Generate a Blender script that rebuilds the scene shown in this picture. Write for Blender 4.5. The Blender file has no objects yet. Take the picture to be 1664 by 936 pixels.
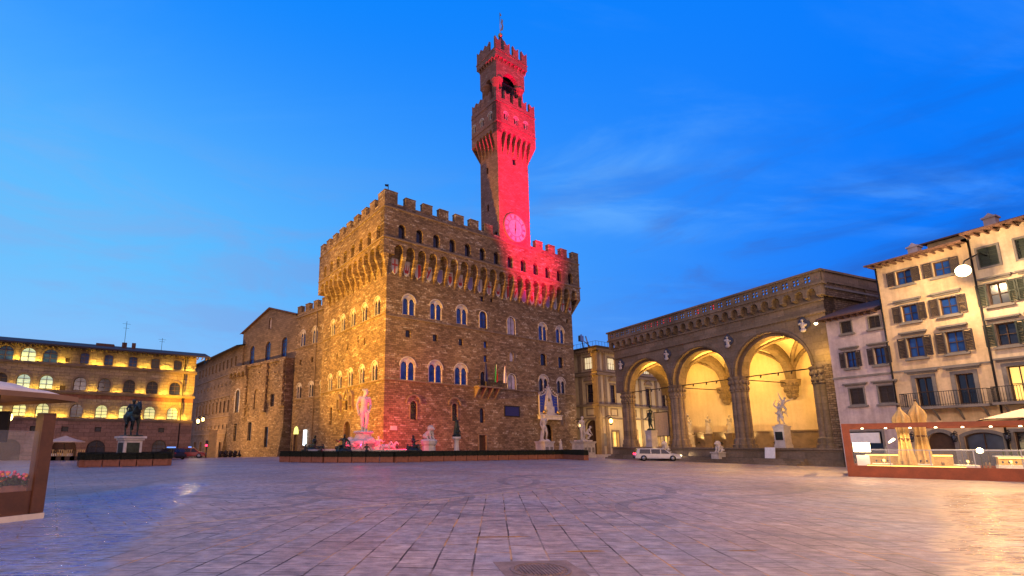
import bpy, bmesh, math, random
from mathutils import Vector, Matrix
from mathutils.geometry import delaunay_2d_cdt
random.seed(7)
R = math.radians; PI = math.pi
S = bpy.context.scene
C = S.collection
# ------------------------------------------------------------------ camera
F, TILT, PX, PY, EYE = 800.0, R(10.2), 720.0, 578.0, 1.9
cam = bpy.data.cameras.new('camera'); cam.sensor_width = 36; cam.lens = F / 1664 * 36
cam.shift_x = (832 - PX) / 1664; cam.shift_y = (PY - 468) / 1664
cam.clip_end = 3000; cam.clip_start = 0.1
camo = bpy.data.objects.new('camera', cam); C.objects.link(camo)
camo.location = (0, 0, EYE); camo.rotation_euler = (R(90) + TILT, 0, 0)
S.camera = camo
S.render.resolution_x, S.render.resolution_y = 1024, 576
# ------------------------------------------------------------------ world: blue hour sky
W = bpy.data.worlds.new('World'); S.world = W; W.use_nodes = True
nt = W.node_tree; nt.nodes.clear(); N = nt.nodes.new; LK = nt.links.new
def mnode(op, a=None, b=None, clamp=False):
    n = N('ShaderNodeMath'); n.operation = op; n.use_clamp = clamp
    for i, v in enumerate((a, b)):
        if v is None: continue
        if isinstance(v, (int, float)): n.inputs[i].default_value = v
        else: LK(v, n.inputs[i])
    return n.outputs[0]
def mixc(f, a, b):
    n = N('ShaderNodeMix'); n.data_type = 'RGBA'
    for i, v in ((0, f), (6, a), (7, b)):
        if isinstance(v, (int, float)): n.inputs[i].default_value = v
        elif isinstance(v, tuple): n.inputs[i].default_value = (*v, 1)
        else: LK(v, n.inputs[i])
    return n.outputs[2]
def maprange(v, a, b, c=0., d=1.):
    n = N('ShaderNodeMapRange'); n.interpolation_type = 'SMOOTHSTEP'
    LK(v, n.inputs[0])
    for i, x in enumerate((a, b, c, d)): n.inputs[i + 1].default_value = x
    return n.outputs[0]
tc = N('ShaderNodeTexCoord'); sep = N('ShaderNodeSeparateXYZ'); LK(tc.outputs['Generated'], sep.inputs[0])
dx, dy, dz = sep.outputs
# left (north-east, brighter) to right (deeper blue)
az = maprange(mnode('DIVIDE', dx, mnode('ADD', mnode('ABSOLUTE', dy), 0.05)), -0.85, 1.05)
low = mixc(az, (.31, .54, .94), (.006, .155, .76))
mid = mixc(az, (.125, .53, 1.0), (.001, .195, .98))
top = mixc(az, (.004, .25, 1.0), (.0005, .20, .98))
g1 = mixc(maprange(dz, 0.02, 0.36), low, mid)
g2 = mixc(maprange(dz, 0.30, 0.75), g1, top)
# afterglow of the set sun in the west, behind the camera
back = maprange(dy, 0.10, -0.65)
glow = mixc(maprange(dz, 0.0, 0.8), (.62, .38, .34), (.30, .25, .50))
g3 = mixc(back, g2, glow)
# thin clouds on a plane overhead
den = mnode('ADD', mnode('MAXIMUM', dz, 0.0), 0.12)
cmb = N('ShaderNodeCombineXYZ'); LK(mnode('DIVIDE', dx, den), cmb.inputs[0]); LK(mnode('DIVIDE', dy, den), cmb.inputs[1])
mp = N('ShaderNodeMapping'); LK(cmb.outputs[0], mp.inputs[0]); mp.inputs['Rotation'].default_value = (0, 0, R(35)); mp.inputs['Scale'].default_value = (.55, 1.5, 1)
def cnoise(vec, sc, det, ro, di):
    n = N('ShaderNodeTexNoise'); LK(vec, n.inputs['Vector']); n.inputs['Scale'].default_value = sc; n.inputs['Detail'].default_value = det; n.inputs['Roughness'].default_value = ro; n.inputs['Distortion'].default_value = di; return n.outputs[0]
wisp = mnode('MULTIPLY', maprange(cnoise(mp.outputs[0], 1.5, 9, .6, .6), .47, .72), maprange(cnoise(mp.outputs[0], .6, 3, .5, 0.), .38, .6))
g35 = mixc(mnode('MULTIPLY', mnode('MULTIPLY', mnode('MULTIPLY', wisp, maprange(az, .25, .6, .15, 1.)), maprange(dz, .12, .35)), maprange(dy, -.1, .2)), g3, mixc(az, (.15, .47, 1.0), (.12, .40, 1.0)))
mp2 = N('ShaderNodeMapping'); LK(tc.outputs['Generated'], mp2.inputs[0]); mp2.inputs['Scale'].default_value = (1.6, 1.6, 6.5); mp2.inputs['Rotation'].default_value = (R(0), R(-14), 0)
band = mnode('MULTIPLY', maprange(cnoise(mp2.outputs[0], 1.9, 8, .58, .5), .43, .63), mnode('MULTIPLY', maprange(dz, .56, .34), maprange(dy, -.1, .2)))
g4 = mixc(mnode('MULTIPLY', band, maprange(az, .15, .6, .45, .62)), g35, mixc(az, (.25, .41, .80), (.012, .10, .50)))
b2 = N('ShaderNodeBackground'); LK(g4, b2.inputs[0]); b2.inputs[1].default_value = 1.0
SUN_EL, SUN_AZ = R(2.0), R(190)
sk = N('ShaderNodeTexSky'); sk.sky_type = 'NISHITA'; sk.sun_disc = False; sk.sun_elevation = SUN_EL; sk.sun_rotation = SUN_AZ
b1 = N('ShaderNodeBackground'); LK(sk.outputs[0], b1.inputs[0]); b1.inputs[1].default_value = 0.003
ads = N('ShaderNodeAddShader'); LK(b1.outputs[0], ads.inputs[0]); LK(b2.outputs[0], ads.inputs[1])
wo = N('ShaderNodeOutputWorld'); LK(ads.outputs[0], wo.inputs[0])
# ------------------------------------------------------------------ weak afterglow sun, exposure
sl = bpy.data.lights.new('sun', 'SUN'); sl.energy = 0.5; sl.angle = R(40); sl.color = (1, .66, .62)
so = bpy.data.objects.new('sun', sl); C.objects.link(so); so.rotation_euler = (R(62), 0, R(-12))
S.view_settings.view_transform = 'Standard'; S.view_settings.look = 'None'; S.view_settings.exposure = 0; S.view_settings.gamma = 1
S.cycles.use_denoising = True; S.cycles.max_bounces = 6; S.cycles.diffuse_bounces = 3; S.cycles.glossy_bounces = 3
S.cycles.transparent_max_bounces = 12; S.cycles.sample_clamp_indirect = 4.0; S.cycles.caustics_reflective = False; S.cycles.caustics_refractive = False

# ------------------------------------------------------------------ pixel -> place helpers (photo pixels, 1664 wide)
def ray(x, y):
    a = (x - PX) / F; b = -(y - PY) / F
    return Vector((a, math.cos(TILT) - b * math.sin(TILT), math.sin(TILT) + b * math.cos(TILT)))
def smooth(t): t = min(1, max(0, t)); return t * t * (3 - 2 * t)
def hgt(x, y):
    s = (x + 8.4) * -.57 + (y - 69.9) * .82
    return -1.9 * smooth((s - 15) / 35)
def at(x, Y):                       # ground position of pixel column x at distance Y
    r = ray(x, 722); return Vector((r.x / r.y * Y, Y, 0))
def ptz(x, y, Y):                   # point seen at pixel (x, y) at distance Y
    r = ray(x, y); return Vector((r.x / r.y * Y, Y, EYE + r.z / r.y * Y))

# ------------------------------------------------------------------ materials
M = {}
def newmat(name):
    m = bpy.data.materials.new(name); m.use_nodes = True; M[name] = m
    t = m.node_tree; b = t.nodes['Principled BSDF']
    return m, t, b
class NB:
    def __init__(s, t): s.t = t
    def n(s, typ, **kw):
        o = s.t.nodes.new(typ)
        for k, v in kw.items(): setattr(o, k, v)
        return o
    def l(s, a, b): s.t.links.new(a, b)
    def ramp(s, f, stops):
        r = s.n('ShaderNodeValToRGB'); s.l(f, r.inputs[0]); e = r.color_ramp.elements
        while len(e) < len(stops): e.new(.5)
        for i, (p, c) in enumerate(stops): e[i].position = p; e[i].color = (*c, 1) if len(c) == 3 else c
        return r.outputs[0]
    def mix(s, f, a, b, mode='MIX'):
        n = s.n('ShaderNodeMix', data_type='RGBA', blend_type=mode)
        for i, v in ((0, f), (6, a), (7, b)):
            if isinstance(v, (int, float)): n.inputs[i].default_value = v
            elif isinstance(v, tuple): n.inputs[i].default_value = (*v, 1)
            else: s.l(v, n.inputs[i])
        return n.outputs[2]
    def math(s, op, a, b=0., clamp=False):
        n = s.n('ShaderNodeMath', operation=op, use_clamp=clamp)
        for i, v in ((0, a), (1, b)):
            if isinstance(v, (int, float)): n.inputs[i].default_value = v
            else: s.l(v, n.inputs[i])
        return n.outputs[0]
    def noise(s, vec, scale, detail=4, rough=.55, dist=0.):
        n = s.n('ShaderNodeTexNoise'); s.l(vec, n.inputs['Vector']); n.inputs['Scale'].default_value = scale
        n.inputs['Detail'].default_value = detail; n.inputs['Roughness'].default_value = rough; n.inputs['Distortion'].default_value = dist
        return n.outputs[0]
    def mapr(s, v, a, b, c=0., d=1.):
        n = s.n('ShaderNodeMapRange'); s.l(v, n.inputs[0])
        for i, x in enumerate((a, b, c, d)): n.inputs[i + 1].default_value = x
        return n.outputs[0]
    def wallcoord(s):               # (x + y, z) of the object: works on every upright face of a squared building
        tc = s.n('ShaderNodeTexCoord'); sp = s.n('ShaderNodeSeparateXYZ'); s.l(tc.outputs['Object'], sp.inputs[0])
        cb = s.n('ShaderNodeCombineXYZ'); s.l(s.math('ADD', sp.outputs[0], sp.outputs[1]), cb.inputs[0]); s.l(sp.outputs[2], cb.inputs[1])
        return cb.outputs[0], tc.outputs['Object']
    def bump(s, h, strength, dist, bsdf):
        b = s.n('ShaderNodeBump'); b.inputs['Strength'].default_value = strength; b.inputs['Distance'].default_value = dist
        s.l(h, b.inputs['Height']); s.l(b.outputs[0], bsdf.inputs['Normal'])
def stone(name, cols, bw, bh, fleck=.12, fleckc=(.52, .45, .36), bump=.7, stain=.5, rough=.9, mort=.02, mcol=None, irregular=True):
    m, t, b = newmat(name); k = NB(t); uv, ob = k.wallcoord()
    wob = k.n('ShaderNodeVectorMath', operation='MULTIPLY_ADD'); nn = k.n('ShaderNodeTexNoise'); k.l(uv, nn.inputs['Vector']); nn.inputs['Scale'].default_value = 1.1
    k.l(nn.outputs['Color'], wob.inputs[0]); wob.inputs[1].default_value = (.16, .09, 0) if irregular else (0, 0, 0); k.l(uv, wob.inputs[2])
    br = k.n('ShaderNodeTexBrick'); k.l(wob.outputs[0], br.inputs['Vector'])
    br.inputs['Scale'].default_value = 1; br.inputs['Brick Width'].default_value = bw; br.inputs['Row Height'].default_value = bh
    br.inputs['Mortar Size'].default_value = mort; br.inputs['Mortar Smooth'].default_value = .4; br.inputs['Bias'].default_value = 0
    br.inputs['Color1'].default_value = (0, 0, 0, 1); br.inputs['Color2'].default_value = (1, 1, 1, 1); br.inputs['Mortar'].default_value = (.5, .5, .5, 1)
    base = k.ramp(br.outputs['Color'], [(0, cols[0]), (.5, cols[1]), (1, cols[2])])
    br2 = k.n('ShaderNodeTexBrick'); k.l(wob.outputs[0], br2.inputs['Vector'])
    br2.inputs['Scale'].default_value = 1; br2.inputs['Brick Width'].default_value = bw * 1.7; br2.inputs['Row Height'].default_value = bh
    br2.inputs['Mortar Size'].default_value = 0; br2.inputs['Color1'].default_value = (0, 0, 0, 1); br2.inputs['Color2'].default_value = (1, 1, 1, 1); br2.offset = .37
    fl = k.mapr(br2.outputs['Color'], 1 - fleck, 1 - fleck + .03)
    n2 = k.noise(ob, 2.3, 5)
    c = k.mix(k.math('MULTIPLY', fl, k.mapr(n2, .42, .6)), base, fleckc)
    c = k.mix(br.outputs['Fac'], c, mcol or tuple(x * .45 for x in cols[0]))
    n1 = k.noise(ob, .17, 6, .6)
    c = k.mix(1.0, c, k.ramp(n1, [(.25, (1 - stain,) * 3), (.7, (1.1, 1.08, 1.04))]), 'MULTIPLY')
    c = k.mix(1.0, c, k.ramp(k.noise(ob, 5, 3), [(.2, (.72,) * 3), (.8, (1.2,) * 3)]), 'MULTIPLY')
    k.l(c, b.inputs['Base Color']); b.inputs['Roughness'].default_value = rough; b.inputs['Specular IOR Level'].default_value = .2
    hh = k.math('ADD', k.math('MULTIPLY', br.outputs['Fac'], -1.), k.math('ADD', k.math('MULTIPLY', br.outputs['Color'], .45), k.math('MULTIPLY', k.noise(ob, 3.2, 5), 1.2)))
    k.bump(hh, bump, .12, b); return m
def plaster(name, col, var=.18, rough=.85, scale=.5, bump=.15, streak=True, metal=0., spec=.25):
    m, t, b = newmat(name); k = NB(t); tc = k.n('ShaderNodeTexCoord'); ob = tc.outputs['Object']
    a = k.noise(ob, scale, 6, .6); d = k.noise(ob, scale * 9, 4)
    c = k.mix(1.0, col, k.ramp(a, [(.25, (1 - var * 1.6,) * 3), (.75, (1 + var * .5,) * 3)]), 'MULTIPLY')
    c = k.mix(1.0, c, k.ramp(d, [(.2, (1 - var * .7,) * 3), (.8, (1 + var * .4,) * 3)]), 'MULTIPLY')
    if streak:
        mp = k.n('ShaderNodeMapping'); k.l(ob, mp.inputs[0]); mp.inputs['Scale'].default_value = (2.2, 2.2, .18)
        c = k.mix(1.0, c, k.ramp(k.noise(mp.outputs[0], 1.3, 4), [(.3, (1 - var,) * 3), (.6, (1, 1, 1))]), 'MULTIPLY')
    k.l(c, b.inputs['Base Color']); b.inputs['Roughness'].default_value = rough; b.inputs['Metallic'].default_value = metal; b.inputs['Specular IOR Level'].default_value = spec
    if bump: k.bump(k.noise(ob, scale * 14, 5), bump, .05, b)
    return m
def plain(name, col, rough=.6, metal=0., var=.12, scale=3., spec=.4):
    return plaster(name, col, var, rough, scale, .08, False, metal, spec)
def emit(name, col, st):
    m, t, b = newmat(name); b.inputs['Base Color'].default_value = (*[min(.9, c) for c in col], 1)
    b.inputs['Emission Color'].default_value = (*col, 1); b.inputs['Emission Strength'].default_value = st; return m
def glassy(name, col, rough=.12, e=None, es=0.):
    m, t, b = newmat(name); k = NB(t); tc = k.n('ShaderNodeTexCoord')
    n = k.noise(tc.outputs['Object'], .9, 2); k.l(k.mix(1., col, k.ramp(n, [(.3, (.5,) * 3), (.7, (1.3,) * 3)]), 'MULTIPLY'), b.inputs['Base Color'])
    b.inputs['Roughness'].default_value = rough
    if e: b.inputs['Emission Color'].default_value = (*e, 1); b.inputs['Emission Strength'].default_value = es
    k.bump(k.noise(tc.outputs['Object'], 1.4, 2), .05, .05, b); return m
stone('ashlar', ((.15, .104, .066), (.232, .163, .104), (.315, .23, .15)), .60, .28, .15, (.50, .43, .33), .45)
stone('ashlar_small', ((.16, .115, .08), (.23, .165, .115), (.30, .22, .15)), .55, .24, .10, (.42, .34, .26), .5, .35)
stone('tower_brick', ((.21, .115, .085), (.26, .145, .11), (.32, .18, .14)), .60, .26, .06, (.38, .30, .22), .35, .3)
stone('rough_rubble', ((.17, .12, .08), (.25, .18, .12), (.33, .24, .16)), .62, .30, .12, (.45, .36, .27), 1.0, .55)
stone('loggia_stone', ((.19, .145, .10), (.23, .175, .125), (.27, .205, .15)), 1.5, .62, .03, (.30, .25, .20), .35, .55, .88, .008)
stone('loggia_brick', ((.16, .11, .075), (.22, .155, .105), (.28, .2, .14)), .5, .2, .10, (.36, .28, .2), .9, .5)
stone('merchant_stone', ((.24, .185, .12), (.28, .215, .14), (.33, .25, .165)), 1.1, .42, .05, (.38, .31, .22), .5, .3)
stone('dark_base_stone', ((.21, .13, .10), (.25, .155, .12), (.29, .18, .14)), 1.2, .5, .02, (.22, .16, .13), .3, .4)
stone('palace_brown', ((.16, .115, .08), (.2, .145, .1), (.25, .18, .125)), 1.0, .45, .03, (.3, .23, .17), .4, .4)
plaster('plaster_pink', (.56, .45, .44), .26); plaster('plaster_ochre', (.68, .50, .31), .26); plaster('plaster_cream', (.68, .54, .38), .26)
plaster('plaster_loggia', (.62, .50, .33), .12); plaster('plaster_uffizi', (.52, .42, .28), .15); plaster('red_frieze', (.22, .10, .07), .3)
plain('grey_stone', (.20, .18, .165), .85, var=.25, scale=1.2); plain('brown_stone', (.21, .155, .11), .85, var=.25, scale=1.2)
plain('marble', (.54, .49, .45), .55, var=.22, scale=2.); plain('marble_old', (.52, .47, .42), .65, var=.3, scale=2.)
plain('bronze', (.045, .06, .05), .42, .75, .4, 3.); plain('iron', (.018, .018, .02), .55, .5); plain('gilt', (.55, .36, .12), .35, .9)
plain('wood_dark', (.07, .035, .02), .7, var=.3); plain('shutter_paint', (.045, .032, .028), .6, var=.2); plain('shutter_green', (.02, .03, .022), .6)
plain('wood_brown', (.105, .038, .016), .55, var=.3, scale=1.4); plain('corten', (.27, .06, .018), .55, var=.28, scale=1.4); plain('terracotta', (.25, .10, .06), .8, var=.25); plain('white_paint', (.72, .72, .72), .4)
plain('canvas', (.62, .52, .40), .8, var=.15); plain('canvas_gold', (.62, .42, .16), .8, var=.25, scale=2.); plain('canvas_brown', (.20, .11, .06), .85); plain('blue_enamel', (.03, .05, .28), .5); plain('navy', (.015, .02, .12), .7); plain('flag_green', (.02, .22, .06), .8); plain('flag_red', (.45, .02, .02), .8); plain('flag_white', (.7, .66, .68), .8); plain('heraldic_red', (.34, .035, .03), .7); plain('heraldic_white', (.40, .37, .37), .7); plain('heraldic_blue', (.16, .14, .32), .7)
plain('tile', (.15, .075, .05), .85, var=.4, scale=4.); plain('roof_dark', (.05, .038, .035), .85); plain('leaf', (.035, .06, .018), .7, var=.5, scale=6.); plain('leaf_dark', (.010, .016, .007), .8, var=.5, scale=6.); plain('petal_pink', (.62, .10, .20), .7); plain('petal_orange', (.68, .22, .06), .7); plain('rubber', (.012, .012, .013), .8); plain('car_blue', (.02, .05, .2), .3, .3); plain('car_dark', (.02, .02, .025), .3, .3); plain('car_white', (.5, .5, .53), .25); plain('car_red', (.25, .02, .02), .3); plain('cloth_white', (.7, .66, .6), .8); plain('chair_rattan', (.20, .13, .07), .7); plain('steel', (.35, .36, .38), .35, .8); plain('skin_tone', (.45, .28, .2), .6); plain('dark_cloth', (.03, .035, .06), .8)
glassy('glass_blue', (.012, .05, .26)); glassy('glass_dark', (.012, .014, .03)); glassy('glass_grey', (.05, .06, .09), .2); glassy('blind_panel', (.45, .40, .46), .7)
emit('glass_lit', (.66, .72, .36), .62); emit('glass_lit_cream', (.95, .78, .45), .7); emit('led_gold', (1, .62, .12), 5); emit('glass_lit_warm', (1, .62, .16), 1.1); emit('glass_lit_teal', (.45, .62, .52), .55); emit('lamp_white', (1, .78, .42), 9); emit('lamp_warm', (1, .6, .2), 8); emit('lamp_red', (1, .02, .06), 8); emit('lamp_cool', (.75, .9, 1), 3); emit('lunette_glow', (.75, .9, .25), 1.1); emit('blue_glow', (.15, .35, 1), 1.2)
plain('slate_blue', (.05, .055, .085), .7); emit('red_lens', (1, .03, .10), 1.3); plain('ochre_bed', (.50, .25, .06), .9, var=.5, scale=4); plain('collar_stone', (.25, .17, .14), .8, var=.35, scale=3); plain('cast_iron', (.22, .15, .12), .6, .0, .4, 5)
emit('headlight', (1, .82, .5), 6)
m, t, b = newmat('clear_glass'); b.inputs['Base Color'].default_value = (1, 1, 1, 1); b.inputs['Roughness'].default_value = .02; b.inputs['Alpha'].default_value = .07; b.inputs['Specular IOR Level'].default_value = .6
m, t, b = newmat('water'); b.inputs['Base Color'].default_value = (.02, .03, .04, 1); b.inputs['Roughness'].default_value = .08; k = NB(t); tcn = k.n('ShaderNodeTexCoord'); k.bump(k.noise(tcn.outputs['Object'], 3, 3), .3, .1, b)
# stone paving of the piazza
m, t, b = newmat('paving'); k = NB(t); tcn = k.n('ShaderNodeTexCoord'); ob = tcn.outputs['Object']
def slabs(rot, w, h, off):
    mp = k.n('ShaderNodeMapping'); k.l(ob, mp.inputs[0]); mp.inputs['Rotation'].default_value = (0, 0, rot); mp.inputs['Location'].default_value = off
    wb = k.n('ShaderNodeVectorMath', operation='MULTIPLY_ADD'); nn = k.n('ShaderNodeTexNoise'); k.l(ob, nn.inputs['Vector']); nn.inputs['Scale'].default_value = .7
    k.l(nn.outputs['Color'], wb.inputs[0]); wb.inputs[1].default_value = (.10, .07, 0); k.l(mp.outputs[0], wb.inputs[2])
    br = k.n('ShaderNodeTexBrick'); k.l(wb.outputs[0], br.inputs['Vector']); br.inputs['Scale'].default_value = 1; br.inputs['Brick Width'].default_value = w; br.inputs['Row Height'].default_value = h
    br.inputs['Mortar Size'].default_value = .018; br.inputs['Mortar Smooth'].default_value = .2; br.inputs['Color1'].default_value = (0, 0, 0, 1); br.inputs['Color2'].default_value = (1, 1, 1, 1); br.inputs['Mortar'].default_value = (.4, .4, .4, 1)
    return br
sp = k.n('ShaderNodeSeparateXYZ'); k.l(ob, sp.inputs[0])
bA = slabs(R(-84), 1.25, .62, (0, .2, 0)); bB = slabs(R(-38), 1.3, .66, (.3, .1, 0))
# a drain line runs from the lower left to the right; beyond it the slabs turn
line = k.math('SUBTRACT', sp.outputs[1], k.math('ADD', k.math('MULTIPLY', sp.outputs[0], .883), 17.9))
far = k.mapr(line, -.02, .02)
selB = far
facv = k.mix(selB, bA.outputs['Fac'], bB.outputs['Fac']); colv = k.mix(selB, bA.outputs['Color'], bB.outputs['Color'])
base = k.ramp(colv, [(0, (.33, .25, .225)), (.5, (.40, .295, .26)), (1, (.46, .345, .295))])
base = k.mix(k.mapr(k.noise(ob, .33, 5, .6), .42, .62), base, (.31, .275, .285))
base = k.mix(k.mapr(k.noise(ob, .21, 4, .6, 1.), .50, .70, 0, .55), base, (.30, .20, .17))
base = k.mix(1., base, k.ramp(k.noise(ob, .16, 6, .6), [(.28, (.70,) * 3), (.72, (1.22,) * 3)]), 'MULTIPLY')
base = k.mix(1., base, k.ramp(k.noise(ob, 3.1, 7, .7), [(.30, (.52,) * 3), (.72, (1.34,) * 3)]), 'MULTIPLY')
mps = k.n('ShaderNodeMapping'); k.l(ob, mps.inputs[0]); mps.inputs['Rotation'].default_value = (0, 0, R(8)); mps.inputs['Scale'].default_value = (.75, 6.5, 1)
streak = k.noise(mps.outputs[0], 2.0, 7, .68)
base = k.mix(1., base, k.ramp(streak, [(.30, (.50,) * 3), (.50, (.98,) * 3), (.72, (1.32,) * 3)]), 'MULTIPLY')
spots = k.n('ShaderNodeTexVoronoi'); k.l(ob, spots.inputs['Vector']); spots.inputs['Scale'].default_value = 1.7
base = k.mix(k.math('MULTIPLY', k.math('LESS_THAN', spots.outputs['Distance'], .055), .55), base, (.08, .07, .07))
gap = k.mapr(k.noise(ob, .75, 4, .6), .40, .58)
gapc = k.mix(k.mapr(k.noise(ob, .62, 3), .50, .58), (.030, .020, .018), (.55, .27, .06))
base = k.mix(k.math('MULTIPLY', facv, k.mapr(gap, 0, 1, .30, 1)), base, gapc)
dl = k.math('LESS_THAN', k.math('ABSOLUTE', k.math('SUBTRACT', line, .12)), .075)
base = k.mix(k.math('MULTIPLY', dl, .75), base, (.55, .36, .15))
for cx, cy, r0 in ((3.6, 14.4, 1.15), (4.6, 13.6, 1.3), (1.6, 15.4, 1.6), (-2.4, 19, 3.4), (9.5, 14.5, 4.2), (14, 17, 5.0), (-7, 17.5, 2.6), (2, 24, 8), (-5, 28, 10), (10, 26, 7)):   # swept tyre marks
    dd = k.n('ShaderNodeVectorMath', operation='DISTANCE'); k.l(ob, dd.inputs[0]); dd.inputs[1].default_value = (cx, cy, 0)
    ring = k.math('LESS_THAN', k.math('ABSOLUTE', k.math('SUBTRACT', dd.outputs['Value'], r0)), .2)
    base = k.mix(k.math('MULTIPLY', ring, k.mapr(k.noise(ob, .45, 2), .34, .54, 0, .55)), base, (.12, .11, .12))
# puddled wet film, its reflections coloured in: a tongue of water on the left, another on the far right
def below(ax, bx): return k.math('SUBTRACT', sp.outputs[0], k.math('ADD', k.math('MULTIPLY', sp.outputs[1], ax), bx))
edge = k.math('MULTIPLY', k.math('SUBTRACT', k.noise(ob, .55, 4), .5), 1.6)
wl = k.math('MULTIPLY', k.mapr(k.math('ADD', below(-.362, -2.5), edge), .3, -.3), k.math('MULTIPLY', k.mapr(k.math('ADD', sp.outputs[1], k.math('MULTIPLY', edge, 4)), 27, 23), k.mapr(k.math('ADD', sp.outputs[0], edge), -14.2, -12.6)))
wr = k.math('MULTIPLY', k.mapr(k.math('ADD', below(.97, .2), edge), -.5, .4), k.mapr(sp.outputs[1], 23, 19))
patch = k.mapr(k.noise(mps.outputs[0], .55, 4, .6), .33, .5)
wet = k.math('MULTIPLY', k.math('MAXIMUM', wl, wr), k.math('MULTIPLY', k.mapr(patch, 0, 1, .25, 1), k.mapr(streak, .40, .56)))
base = k.mix(k.math('MULTIPLY', wet, k.mapr(facv, 0, 1, .9, .2)), base, k.mix(k.mapr(sp.outputs[0], -2, 2), (.24, .46, .95), (.85, .66, .40))); k.l(k.math('MULTIPLY', wet, .9), b.inputs['Metallic'])  # blue sky and golden lamp reflections tinted into the metallic base
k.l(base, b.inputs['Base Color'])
wavem = k.n('ShaderNodeMapping'); k.l(ob, wavem.inputs[0]); wavem.inputs['Scale'].default_value = (.5, 2.9, 1); wavem.inputs['Rotation'].default_value = (0, 0, R(-38))
wave = k.math('MULTIPLY', k.math('MULTIPLY', k.noise(wavem.outputs[0], 1.5, 4, .6), wet), 2.6)
k.l(k.mapr(k.math('ADD', wet, k.math('MULTIPLY', k.noise(ob, 1.2, 4), .25)), 0, 1.1, .55, .11), b.inputs['Roughness'])
k.l(k.mapr(wet, 0, 1, .42, 1.), b.inputs['Specular IOR Level']); k.l(k.mapr(wet, 0, 1, 1.5, 2.6), b.inputs['IOR'])
hh = k.math('ADD', k.math('MULTIPLY', facv, -1.1), k.math('ADD', k.math('MULTIPLY', streak, 1.9), k.math('MULTIPLY', colv, .35)))
hh = k.math('ADD', hh, wave); k.bump(hh, .8, .035, b)

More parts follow.
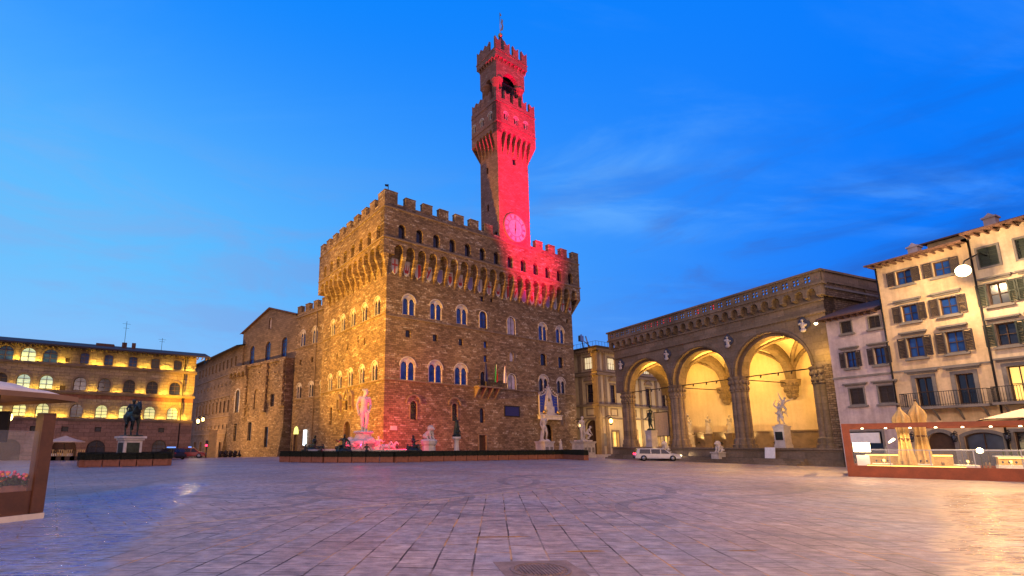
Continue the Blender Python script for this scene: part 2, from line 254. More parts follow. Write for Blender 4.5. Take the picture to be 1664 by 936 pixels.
# ------------------------------------------------------------------ mesh builder
class MB:
    def __init__(s, xf=None): s.v = []; s.f = []; s.mi = []; s.sm = []; s.xf = xf
    def add(s, pts, faces, m=0, smooth=False):
        o = len(s.v); s.v += [tuple(s.xf(*p)) if s.xf else tuple(p) for p in pts]
        for f in faces: s.f.append(tuple(i + o for i in f)); s.mi.append(m); s.sm.append(smooth)
    def poly(s, pts, m=0): s.add(pts, [tuple(range(len(pts)))], m)
    def box(s, x0, x1, y0, y1, z0, z1, m=0):
        p = [(x, y, z) for z in (z0, z1) for y in (y0, y1) for x in (x0, x1)]
        s.add(p, [(0, 2, 3, 1), (4, 5, 7, 6), (0, 1, 5, 4), (2, 6, 7, 3), (0, 4, 6, 2), (1, 3, 7, 5)], m)
    def prism(s, outer, d0, d1, holes=(), m=0, back=False, sides=True, hd=None, front=True):
        loops = [outer] + list(holes)
        pts = [p for l in loops for p in l]; edges = []; o = 0
        for l in loops:
            n = len(l); edges += [(o + i, o + (i + 1) % n) for i in range(n)]; o += n
        if holes:
            r = delaunay_2d_cdt([Vector(p) for p in pts], edges, [], 0, 1e-5)
            vv = [tuple(p) for p in r[0]]; bx = [(min(q[0] for q in l), max(q[0] for q in l), min(q[1] for q in l), max(q[1] for q in l)) for l in loops]; ff = []
            for f in r[2]:
                cx = sum(vv[i][0] for i in f) / len(f); cz = sum(vv[i][1] for i in f) / len(f); odd = 0
                for l, q in zip(loops, bx):
                    if not (q[0] <= cx <= q[1] and q[2] <= cz <= q[3]): continue
                    for i in range(len(l)):
                        (x1, y1), (x2, y2) = l[i], l[i - 1]
                        if (y1 > cz) != (y2 > cz) and cx < (x2 - x1) * (cz - y1) / (y2 - y1) + x1: odd ^= 1
                if odd: ff.append(tuple(f))
        else: vv = [tuple(p) for p in outer]; ff = [tuple(range(len(outer)))]
        if front: s.add([(u, d0, z) for u, z in vv], ff, m)
        if back: s.add([(u, d1, z) for u, z in vv], [f[::-1] for f in ff], m)
        for i, l in enumerate(loops):
            if i == 0 and not sides: continue
            e = d1 if (i == 0 or hd is None) else d0 + hd
            n = len(l); q = [(u, d0, z) for u, z in l] + [(u, e, z) for u, z in l]
            s.add(q, [(j, (j + 1) % n, n + (j + 1) % n, n + j) for j in range(n)], m)
    def tube(s, path, rad, n=8, m=0, smooth=True, cap=True):
        path = [Vector(p) for p in path]
        if not isinstance(rad, (list, tuple)): rad = [rad] * len(path)
        pts = []; ref = None
        for i, p in enumerate(path):
            t = (path[min(i + 1, len(path) - 1)] - path[max(i - 1, 0)])
            t = t.normalized() if t.length > 1e-9 else Vector((0, 0, 1))
            if ref is None: ref = Vector((1, 0, 0)) if abs(t.x) < .8 else Vector((0, 1, 0))
            a = t.cross(ref).normalized(); b_ = t.cross(a); ref = -b_ if b_.dot(ref) < 0 else b_
            a = t.cross(ref).normalized(); bb = t.cross(a)
            pts += [p + (a * math.cos(2 * PI * j / n) + bb * math.sin(2 * PI * j / n)) * rad[i] for j in range(n)]
        fs = [(i * n + j, i * n + (j + 1) % n, (i + 1) * n + (j + 1) % n, (i + 1) * n + j) for i in range(len(path) - 1) for j in range(n)]
        s.add(pts, fs, m, smooth)
        if cap: s.add(pts[:n], [tuple(range(n))[::-1]], m); s.add(pts[-n:], [tuple(range(n))], m)
    def lathe(s, prof, n=16, c=(0, 0, 0), m=0, smooth=True, sq=0.):
        pts = [(c[0] + r * math.cos(2 * PI * (j + sq) / n), c[1] + r * math.sin(2 * PI * (j + sq) / n), c[2] + z) for r, z in prof for j in range(n)]
        fs = [(i * n + j, i * n + (j + 1) % n, (i + 1) * n + (j + 1) % n, (i + 1) * n + j) for i in range(len(prof) - 1) for j in range(n)]
        s.add(pts, fs, m, smooth); k_ = len(prof) - 1
        if prof[0][0] > 1e-4: s.add(pts[:n], [tuple(range(n))[::-1]], m)
        if prof[k_][0] > 1e-4: s.add(pts[-n:], [tuple(range(n))], m)
    def ell(s, c, r, rot=None, nu=12, nv=8, m=0):
        if isinstance(r, (int, float)): r = (r, r, r)
        pts = []
        for i in range(nv + 1):
            ph = PI * i / nv
            for j in range(nu):
                th = 2 * PI * j / nu; p = Vector((r[0] * math.sin(ph) * math.cos(th), r[1] * math.sin(ph) * math.sin(th), r[2] * math.cos(ph)))
                if rot is not None: p = rot @ p
                pts.append(p + Vector(c))
        fs = [(i * nu + j, (i + 1) * nu + j, (i + 1) * nu + (j + 1) % nu, i * nu + (j + 1) % nu) for i in range(nv) for j in range(nu)]
        s.add(pts, fs, m, True)
    def cone(s, a, b, ra, rb, n=8, m=0):      # tapered limb with rounded ends
        a, b = Vector(a), Vector(b); s.tube([a, a.lerp(b, .35), a.lerp(b, .7), b], [ra, ra * .75 + rb * .25 + .08 * ra, ra * .35 + rb * .65, rb], n, m)
        s.ell(a, ra, None, n, 6, m); s.ell(b, rb, None, n, 6, m)
    def build(s, name, mats, parent=None, label=None):
        me = bpy.data.meshes.new(name); me.from_pydata(s.v, [], s.f)
        mats = mats if isinstance(mats, (list, tuple)) else [mats]
        for x in mats: me.materials.append(M[x])
        me.polygons.foreach_set('material_index', s.mi); me.polygons.foreach_set('use_smooth', s.sm)
        bm = bmesh.new(); bm.from_mesh(me); bmesh.ops.remove_doubles(bm, verts=bm.verts, dist=1e-5); bmesh.ops.recalc_face_normals(bm, faces=bm.faces); bm.to_mesh(me); bm.free(); me.update()
        o = bpy.data.objects.new(name, me); C.objects.link(o)
        if parent: o.parent = parent
        if label: o['label'] = label
        return o
def tag(o, label, cat, group=None, kind=None):
    if label: o['label'] = label
    if cat: o['category'] = cat
    if group: o['group'] = group
    if kind: o['kind'] = kind
    return o
def thing(name, label, cat, loc=(0, 0, 0), rz=0., group=None):
    o = bpy.data.objects.new(name, None); o.empty_display_size = .3; C.objects.link(o)
    o.location = loc; o.rotation_euler = (0, 0, rz); return tag(o, label, cat, group)
def copy_thing(root, loc, rz, label=None):
    r = root.copy(); C.objects.link(r); r.location = loc; r.rotation_euler = (0, 0, rz)
    if label: r['label'] = label
    for ch in list(root.children):
        c = ch.copy(); C.objects.link(c); c.parent = r
        for g in ch.children:
            d = g.copy(); C.objects.link(d); d.parent = c
    return r
def lamp(name, typ, loc, energy, col, aim=None, size=.2, spot=None, blend=.8, sy=None, parent=None):
    l = bpy.data.lights.new(name, typ); l.energy = energy; l.color = col
    o = bpy.data.objects.new(name, l); C.objects.link(o); o.location = loc
    if typ == 'AREA':
        l.size = size
        if sy: l.shape = 'RECTANGLE'; l.size_y = sy
    else: l.shadow_soft_size = size
    if typ == 'SPOT': l.spot_size = spot; l.spot_blend = blend
    if aim is not None: o.rotation_euler = (Vector(aim) - Vector(loc)).to_track_quat('-Z', 'Y').to_euler()
    if parent: o.parent = parent
    return o
def rect(u0, u1, z0, z1): return [(u0, z0), (u1, z0), (u1, z1), (u0, z1)]
def arch(u, z0, w, h, kind='round', n=10):
    r = w / 2
    if kind == 'rect': return rect(u - r, u + r, z0, z0 + h)
    pts = [(u - r, z0), (u + r, z0)]
    if kind == 'round':
        zs = z0 + h - r; pts += [(u + r * math.cos(PI * i / n), zs + r * math.sin(PI * i / n)) for i in range(n + 1)]
    elif kind == 'seg':
        k_ = w * .16; zs = z0 + h - k_; rr = (r * r + k_ * k_) / (2 * k_); a = math.asin(r / rr)
        pts += [(u + rr * math.sin(a - 2 * a * i / n), zs + k_ - rr + rr * math.cos(a - 2 * a * i / n)) for i in range(n + 1)]
    elif kind == 'point':
        k_ = w * .8; zs = z0 + h - k_
        pts += [(u + r * math.cos(i / n * PI / 2) ** .9, zs + k_ * math.sin(i / n * PI / 2) ** .95) for i in range(n)]
        pts += [(u, zs + k_)]; pts += [(u - r * math.cos((n - i) / n * PI / 2) ** .9, zs + k_ * math.sin((n - i) / n * PI / 2) ** .95) for i in range(1, n + 1)]
    return pts
def grow(u, z0, w, h, kind, g): return arch(u, z0, w + 2 * g, h + g, kind)
NORTHX = lambda u, d, z: (d, -u, z)
class Facade:
    def __init__(s, root, xf=None, d=0.): s.root = root; s.xf = xf; s.holes = []; s.d = d
    def mb(s): return MB(s.xf)
    def hole(s, u, z0, w, h, kind='rect'): s.holes.append(arch(u, z0, w, h, kind))
    def bifora(s, u, z0, w, h, pane='glass_blue', frame='marble_old'):
        s.hole(u, z0, w, h, 'round'); b = s.mb(); d = s.d
        lw = w * .40; lu = w * .235; lh = h * .80
        hs = [arch(u + k_ * lu, z0 + .06, lw, lh, 'point', 6) for k_ in (-1, 1)]
        b.prism(arch(u, z0 + .002, w - .01, h - .008), d + .07, d + .24, hs, hd=.17)
        ring = arch(u, z0 + h * .42, w * 1.0, h * .58, 'round', 12); r2 = grow(u, z0 + h * .42, w, h * .58, 'round', .17)
        n_ = len(ring) - 2
        for i in range(n_ - 1):
            a, c = ring[2 + i], ring[3 + i]; e = arch(u, z0 + h * .42, w + .36, h * .58 + .18, 'round', 12); a2, c2 = e[2 + i], e[3 + i]
            b.add([(a[0], d - .05, a[1]), (c[0], d - .05, c[1]), (c2[0], d - .05, c2[1]), (a2[0], d - .05, a2[1]), (a[0], d, a[1]), (c[0], d, c[1]), (c2[0], d, c2[1]), (a2[0], d, a2[1])], [(0, 1, 2, 3), (0, 4, 5, 1), (3, 2, 6, 7)])
        b.box(u - .07, u + .07, d + .02, d + .16, z0, z0 + lh * .66); b.box(u - .12, u + .12, d + .0, d + .18, z0 + lh * .66, z0 + lh * .74)
        f = b.build('window', frame, s.root)
        p = s.mb(); p.poly([(x, d + .30, z) for x, z in arch(u, z0 - .02, w + .1, h + .05)]); p.build('pane', pane, f)
        return f
    def win(s, u, z0, w, h, kind='rect', pane='glass_dark', frame='brown_stone', fw=.0, muntin=0, rows=2, depth=.3, sill=.0, hood=0., name='window', mframe=None):
        s.hole(u, z0, w, h, kind); b = s.mb(); d = s.d
        if muntin or mframe:
            t_ = .05 if w > .8 else .035
            inner = arch(u, z0 + t_ * 1.4, w - 2.8 * t_, h - 2.8 * t_, kind, 8)
            b.prism(arch(u, z0 + .004, w - .008, h - .008, kind, 8), d + depth - .10, d + depth - .02, [inner], m=1)
            for i in range(muntin):
                x = u - w / 2 + w * (i + 1) / (muntin + 1); b.box(x - t_ / 2, x + t_ / 2, d + depth - .09, d + depth - .03, z0 + t_, z0 + h - t_ * 1.5 - (w * .02 if kind != 'rect' else 0), 1)
            for i in range(rows):
                z = z0 + h * (i + 1) / (rows + 1); b.box(u - w / 2 + t_, u + w / 2 - t_, d + depth - .085, d + depth - .035, z - t_ / 2, z + t_ / 2, 1)
        if fw:
            o = arch(u, z0 - (fw if kind == 'rect' else 0), w + 2 * fw, h + (2 * fw if kind == 'rect' else fw), kind); b.prism(o, d - .06, d, [arch(u, z0 + .002, w - .004, h - .004, kind)])
        if sill: b.box(u - w / 2 - fw - .12, u + w / 2 + fw + .12, d - .18, d - .003, z0 - fw - .14, z0 - fw - .005)
        if hood:
            zt = z0 + h + fw + .10; b.box(u - w / 2 - fw - .15, u + w / 2 + fw + .15, d - .12, d - .003, zt, zt + hood * .5); b.box(u - w / 2 - fw - .25, u + w / 2 + fw + .25, d - .26, d - .003, zt + hood * .5, zt + hood)
        if not b.v:
            b.prism(arch(u, z0 + .01, w - .02, h - .02, kind, 8), d + depth - .06, d + depth - .01, [arch(u, z0 + .06, w - .12, h - .12, kind, 8)], m=1)
        f = b.build(name, [frame, mframe or 'wood_dark'], s.root)
        p = s.mb(); p.poly([(x, d + depth, z) for x, z in arch(u, z0 - .02, w + .06, h + .04, kind)]); p.build('pane', pane, f)
        return f
    def shutters(s, f, u, z0, w, h, mat='shutter_paint'):
        for k_ in (-1, 1):
            b = s.mb(); x0 = u + k_ * (w / 2 + .02); x1 = x0 + k_ * w * .52; d = s.d - .10
            lo, hi = min(x0, x1), max(x0, x1)
            b.prism(rect(lo, hi, z0, z0 + h), d - .05, d, [rect(lo + .07, hi - .07, z0 + .07, z0 + h * .5 - .03), rect(lo + .07, hi - .07, z0 + h * .5 + .03, z0 + h - .07)], back=True)
            n_ = 12
            for i in range(n_):
                z = z0 + .09 + (h - .2) * i / n_; b.add([(lo + .06, d - .005, z), (hi - .06, d - .005, z), (hi - .06, d - .035, z + (h - .2) / n_ * .8), (lo + .06, d - .035, z + (h - .2) / n_ * .8)], [(0, 1, 2, 3)])
            b.build('shutter', mat, f)
    def wall(s, b, outer, m=0, reveal=.35): b.prism(outer, s.d, s.d + reveal, s.holes, m, sides=False, hd=reveal)
# ------------------------------------------------------------------ ground
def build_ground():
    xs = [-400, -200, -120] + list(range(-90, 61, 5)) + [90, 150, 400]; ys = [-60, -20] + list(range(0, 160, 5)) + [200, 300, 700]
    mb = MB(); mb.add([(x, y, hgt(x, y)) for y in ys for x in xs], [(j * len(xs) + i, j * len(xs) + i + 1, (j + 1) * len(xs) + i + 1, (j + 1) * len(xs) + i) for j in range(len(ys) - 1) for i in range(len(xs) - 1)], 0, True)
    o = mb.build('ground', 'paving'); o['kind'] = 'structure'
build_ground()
# ------------------------------------------------------------------ the palace with the tower
PC = Vector((-8.39, 69.91, 0)); PYAW = math.atan2(math.cos(R(55.1)), math.sin(R(55.1)))
PA = Vector((math.sin(R(55.1)), math.cos(R(55.1)), 0)); PN = Vector((-PA.y, PA.x, 0))
def pal(x, y, z): return PC + PA * x + PN * y + Vector((0, 0, z))
PW, PL, G = 40.9, 24.6, 1.25
pr = thing('fortress_palace', 'huge crenellated stone palace with tall red lit clock tower', 'palace', PC, PYAW)
ff = Facade(pr); fn = Facade(pr, NORTHX)
for u in (3.92, 8.88, 13.97): ff.bifora(u, 21.1, 2.3, 3.2)
ff.win(18.43, 21.05, 1.55, 2.95, 'round', 'glass_blue', 'marble_old', .14, 1, 1); ff.win(24.8, 20.75, 1.85, 3.2, 'round', 'blind_panel', 'marble_old', .12, 1, 0, .16)
for u, w in ((32.65, 2.25), (37.3, 2.35)): ff.bifora(u, 20.7, w, 3.3)
for u in (3.85, 8.8, 13.72): ff.bifora(u, 11.2, 2.65, 3.4)
ff.win(18.25, 11.3, 1.15, 2.4, 'round', 'glass_dark', 'brown_stone', .15)
ff.win(24.6, 11.0, 1.85, 2.8, 'round', 'blind_panel', 'marble_old', .12, 1, 0, .16)
ff.bifora(32.4, 10.85, 2.5, 3.4, 'glass_dark'); ff.bifora(37.0, 10.9, 2.3, 3.2, 'glass_lit_warm' if 0 else 'glass_dark')
ff.win(32.5, 16.0, 1.5, 2.2, 'seg', 'glass_dark', 'brown_stone', .12); ff.win(37.1, 15.95, 1.3, 2.1, 'seg', 'glass_dark', 'brown_stone', .12)
for u, z in ((3.81, 18.25), (8.71, 18.2), (13.74, 18.11)): ff.win(u, z - .55, .85, 1.1)
for u, z, w, h in ((18.87, 18.3, .75, 1.1), (18.84, 15.9, .75, 1.1), (18.3, 26.1, .7, .9), (20.41, 26.25, .55, .7), (39.5, 25.3, .6, .8)): ff.win(u, z - h / 2, w, h, pane='glass_blue' if z < 20 else 'glass_dark')
ff.win(24.66, 16.0, .9, 1.7, 'round', 'blind_panel', 'brown_stone', .1, depth=.2)
for u, w in ((4.93, 1.1), (12.45, 1.0)):
    ff.win(u, 5.45, w, 2.75, 'round', 'glass_dark', 'brown_stone', .16)
    b = ff.mb(); o = arch(u, 7.3, w + 1.5, 1.9, 'round', 14); i_ = arch(u, 7.35, w + 1.0, 1.6, 'round', 14)
    n_ = len(o) - 2
    for q in range(n_ - 1): b.add([(i_[2 + q][0], -.16, i_[2 + q][1]), (i_[3 + q][0], -.16, i_[3 + q][1]), (o[3 + q][0], -.16, o[3 + q][1]), (o[2 + q][0], -.16, o[2 + q][1]), (i_[2 + q][0], .0, i_[2 + q][1]), (i_[3 + q][0], .0, i_[3 + q][1]), (o[3 + q][0], .0, o[3 + q][1]), (o[2 + q][0], .0, o[2 + q][1])], [(0, 1, 2, 3), (0, 4, 5, 1), (3, 2, 6, 7)])
    b.build('hood_mould', 'brown_stone', pr)
ff.win(17.94, 5.3, .9, 2.4, 'round', 'glass_dark', 'brown_stone', .0)
ff.win(17.99, .0, 1.45, 3.35, 'rect', 'wood_dark', 'brown_stone', .16, name='door', depth=.4)
ff.win(33.05, .0, 2.2, 5.4, 'round', 'wood_dark', 'brown_stone', .0, name='portal', depth=.8)
ff.win(36.97, 5.4, 1.05, 2.3, 'round', 'brown_stone', 'brown_stone', .1, depth=.12, name='blocked_window')
b = ff.mb(); b.prism(rect(22.75, 26.2, 6.5, 8.3), -.10, .02, [rect(22.9, 26.05, 6.64, 8.16)], hd=.05); b.add([(22.9, -.06, 6.64), (26.05, -.06, 6.64), (26.05, -.06, 8.16), (22.9, -.06, 8.16)], [(0, 1, 2, 3)], 1); b.build('notice_panel', ['iron', 'navy'], pr)
b = ff.mb(); b.box(1.08, 2.18, -.06, .0, 3.88, 4.48); b.build('marble_plaque', 'marble', pr)
# north side
for u in (-19.98, -15.61, -11.51, -7.17, -2.85): fn.bifora(u, 21.1, 2.0, 2.9, 'glass_dark')
for u in (-20.3, -16.2, -11.8, -7.5, -3.23): fn.bifora(u, 11.2, 2.0, 2.9, 'glass_dark')
fn.win(-12.3, -.0, 2.5, 5.55, 'round', 'wood_dark', 'brown_stone', .35, 3, 5, .35, name='arched_door')
fn.win(-19.4, 5.2, 1.0, 3.0, 'rect'); fn.win(-13.0, 7.4, 1.0, 1.5)
for u, z in ((-6.9, 17.2), (-13.3, 17.4), (-17.6, 16.4), (-9.2, 17.9)): fn.win(u, z, .5, 1.1)
def shrine(u, z):
    b = fn.mb(); b.prism([(u - .7, z), (u + .7, z), (u + .7, z + 1.7), (u + .85, z + 1.7), (u, z + 2.5), (u - .85, z + 1.7), (u - .7, z + 1.7)], -.5, -.003, [arch(u, z + .15, .9, 1.5, 'round')], hd=.4)
    for k_ in (-1, 1): b.add([(u + k_ * .55 - .12, -.45, z), (u + k_ * .55 + .12, -.45, z), (u + k_ * .55 + .12, -.003, z), (u + k_ * .55 - .12, -.003, z), (u + k_ * .55 - .1, -.003, z - .8), (u + k_ * .55 + .1, -.003, z - .8)], [(0, 1, 2, 3), (0, 1, 5, 4), (1, 2, 5), (0, 4, 3)])
    b.build('shrine_niche', 'brown_stone', pr)
shrine(-15.4, 7.6); shrine(-10.6, 7.9)
b = fn.mb(); b.prism([(-14.6, 8.9), (-11.4, 8.9), (-13.0, 11.2)], -.18, -.003, [[(-14.0, 9.1), (-12.0, 9.1), (-13.0, 10.6)]], hd=.1); b.build('gable_mould', 'brown_stone', pr)
# the walls themselves
b = MB(); ff.wall(b, rect(0, PW, -2.5, 32.0)); b.xf = NORTHX; fn.wall(b, rect(-PL, 0, -2.5, 32.0)); b.xf = None
b.add([(PW, 0, -2.5), (PW, 26, -2.5), (PW, 26, 37), (PW, 0, 37), (0, PL, -2.5), (0, PL, 37)], [(0, 1, 2, 3), (1, 4, 5, 2)])
b.build('wall', 'ashlar', pr)
b = ff.mb(); b.box(-.06, PW + .06, -.16, -.002, 11.0, 11.18); b.box(-.06, PW + .06, -.14, -.002, 20.5, 20.66); b.box(-.12, PW + .1, -.25, -.002, -.8, .7)
b.xf = NORTHX; b.box(-PL, .14, -.16, -.002, 11.0, 11.18); b.box(-PL, .12, -.14, -.002, 20.88, 21.02); b.box(-PL, .2, -.25, -.002, -2.6, .7); b.build('string_course', 'brown_stone', pr)
# overhanging gallery with machicolation arches
def gallery(fc, u0, u1, zb, zw, hw, ztop, arches, aw, spring, wins, zwall, mat, parent, prot, base, kind='seg'):
    """front panel whose foot is a row of little arches, brackets tapering down the wall"""
    fc.d = base - prot; fc.holes = []
    for u in wins: fc.win(u, zw - .1, 1.2, hw + .25, 'round', 'glass_dark', 'brown_stone', 0, depth=.55)
    b = fc.mb(); outer = [(u1, zb), (u1, ztop), (u0, ztop), (u0, zb)]
    for a in arches:
        r = aw / 2; outer += [(a - r, zb)] + [(a - r * math.cos(PI * i / 8), spring + r * 1.15 * math.sin(PI * i / 8)) for i in range(9)] + [(a + r, zb)]
    b.prism(outer, fc.d, base - .002, fc.holes, hd=.6)
    cs = [(arches[i] + arches[i + 1]) / 2 for i in range(len(arches) - 1)]
    bw = (arches[1] - arches[0] - aw) / 2
    for c in cs:
        w0, w1 = bw, bw * .35
        b.add([(c - w0, base - prot + .004, zb), (c + w0, base - prot + .004, zb), (c + w0, base - .002, zb), (c - w0, base - .002, zb), (c - w1, base - .002, zwall), (c + w1, base - .002, zwall)], [(0, 1, 2, 3), (0, 1, 5, 4), (1, 2, 5), (0, 4, 3)])
    return b
ARF = [1.32 + 2.052 * i for i in range(20)]; ARN = [-.55 - 2.02 * i for i in range(12)][::-1]
zb = 29.6
b = gallery(ff, -G, PW + G, zb, 32.55, 1.95, 36.9, ARF, 1.42, 30.5, [1.79 + 3.14 * i for i in range(13)], 26.7, 'ashlar', pr, G, 0.)
b.build('gallery', 'ashlar', pr)
b = gallery(fn, -PL - .0, G - .02, zb, 32.4, 1.9, 36.9, ARN, 1.42, 30.5, [-.6 - 3.02 * i for i in range(8)], 26.7, 'ashlar', pr, G, 0.)
b.box(-PL - .3, -PL + .01, -G, .6, zb, 36.9)
b.build('gallery', 'ashlar', pr)
b = MB(); b.add([(PW + G, -G, zb), (PW + G, 24, zb), (PW + G, 24, 36.9), (PW + G, -G, 36.9), (PW, 0, 26.7), (PW, 24, 26.7)], [(0, 1, 2, 3), (0, 1, 5, 4)])
b.add([(-G + .004, -G + .004, zb), (0, 0, 26.7), (-.35, -G + .004, zb), (-G + .004, -.35, zb), (.5, 0, 28), (0, .5, 28)], [(0, 1, 2), (0, 3, 1), (2, 1, 4), (3, 5, 1)])
b.add([(PW + G - .004, -G + .004, zb), (PW, 0, 26.7), (PW + .3, -G + .004, zb)], [(0, 1, 2)])
b.add([(-G, -G, 36.9), (PW + G, -G, 36.9), (PW + G, 24, 36.9), (-G, PL, 36.9)], [(0, 1, 2, 3)]); b.build('gallery_end', 'ashlar', pr)
b = ff.mb()
for z in (32.0, 36.85): b.box(-G - .13, PW + G + .13, -G - .13, -G - .002, z, z + .2)
b.xf = NORTHX
for z in (32.0, 36.85): b.box(-PL - .2, G - .005, -G - .13, -G - .002, z, z + .2)
b.build('gallery_string', 'brown_stone', pr)
b = MB(); b.box(-G, PW + G, -G, -G + .8, 36.92, 37.75); b.box(-G, -G + .8, -G + .802, PL, 36.92, 37.75); b.box(PW + G - .8, PW + G, -G + .802, 20, 36.92, 37.75); b.build('parapet', 'ashlar', pr)
def merlon(parent, x0, x1, y0, y1, z0, z1, mat='ashlar'):
    b = MB(); b.box(x0, x1, y0, y1, z0, z1); b.box(x0 - .05, x1 + .05, y0 - .05, y1 + .05, z1 + .002, z1 + .12); b.build('merlon', mat, parent)
merlon(pr, -G, .95, -G, .95, 37.76, 39.5)
for u in [2.38 + 3.14 * i for i in range(6)] + [30.35, 33.7, 37.05]: merlon(pr, u, u + 1.78, -G, -G + .8, 37.76, 39.15)
merlon(pr, PW - .5, PW + G, -G, -G + .8, 37.76, 39.15)
for i in range(8): merlon(pr, -G, -G + .8, 2.0 + 2.98 * i, 3.75 + 2.98 * i, 37.76, 39.15)
for i in range(5): merlon(pr, PW + G - .8, PW + G, 2.0 + 3.1 * i, 3.75 + 3.1 * i, 37.76, 39.15)
b = MB(); b.tube([(-.1, -.1, 39.6), (-.1, -.1, 41.2)], .06); b.add([(-.1, -.1, 41.2), (-.7, -.1, 41.05), (-.65, -.1, 40.7), (-.1, -.1, 40.8)], [(0, 1, 2, 3)]); b.build('weather_vane', 'iron', pr)
# painted shields under the arches
for i, u in enumerate(ARF):
    b = ff.mb(); w = .56
    sh = [(u - w, 29.5), (u - w, 28.0), (u - w * .75, 27.4), (u, 27.0), (u + w * .75, 27.4), (u + w, 28.0), (u + w, 29.5)]
    b.prism(sh, -.07, -.001)
    k_ = i % 9
    def pp(pts, m): b.add([(u + x, -.075, 28.3 + z) for x, z in pts], [tuple(range(len(pts)))], m)
    if k_ in (0,): pp([(-.11, -1.1), (.11, -1.1), (.11, 1.1), (-.11, 1.1)], 1); pp([(-.5, .1), (-.112, .1), (-.112, .38), (-.5, .38)], 1); pp([(.112, .1), (.5, .1), (.5, .38), (.112, .38)], 1)
    elif k_ in (1, 6):
        for s_ in (-1, 0, 1): pp([(s_ * .28 - .08, -.5), (s_ * .28 + .08, -.5), (s_ * .42 + .05, .55), (s_ * .42 - .05, .55 + .2 * (s_ == 0))], 1)
        pp([(-.38, -.25 + .03), (.38, -.25 + .03), (.3, -.75), (-.3, -.75)], 1)
    elif k_ == 2: pp([(.0, -1.2), (.52, -.6), (.52, 1.1), (0, 1.1)], 1)
    elif k_ in (3,): pp([(-.45, -.6), (-.25, -.8), (.45, .75), (.25, .95)], 1); pp([(-.45, .75), (-.25, .95), (-.02, .32), (-.16, .02)], 1)
    elif k_ in (4, 7): pp([(-.5, -.7), (0, -1.2), (.5, -.7), (.5, 1.1), (-.5, 1.1)], 2)
    elif k_ in (5,): pp([(-.35, -.3), (0, -.95), (.35, -.3), (.3, .5), (-.3, .5)], 1); pp([(-.3, .65), (.3, .65), (.3, .85), (-.3, .85)], 1)
    else: pp([(-.1, -.9), (.1, -.9), (.1, .9), (-.1, .9)], 2); pp([(-.45, -.02), (-.102, -.02), (-.102, .2), (-.45, .2)], 2)
    b.build('painted_shield', ['heraldic_white', 'heraldic_red', 'heraldic_blue'], pr)
# balcony with brackets, flags are things of their own
b = ff.mb(); b.box(16.2, 21.2, -1.45, -.002, 10.9, 11.16)
for u in (16.6, 18.0, 19.4, 20.8): b.add([(u - .14, -1.3, 10.9), (u + .14, -1.3, 10.9), (u + .14, 0, 10.9), (u - .14, 0, 10.9), (u - .14, 0, 9.2), (u + .14, 0, 9.2)], [(0, 1, 5, 4), (1, 2, 5), (0, 4, 3)])
bal = b.build('balcony', 'brown_stone', pr)
b = ff.mb(); b.box(16.25, 21.15, -1.42, -1.36, 12.05, 12.13)
for i in range(28): u = 16.3 + i * .179; b.box(u, u + .05, -1.41, -1.37, 11.16, 12.05)
for u in (16.25, 21.09): b.box(u, u + .06, -1.36, -.01, 12.06, 12.12)
b.build('railing', 'iron', bal)
# frontispiece over the portal
b = ff.mb(); b.prism([(30.9, 6.9), (38.4 - 2.6, 6.9), (35.8, 10.7), (35.2, 10.6), (34.4, 10.9), (33.35, 12.3), (32.3, 10.9), (31.5, 10.6), (30.9, 10.7)], -.22, -.003, [[(31.05, 7.5), (31.05, 10.5), (31.5, 10.42), (32.35, 10.75), (32.75, 11.1), (32.1, 7.5)], [(35.65, 7.5), (35.65, 10.5), (35.2, 10.42), (34.35, 10.75), (33.95, 11.1), (34.6, 7.5)]], hd=.12); b.build('frontispiece', 'marble', pr)
b = ff.mb(); b.add([(31.05, -.10, 7.5), (31.05, -.10, 10.5), (32.75, -.10, 11.1), (32.1, -.10, 7.5), (35.65, -.10, 7.5), (35.65, -.10, 10.5), (33.95, -.10, 11.1), (34.6, -.10, 7.5)], [(0, 1, 2, 3), (4, 5, 6, 7)], 0)
for i in range(24):
    sd = i % 2; j = i // 2; x = (31.2 + (j % 3) * .32, 34.95 + (j % 3) * .24)[sd]; z = 8.7 + (j // 3) * .5; b.add([(x - .07, -.108, z), (x, -.108, z - .1), (x + .07, -.108, z), (x, -.108, z + .1)], [(0, 1, 2, 3)], 1)
b.build('enamel_panel', ['blue_enamel', 'gilt'], pr)
b = ff.mb(); b.prism([(32.5, 8.75), (34.2, 8.75), (33.35, 12.0)], -.30, -.222, [[(33.35 + .34 * math.cos(2 * PI * i / 12), 9.75 + .34 * math.sin(2 * PI * i / 12)) for i in range(12)]], hd=.05); b.build('pediment', 'marble', pr)
b = ff.mb(); b.lathe([(0, -.02), (.3, 0), (.22, .05), (0, .06)], 14, (0, 0, 0)); b.v = [(33.35 + x, -.25 - z, 9.75 + y) for x, y, z in b.v]; b.build('sun_disc', 'gilt', pr)
b = ff.mb(); b.box(30.6, 36.1, -.7, -.003, 6.25, 6.9); b.box(30.4, 36.3, -.85, -.003, 6.90, 7.05); b.box(32.3, 34.4, -.5, -.004, 7.052, 8.6); b.build('cornice', 'marble', pr)
for u in (31.6, 35.1):
    b = ff.mb(); b.ell((u, -.75, 7.55), (.45, .3, .38)); b.ell((u + .38, -.85, 7.75), .22); b.build('gilt_lion', 'gilt', pr)
b = ff.mb()
for i in range(13):
    t_ = i / 12; x = 30.9 + 4.9 * t_; z = 10.65 + (1.6 * max(0, 1 - abs(t_ - .5) * 2.3) ** 1.3); b.box(x - .09, x + .09, -.28, -.1, z + .05, z + .35)
b.build('cresting', 'marble', pr)
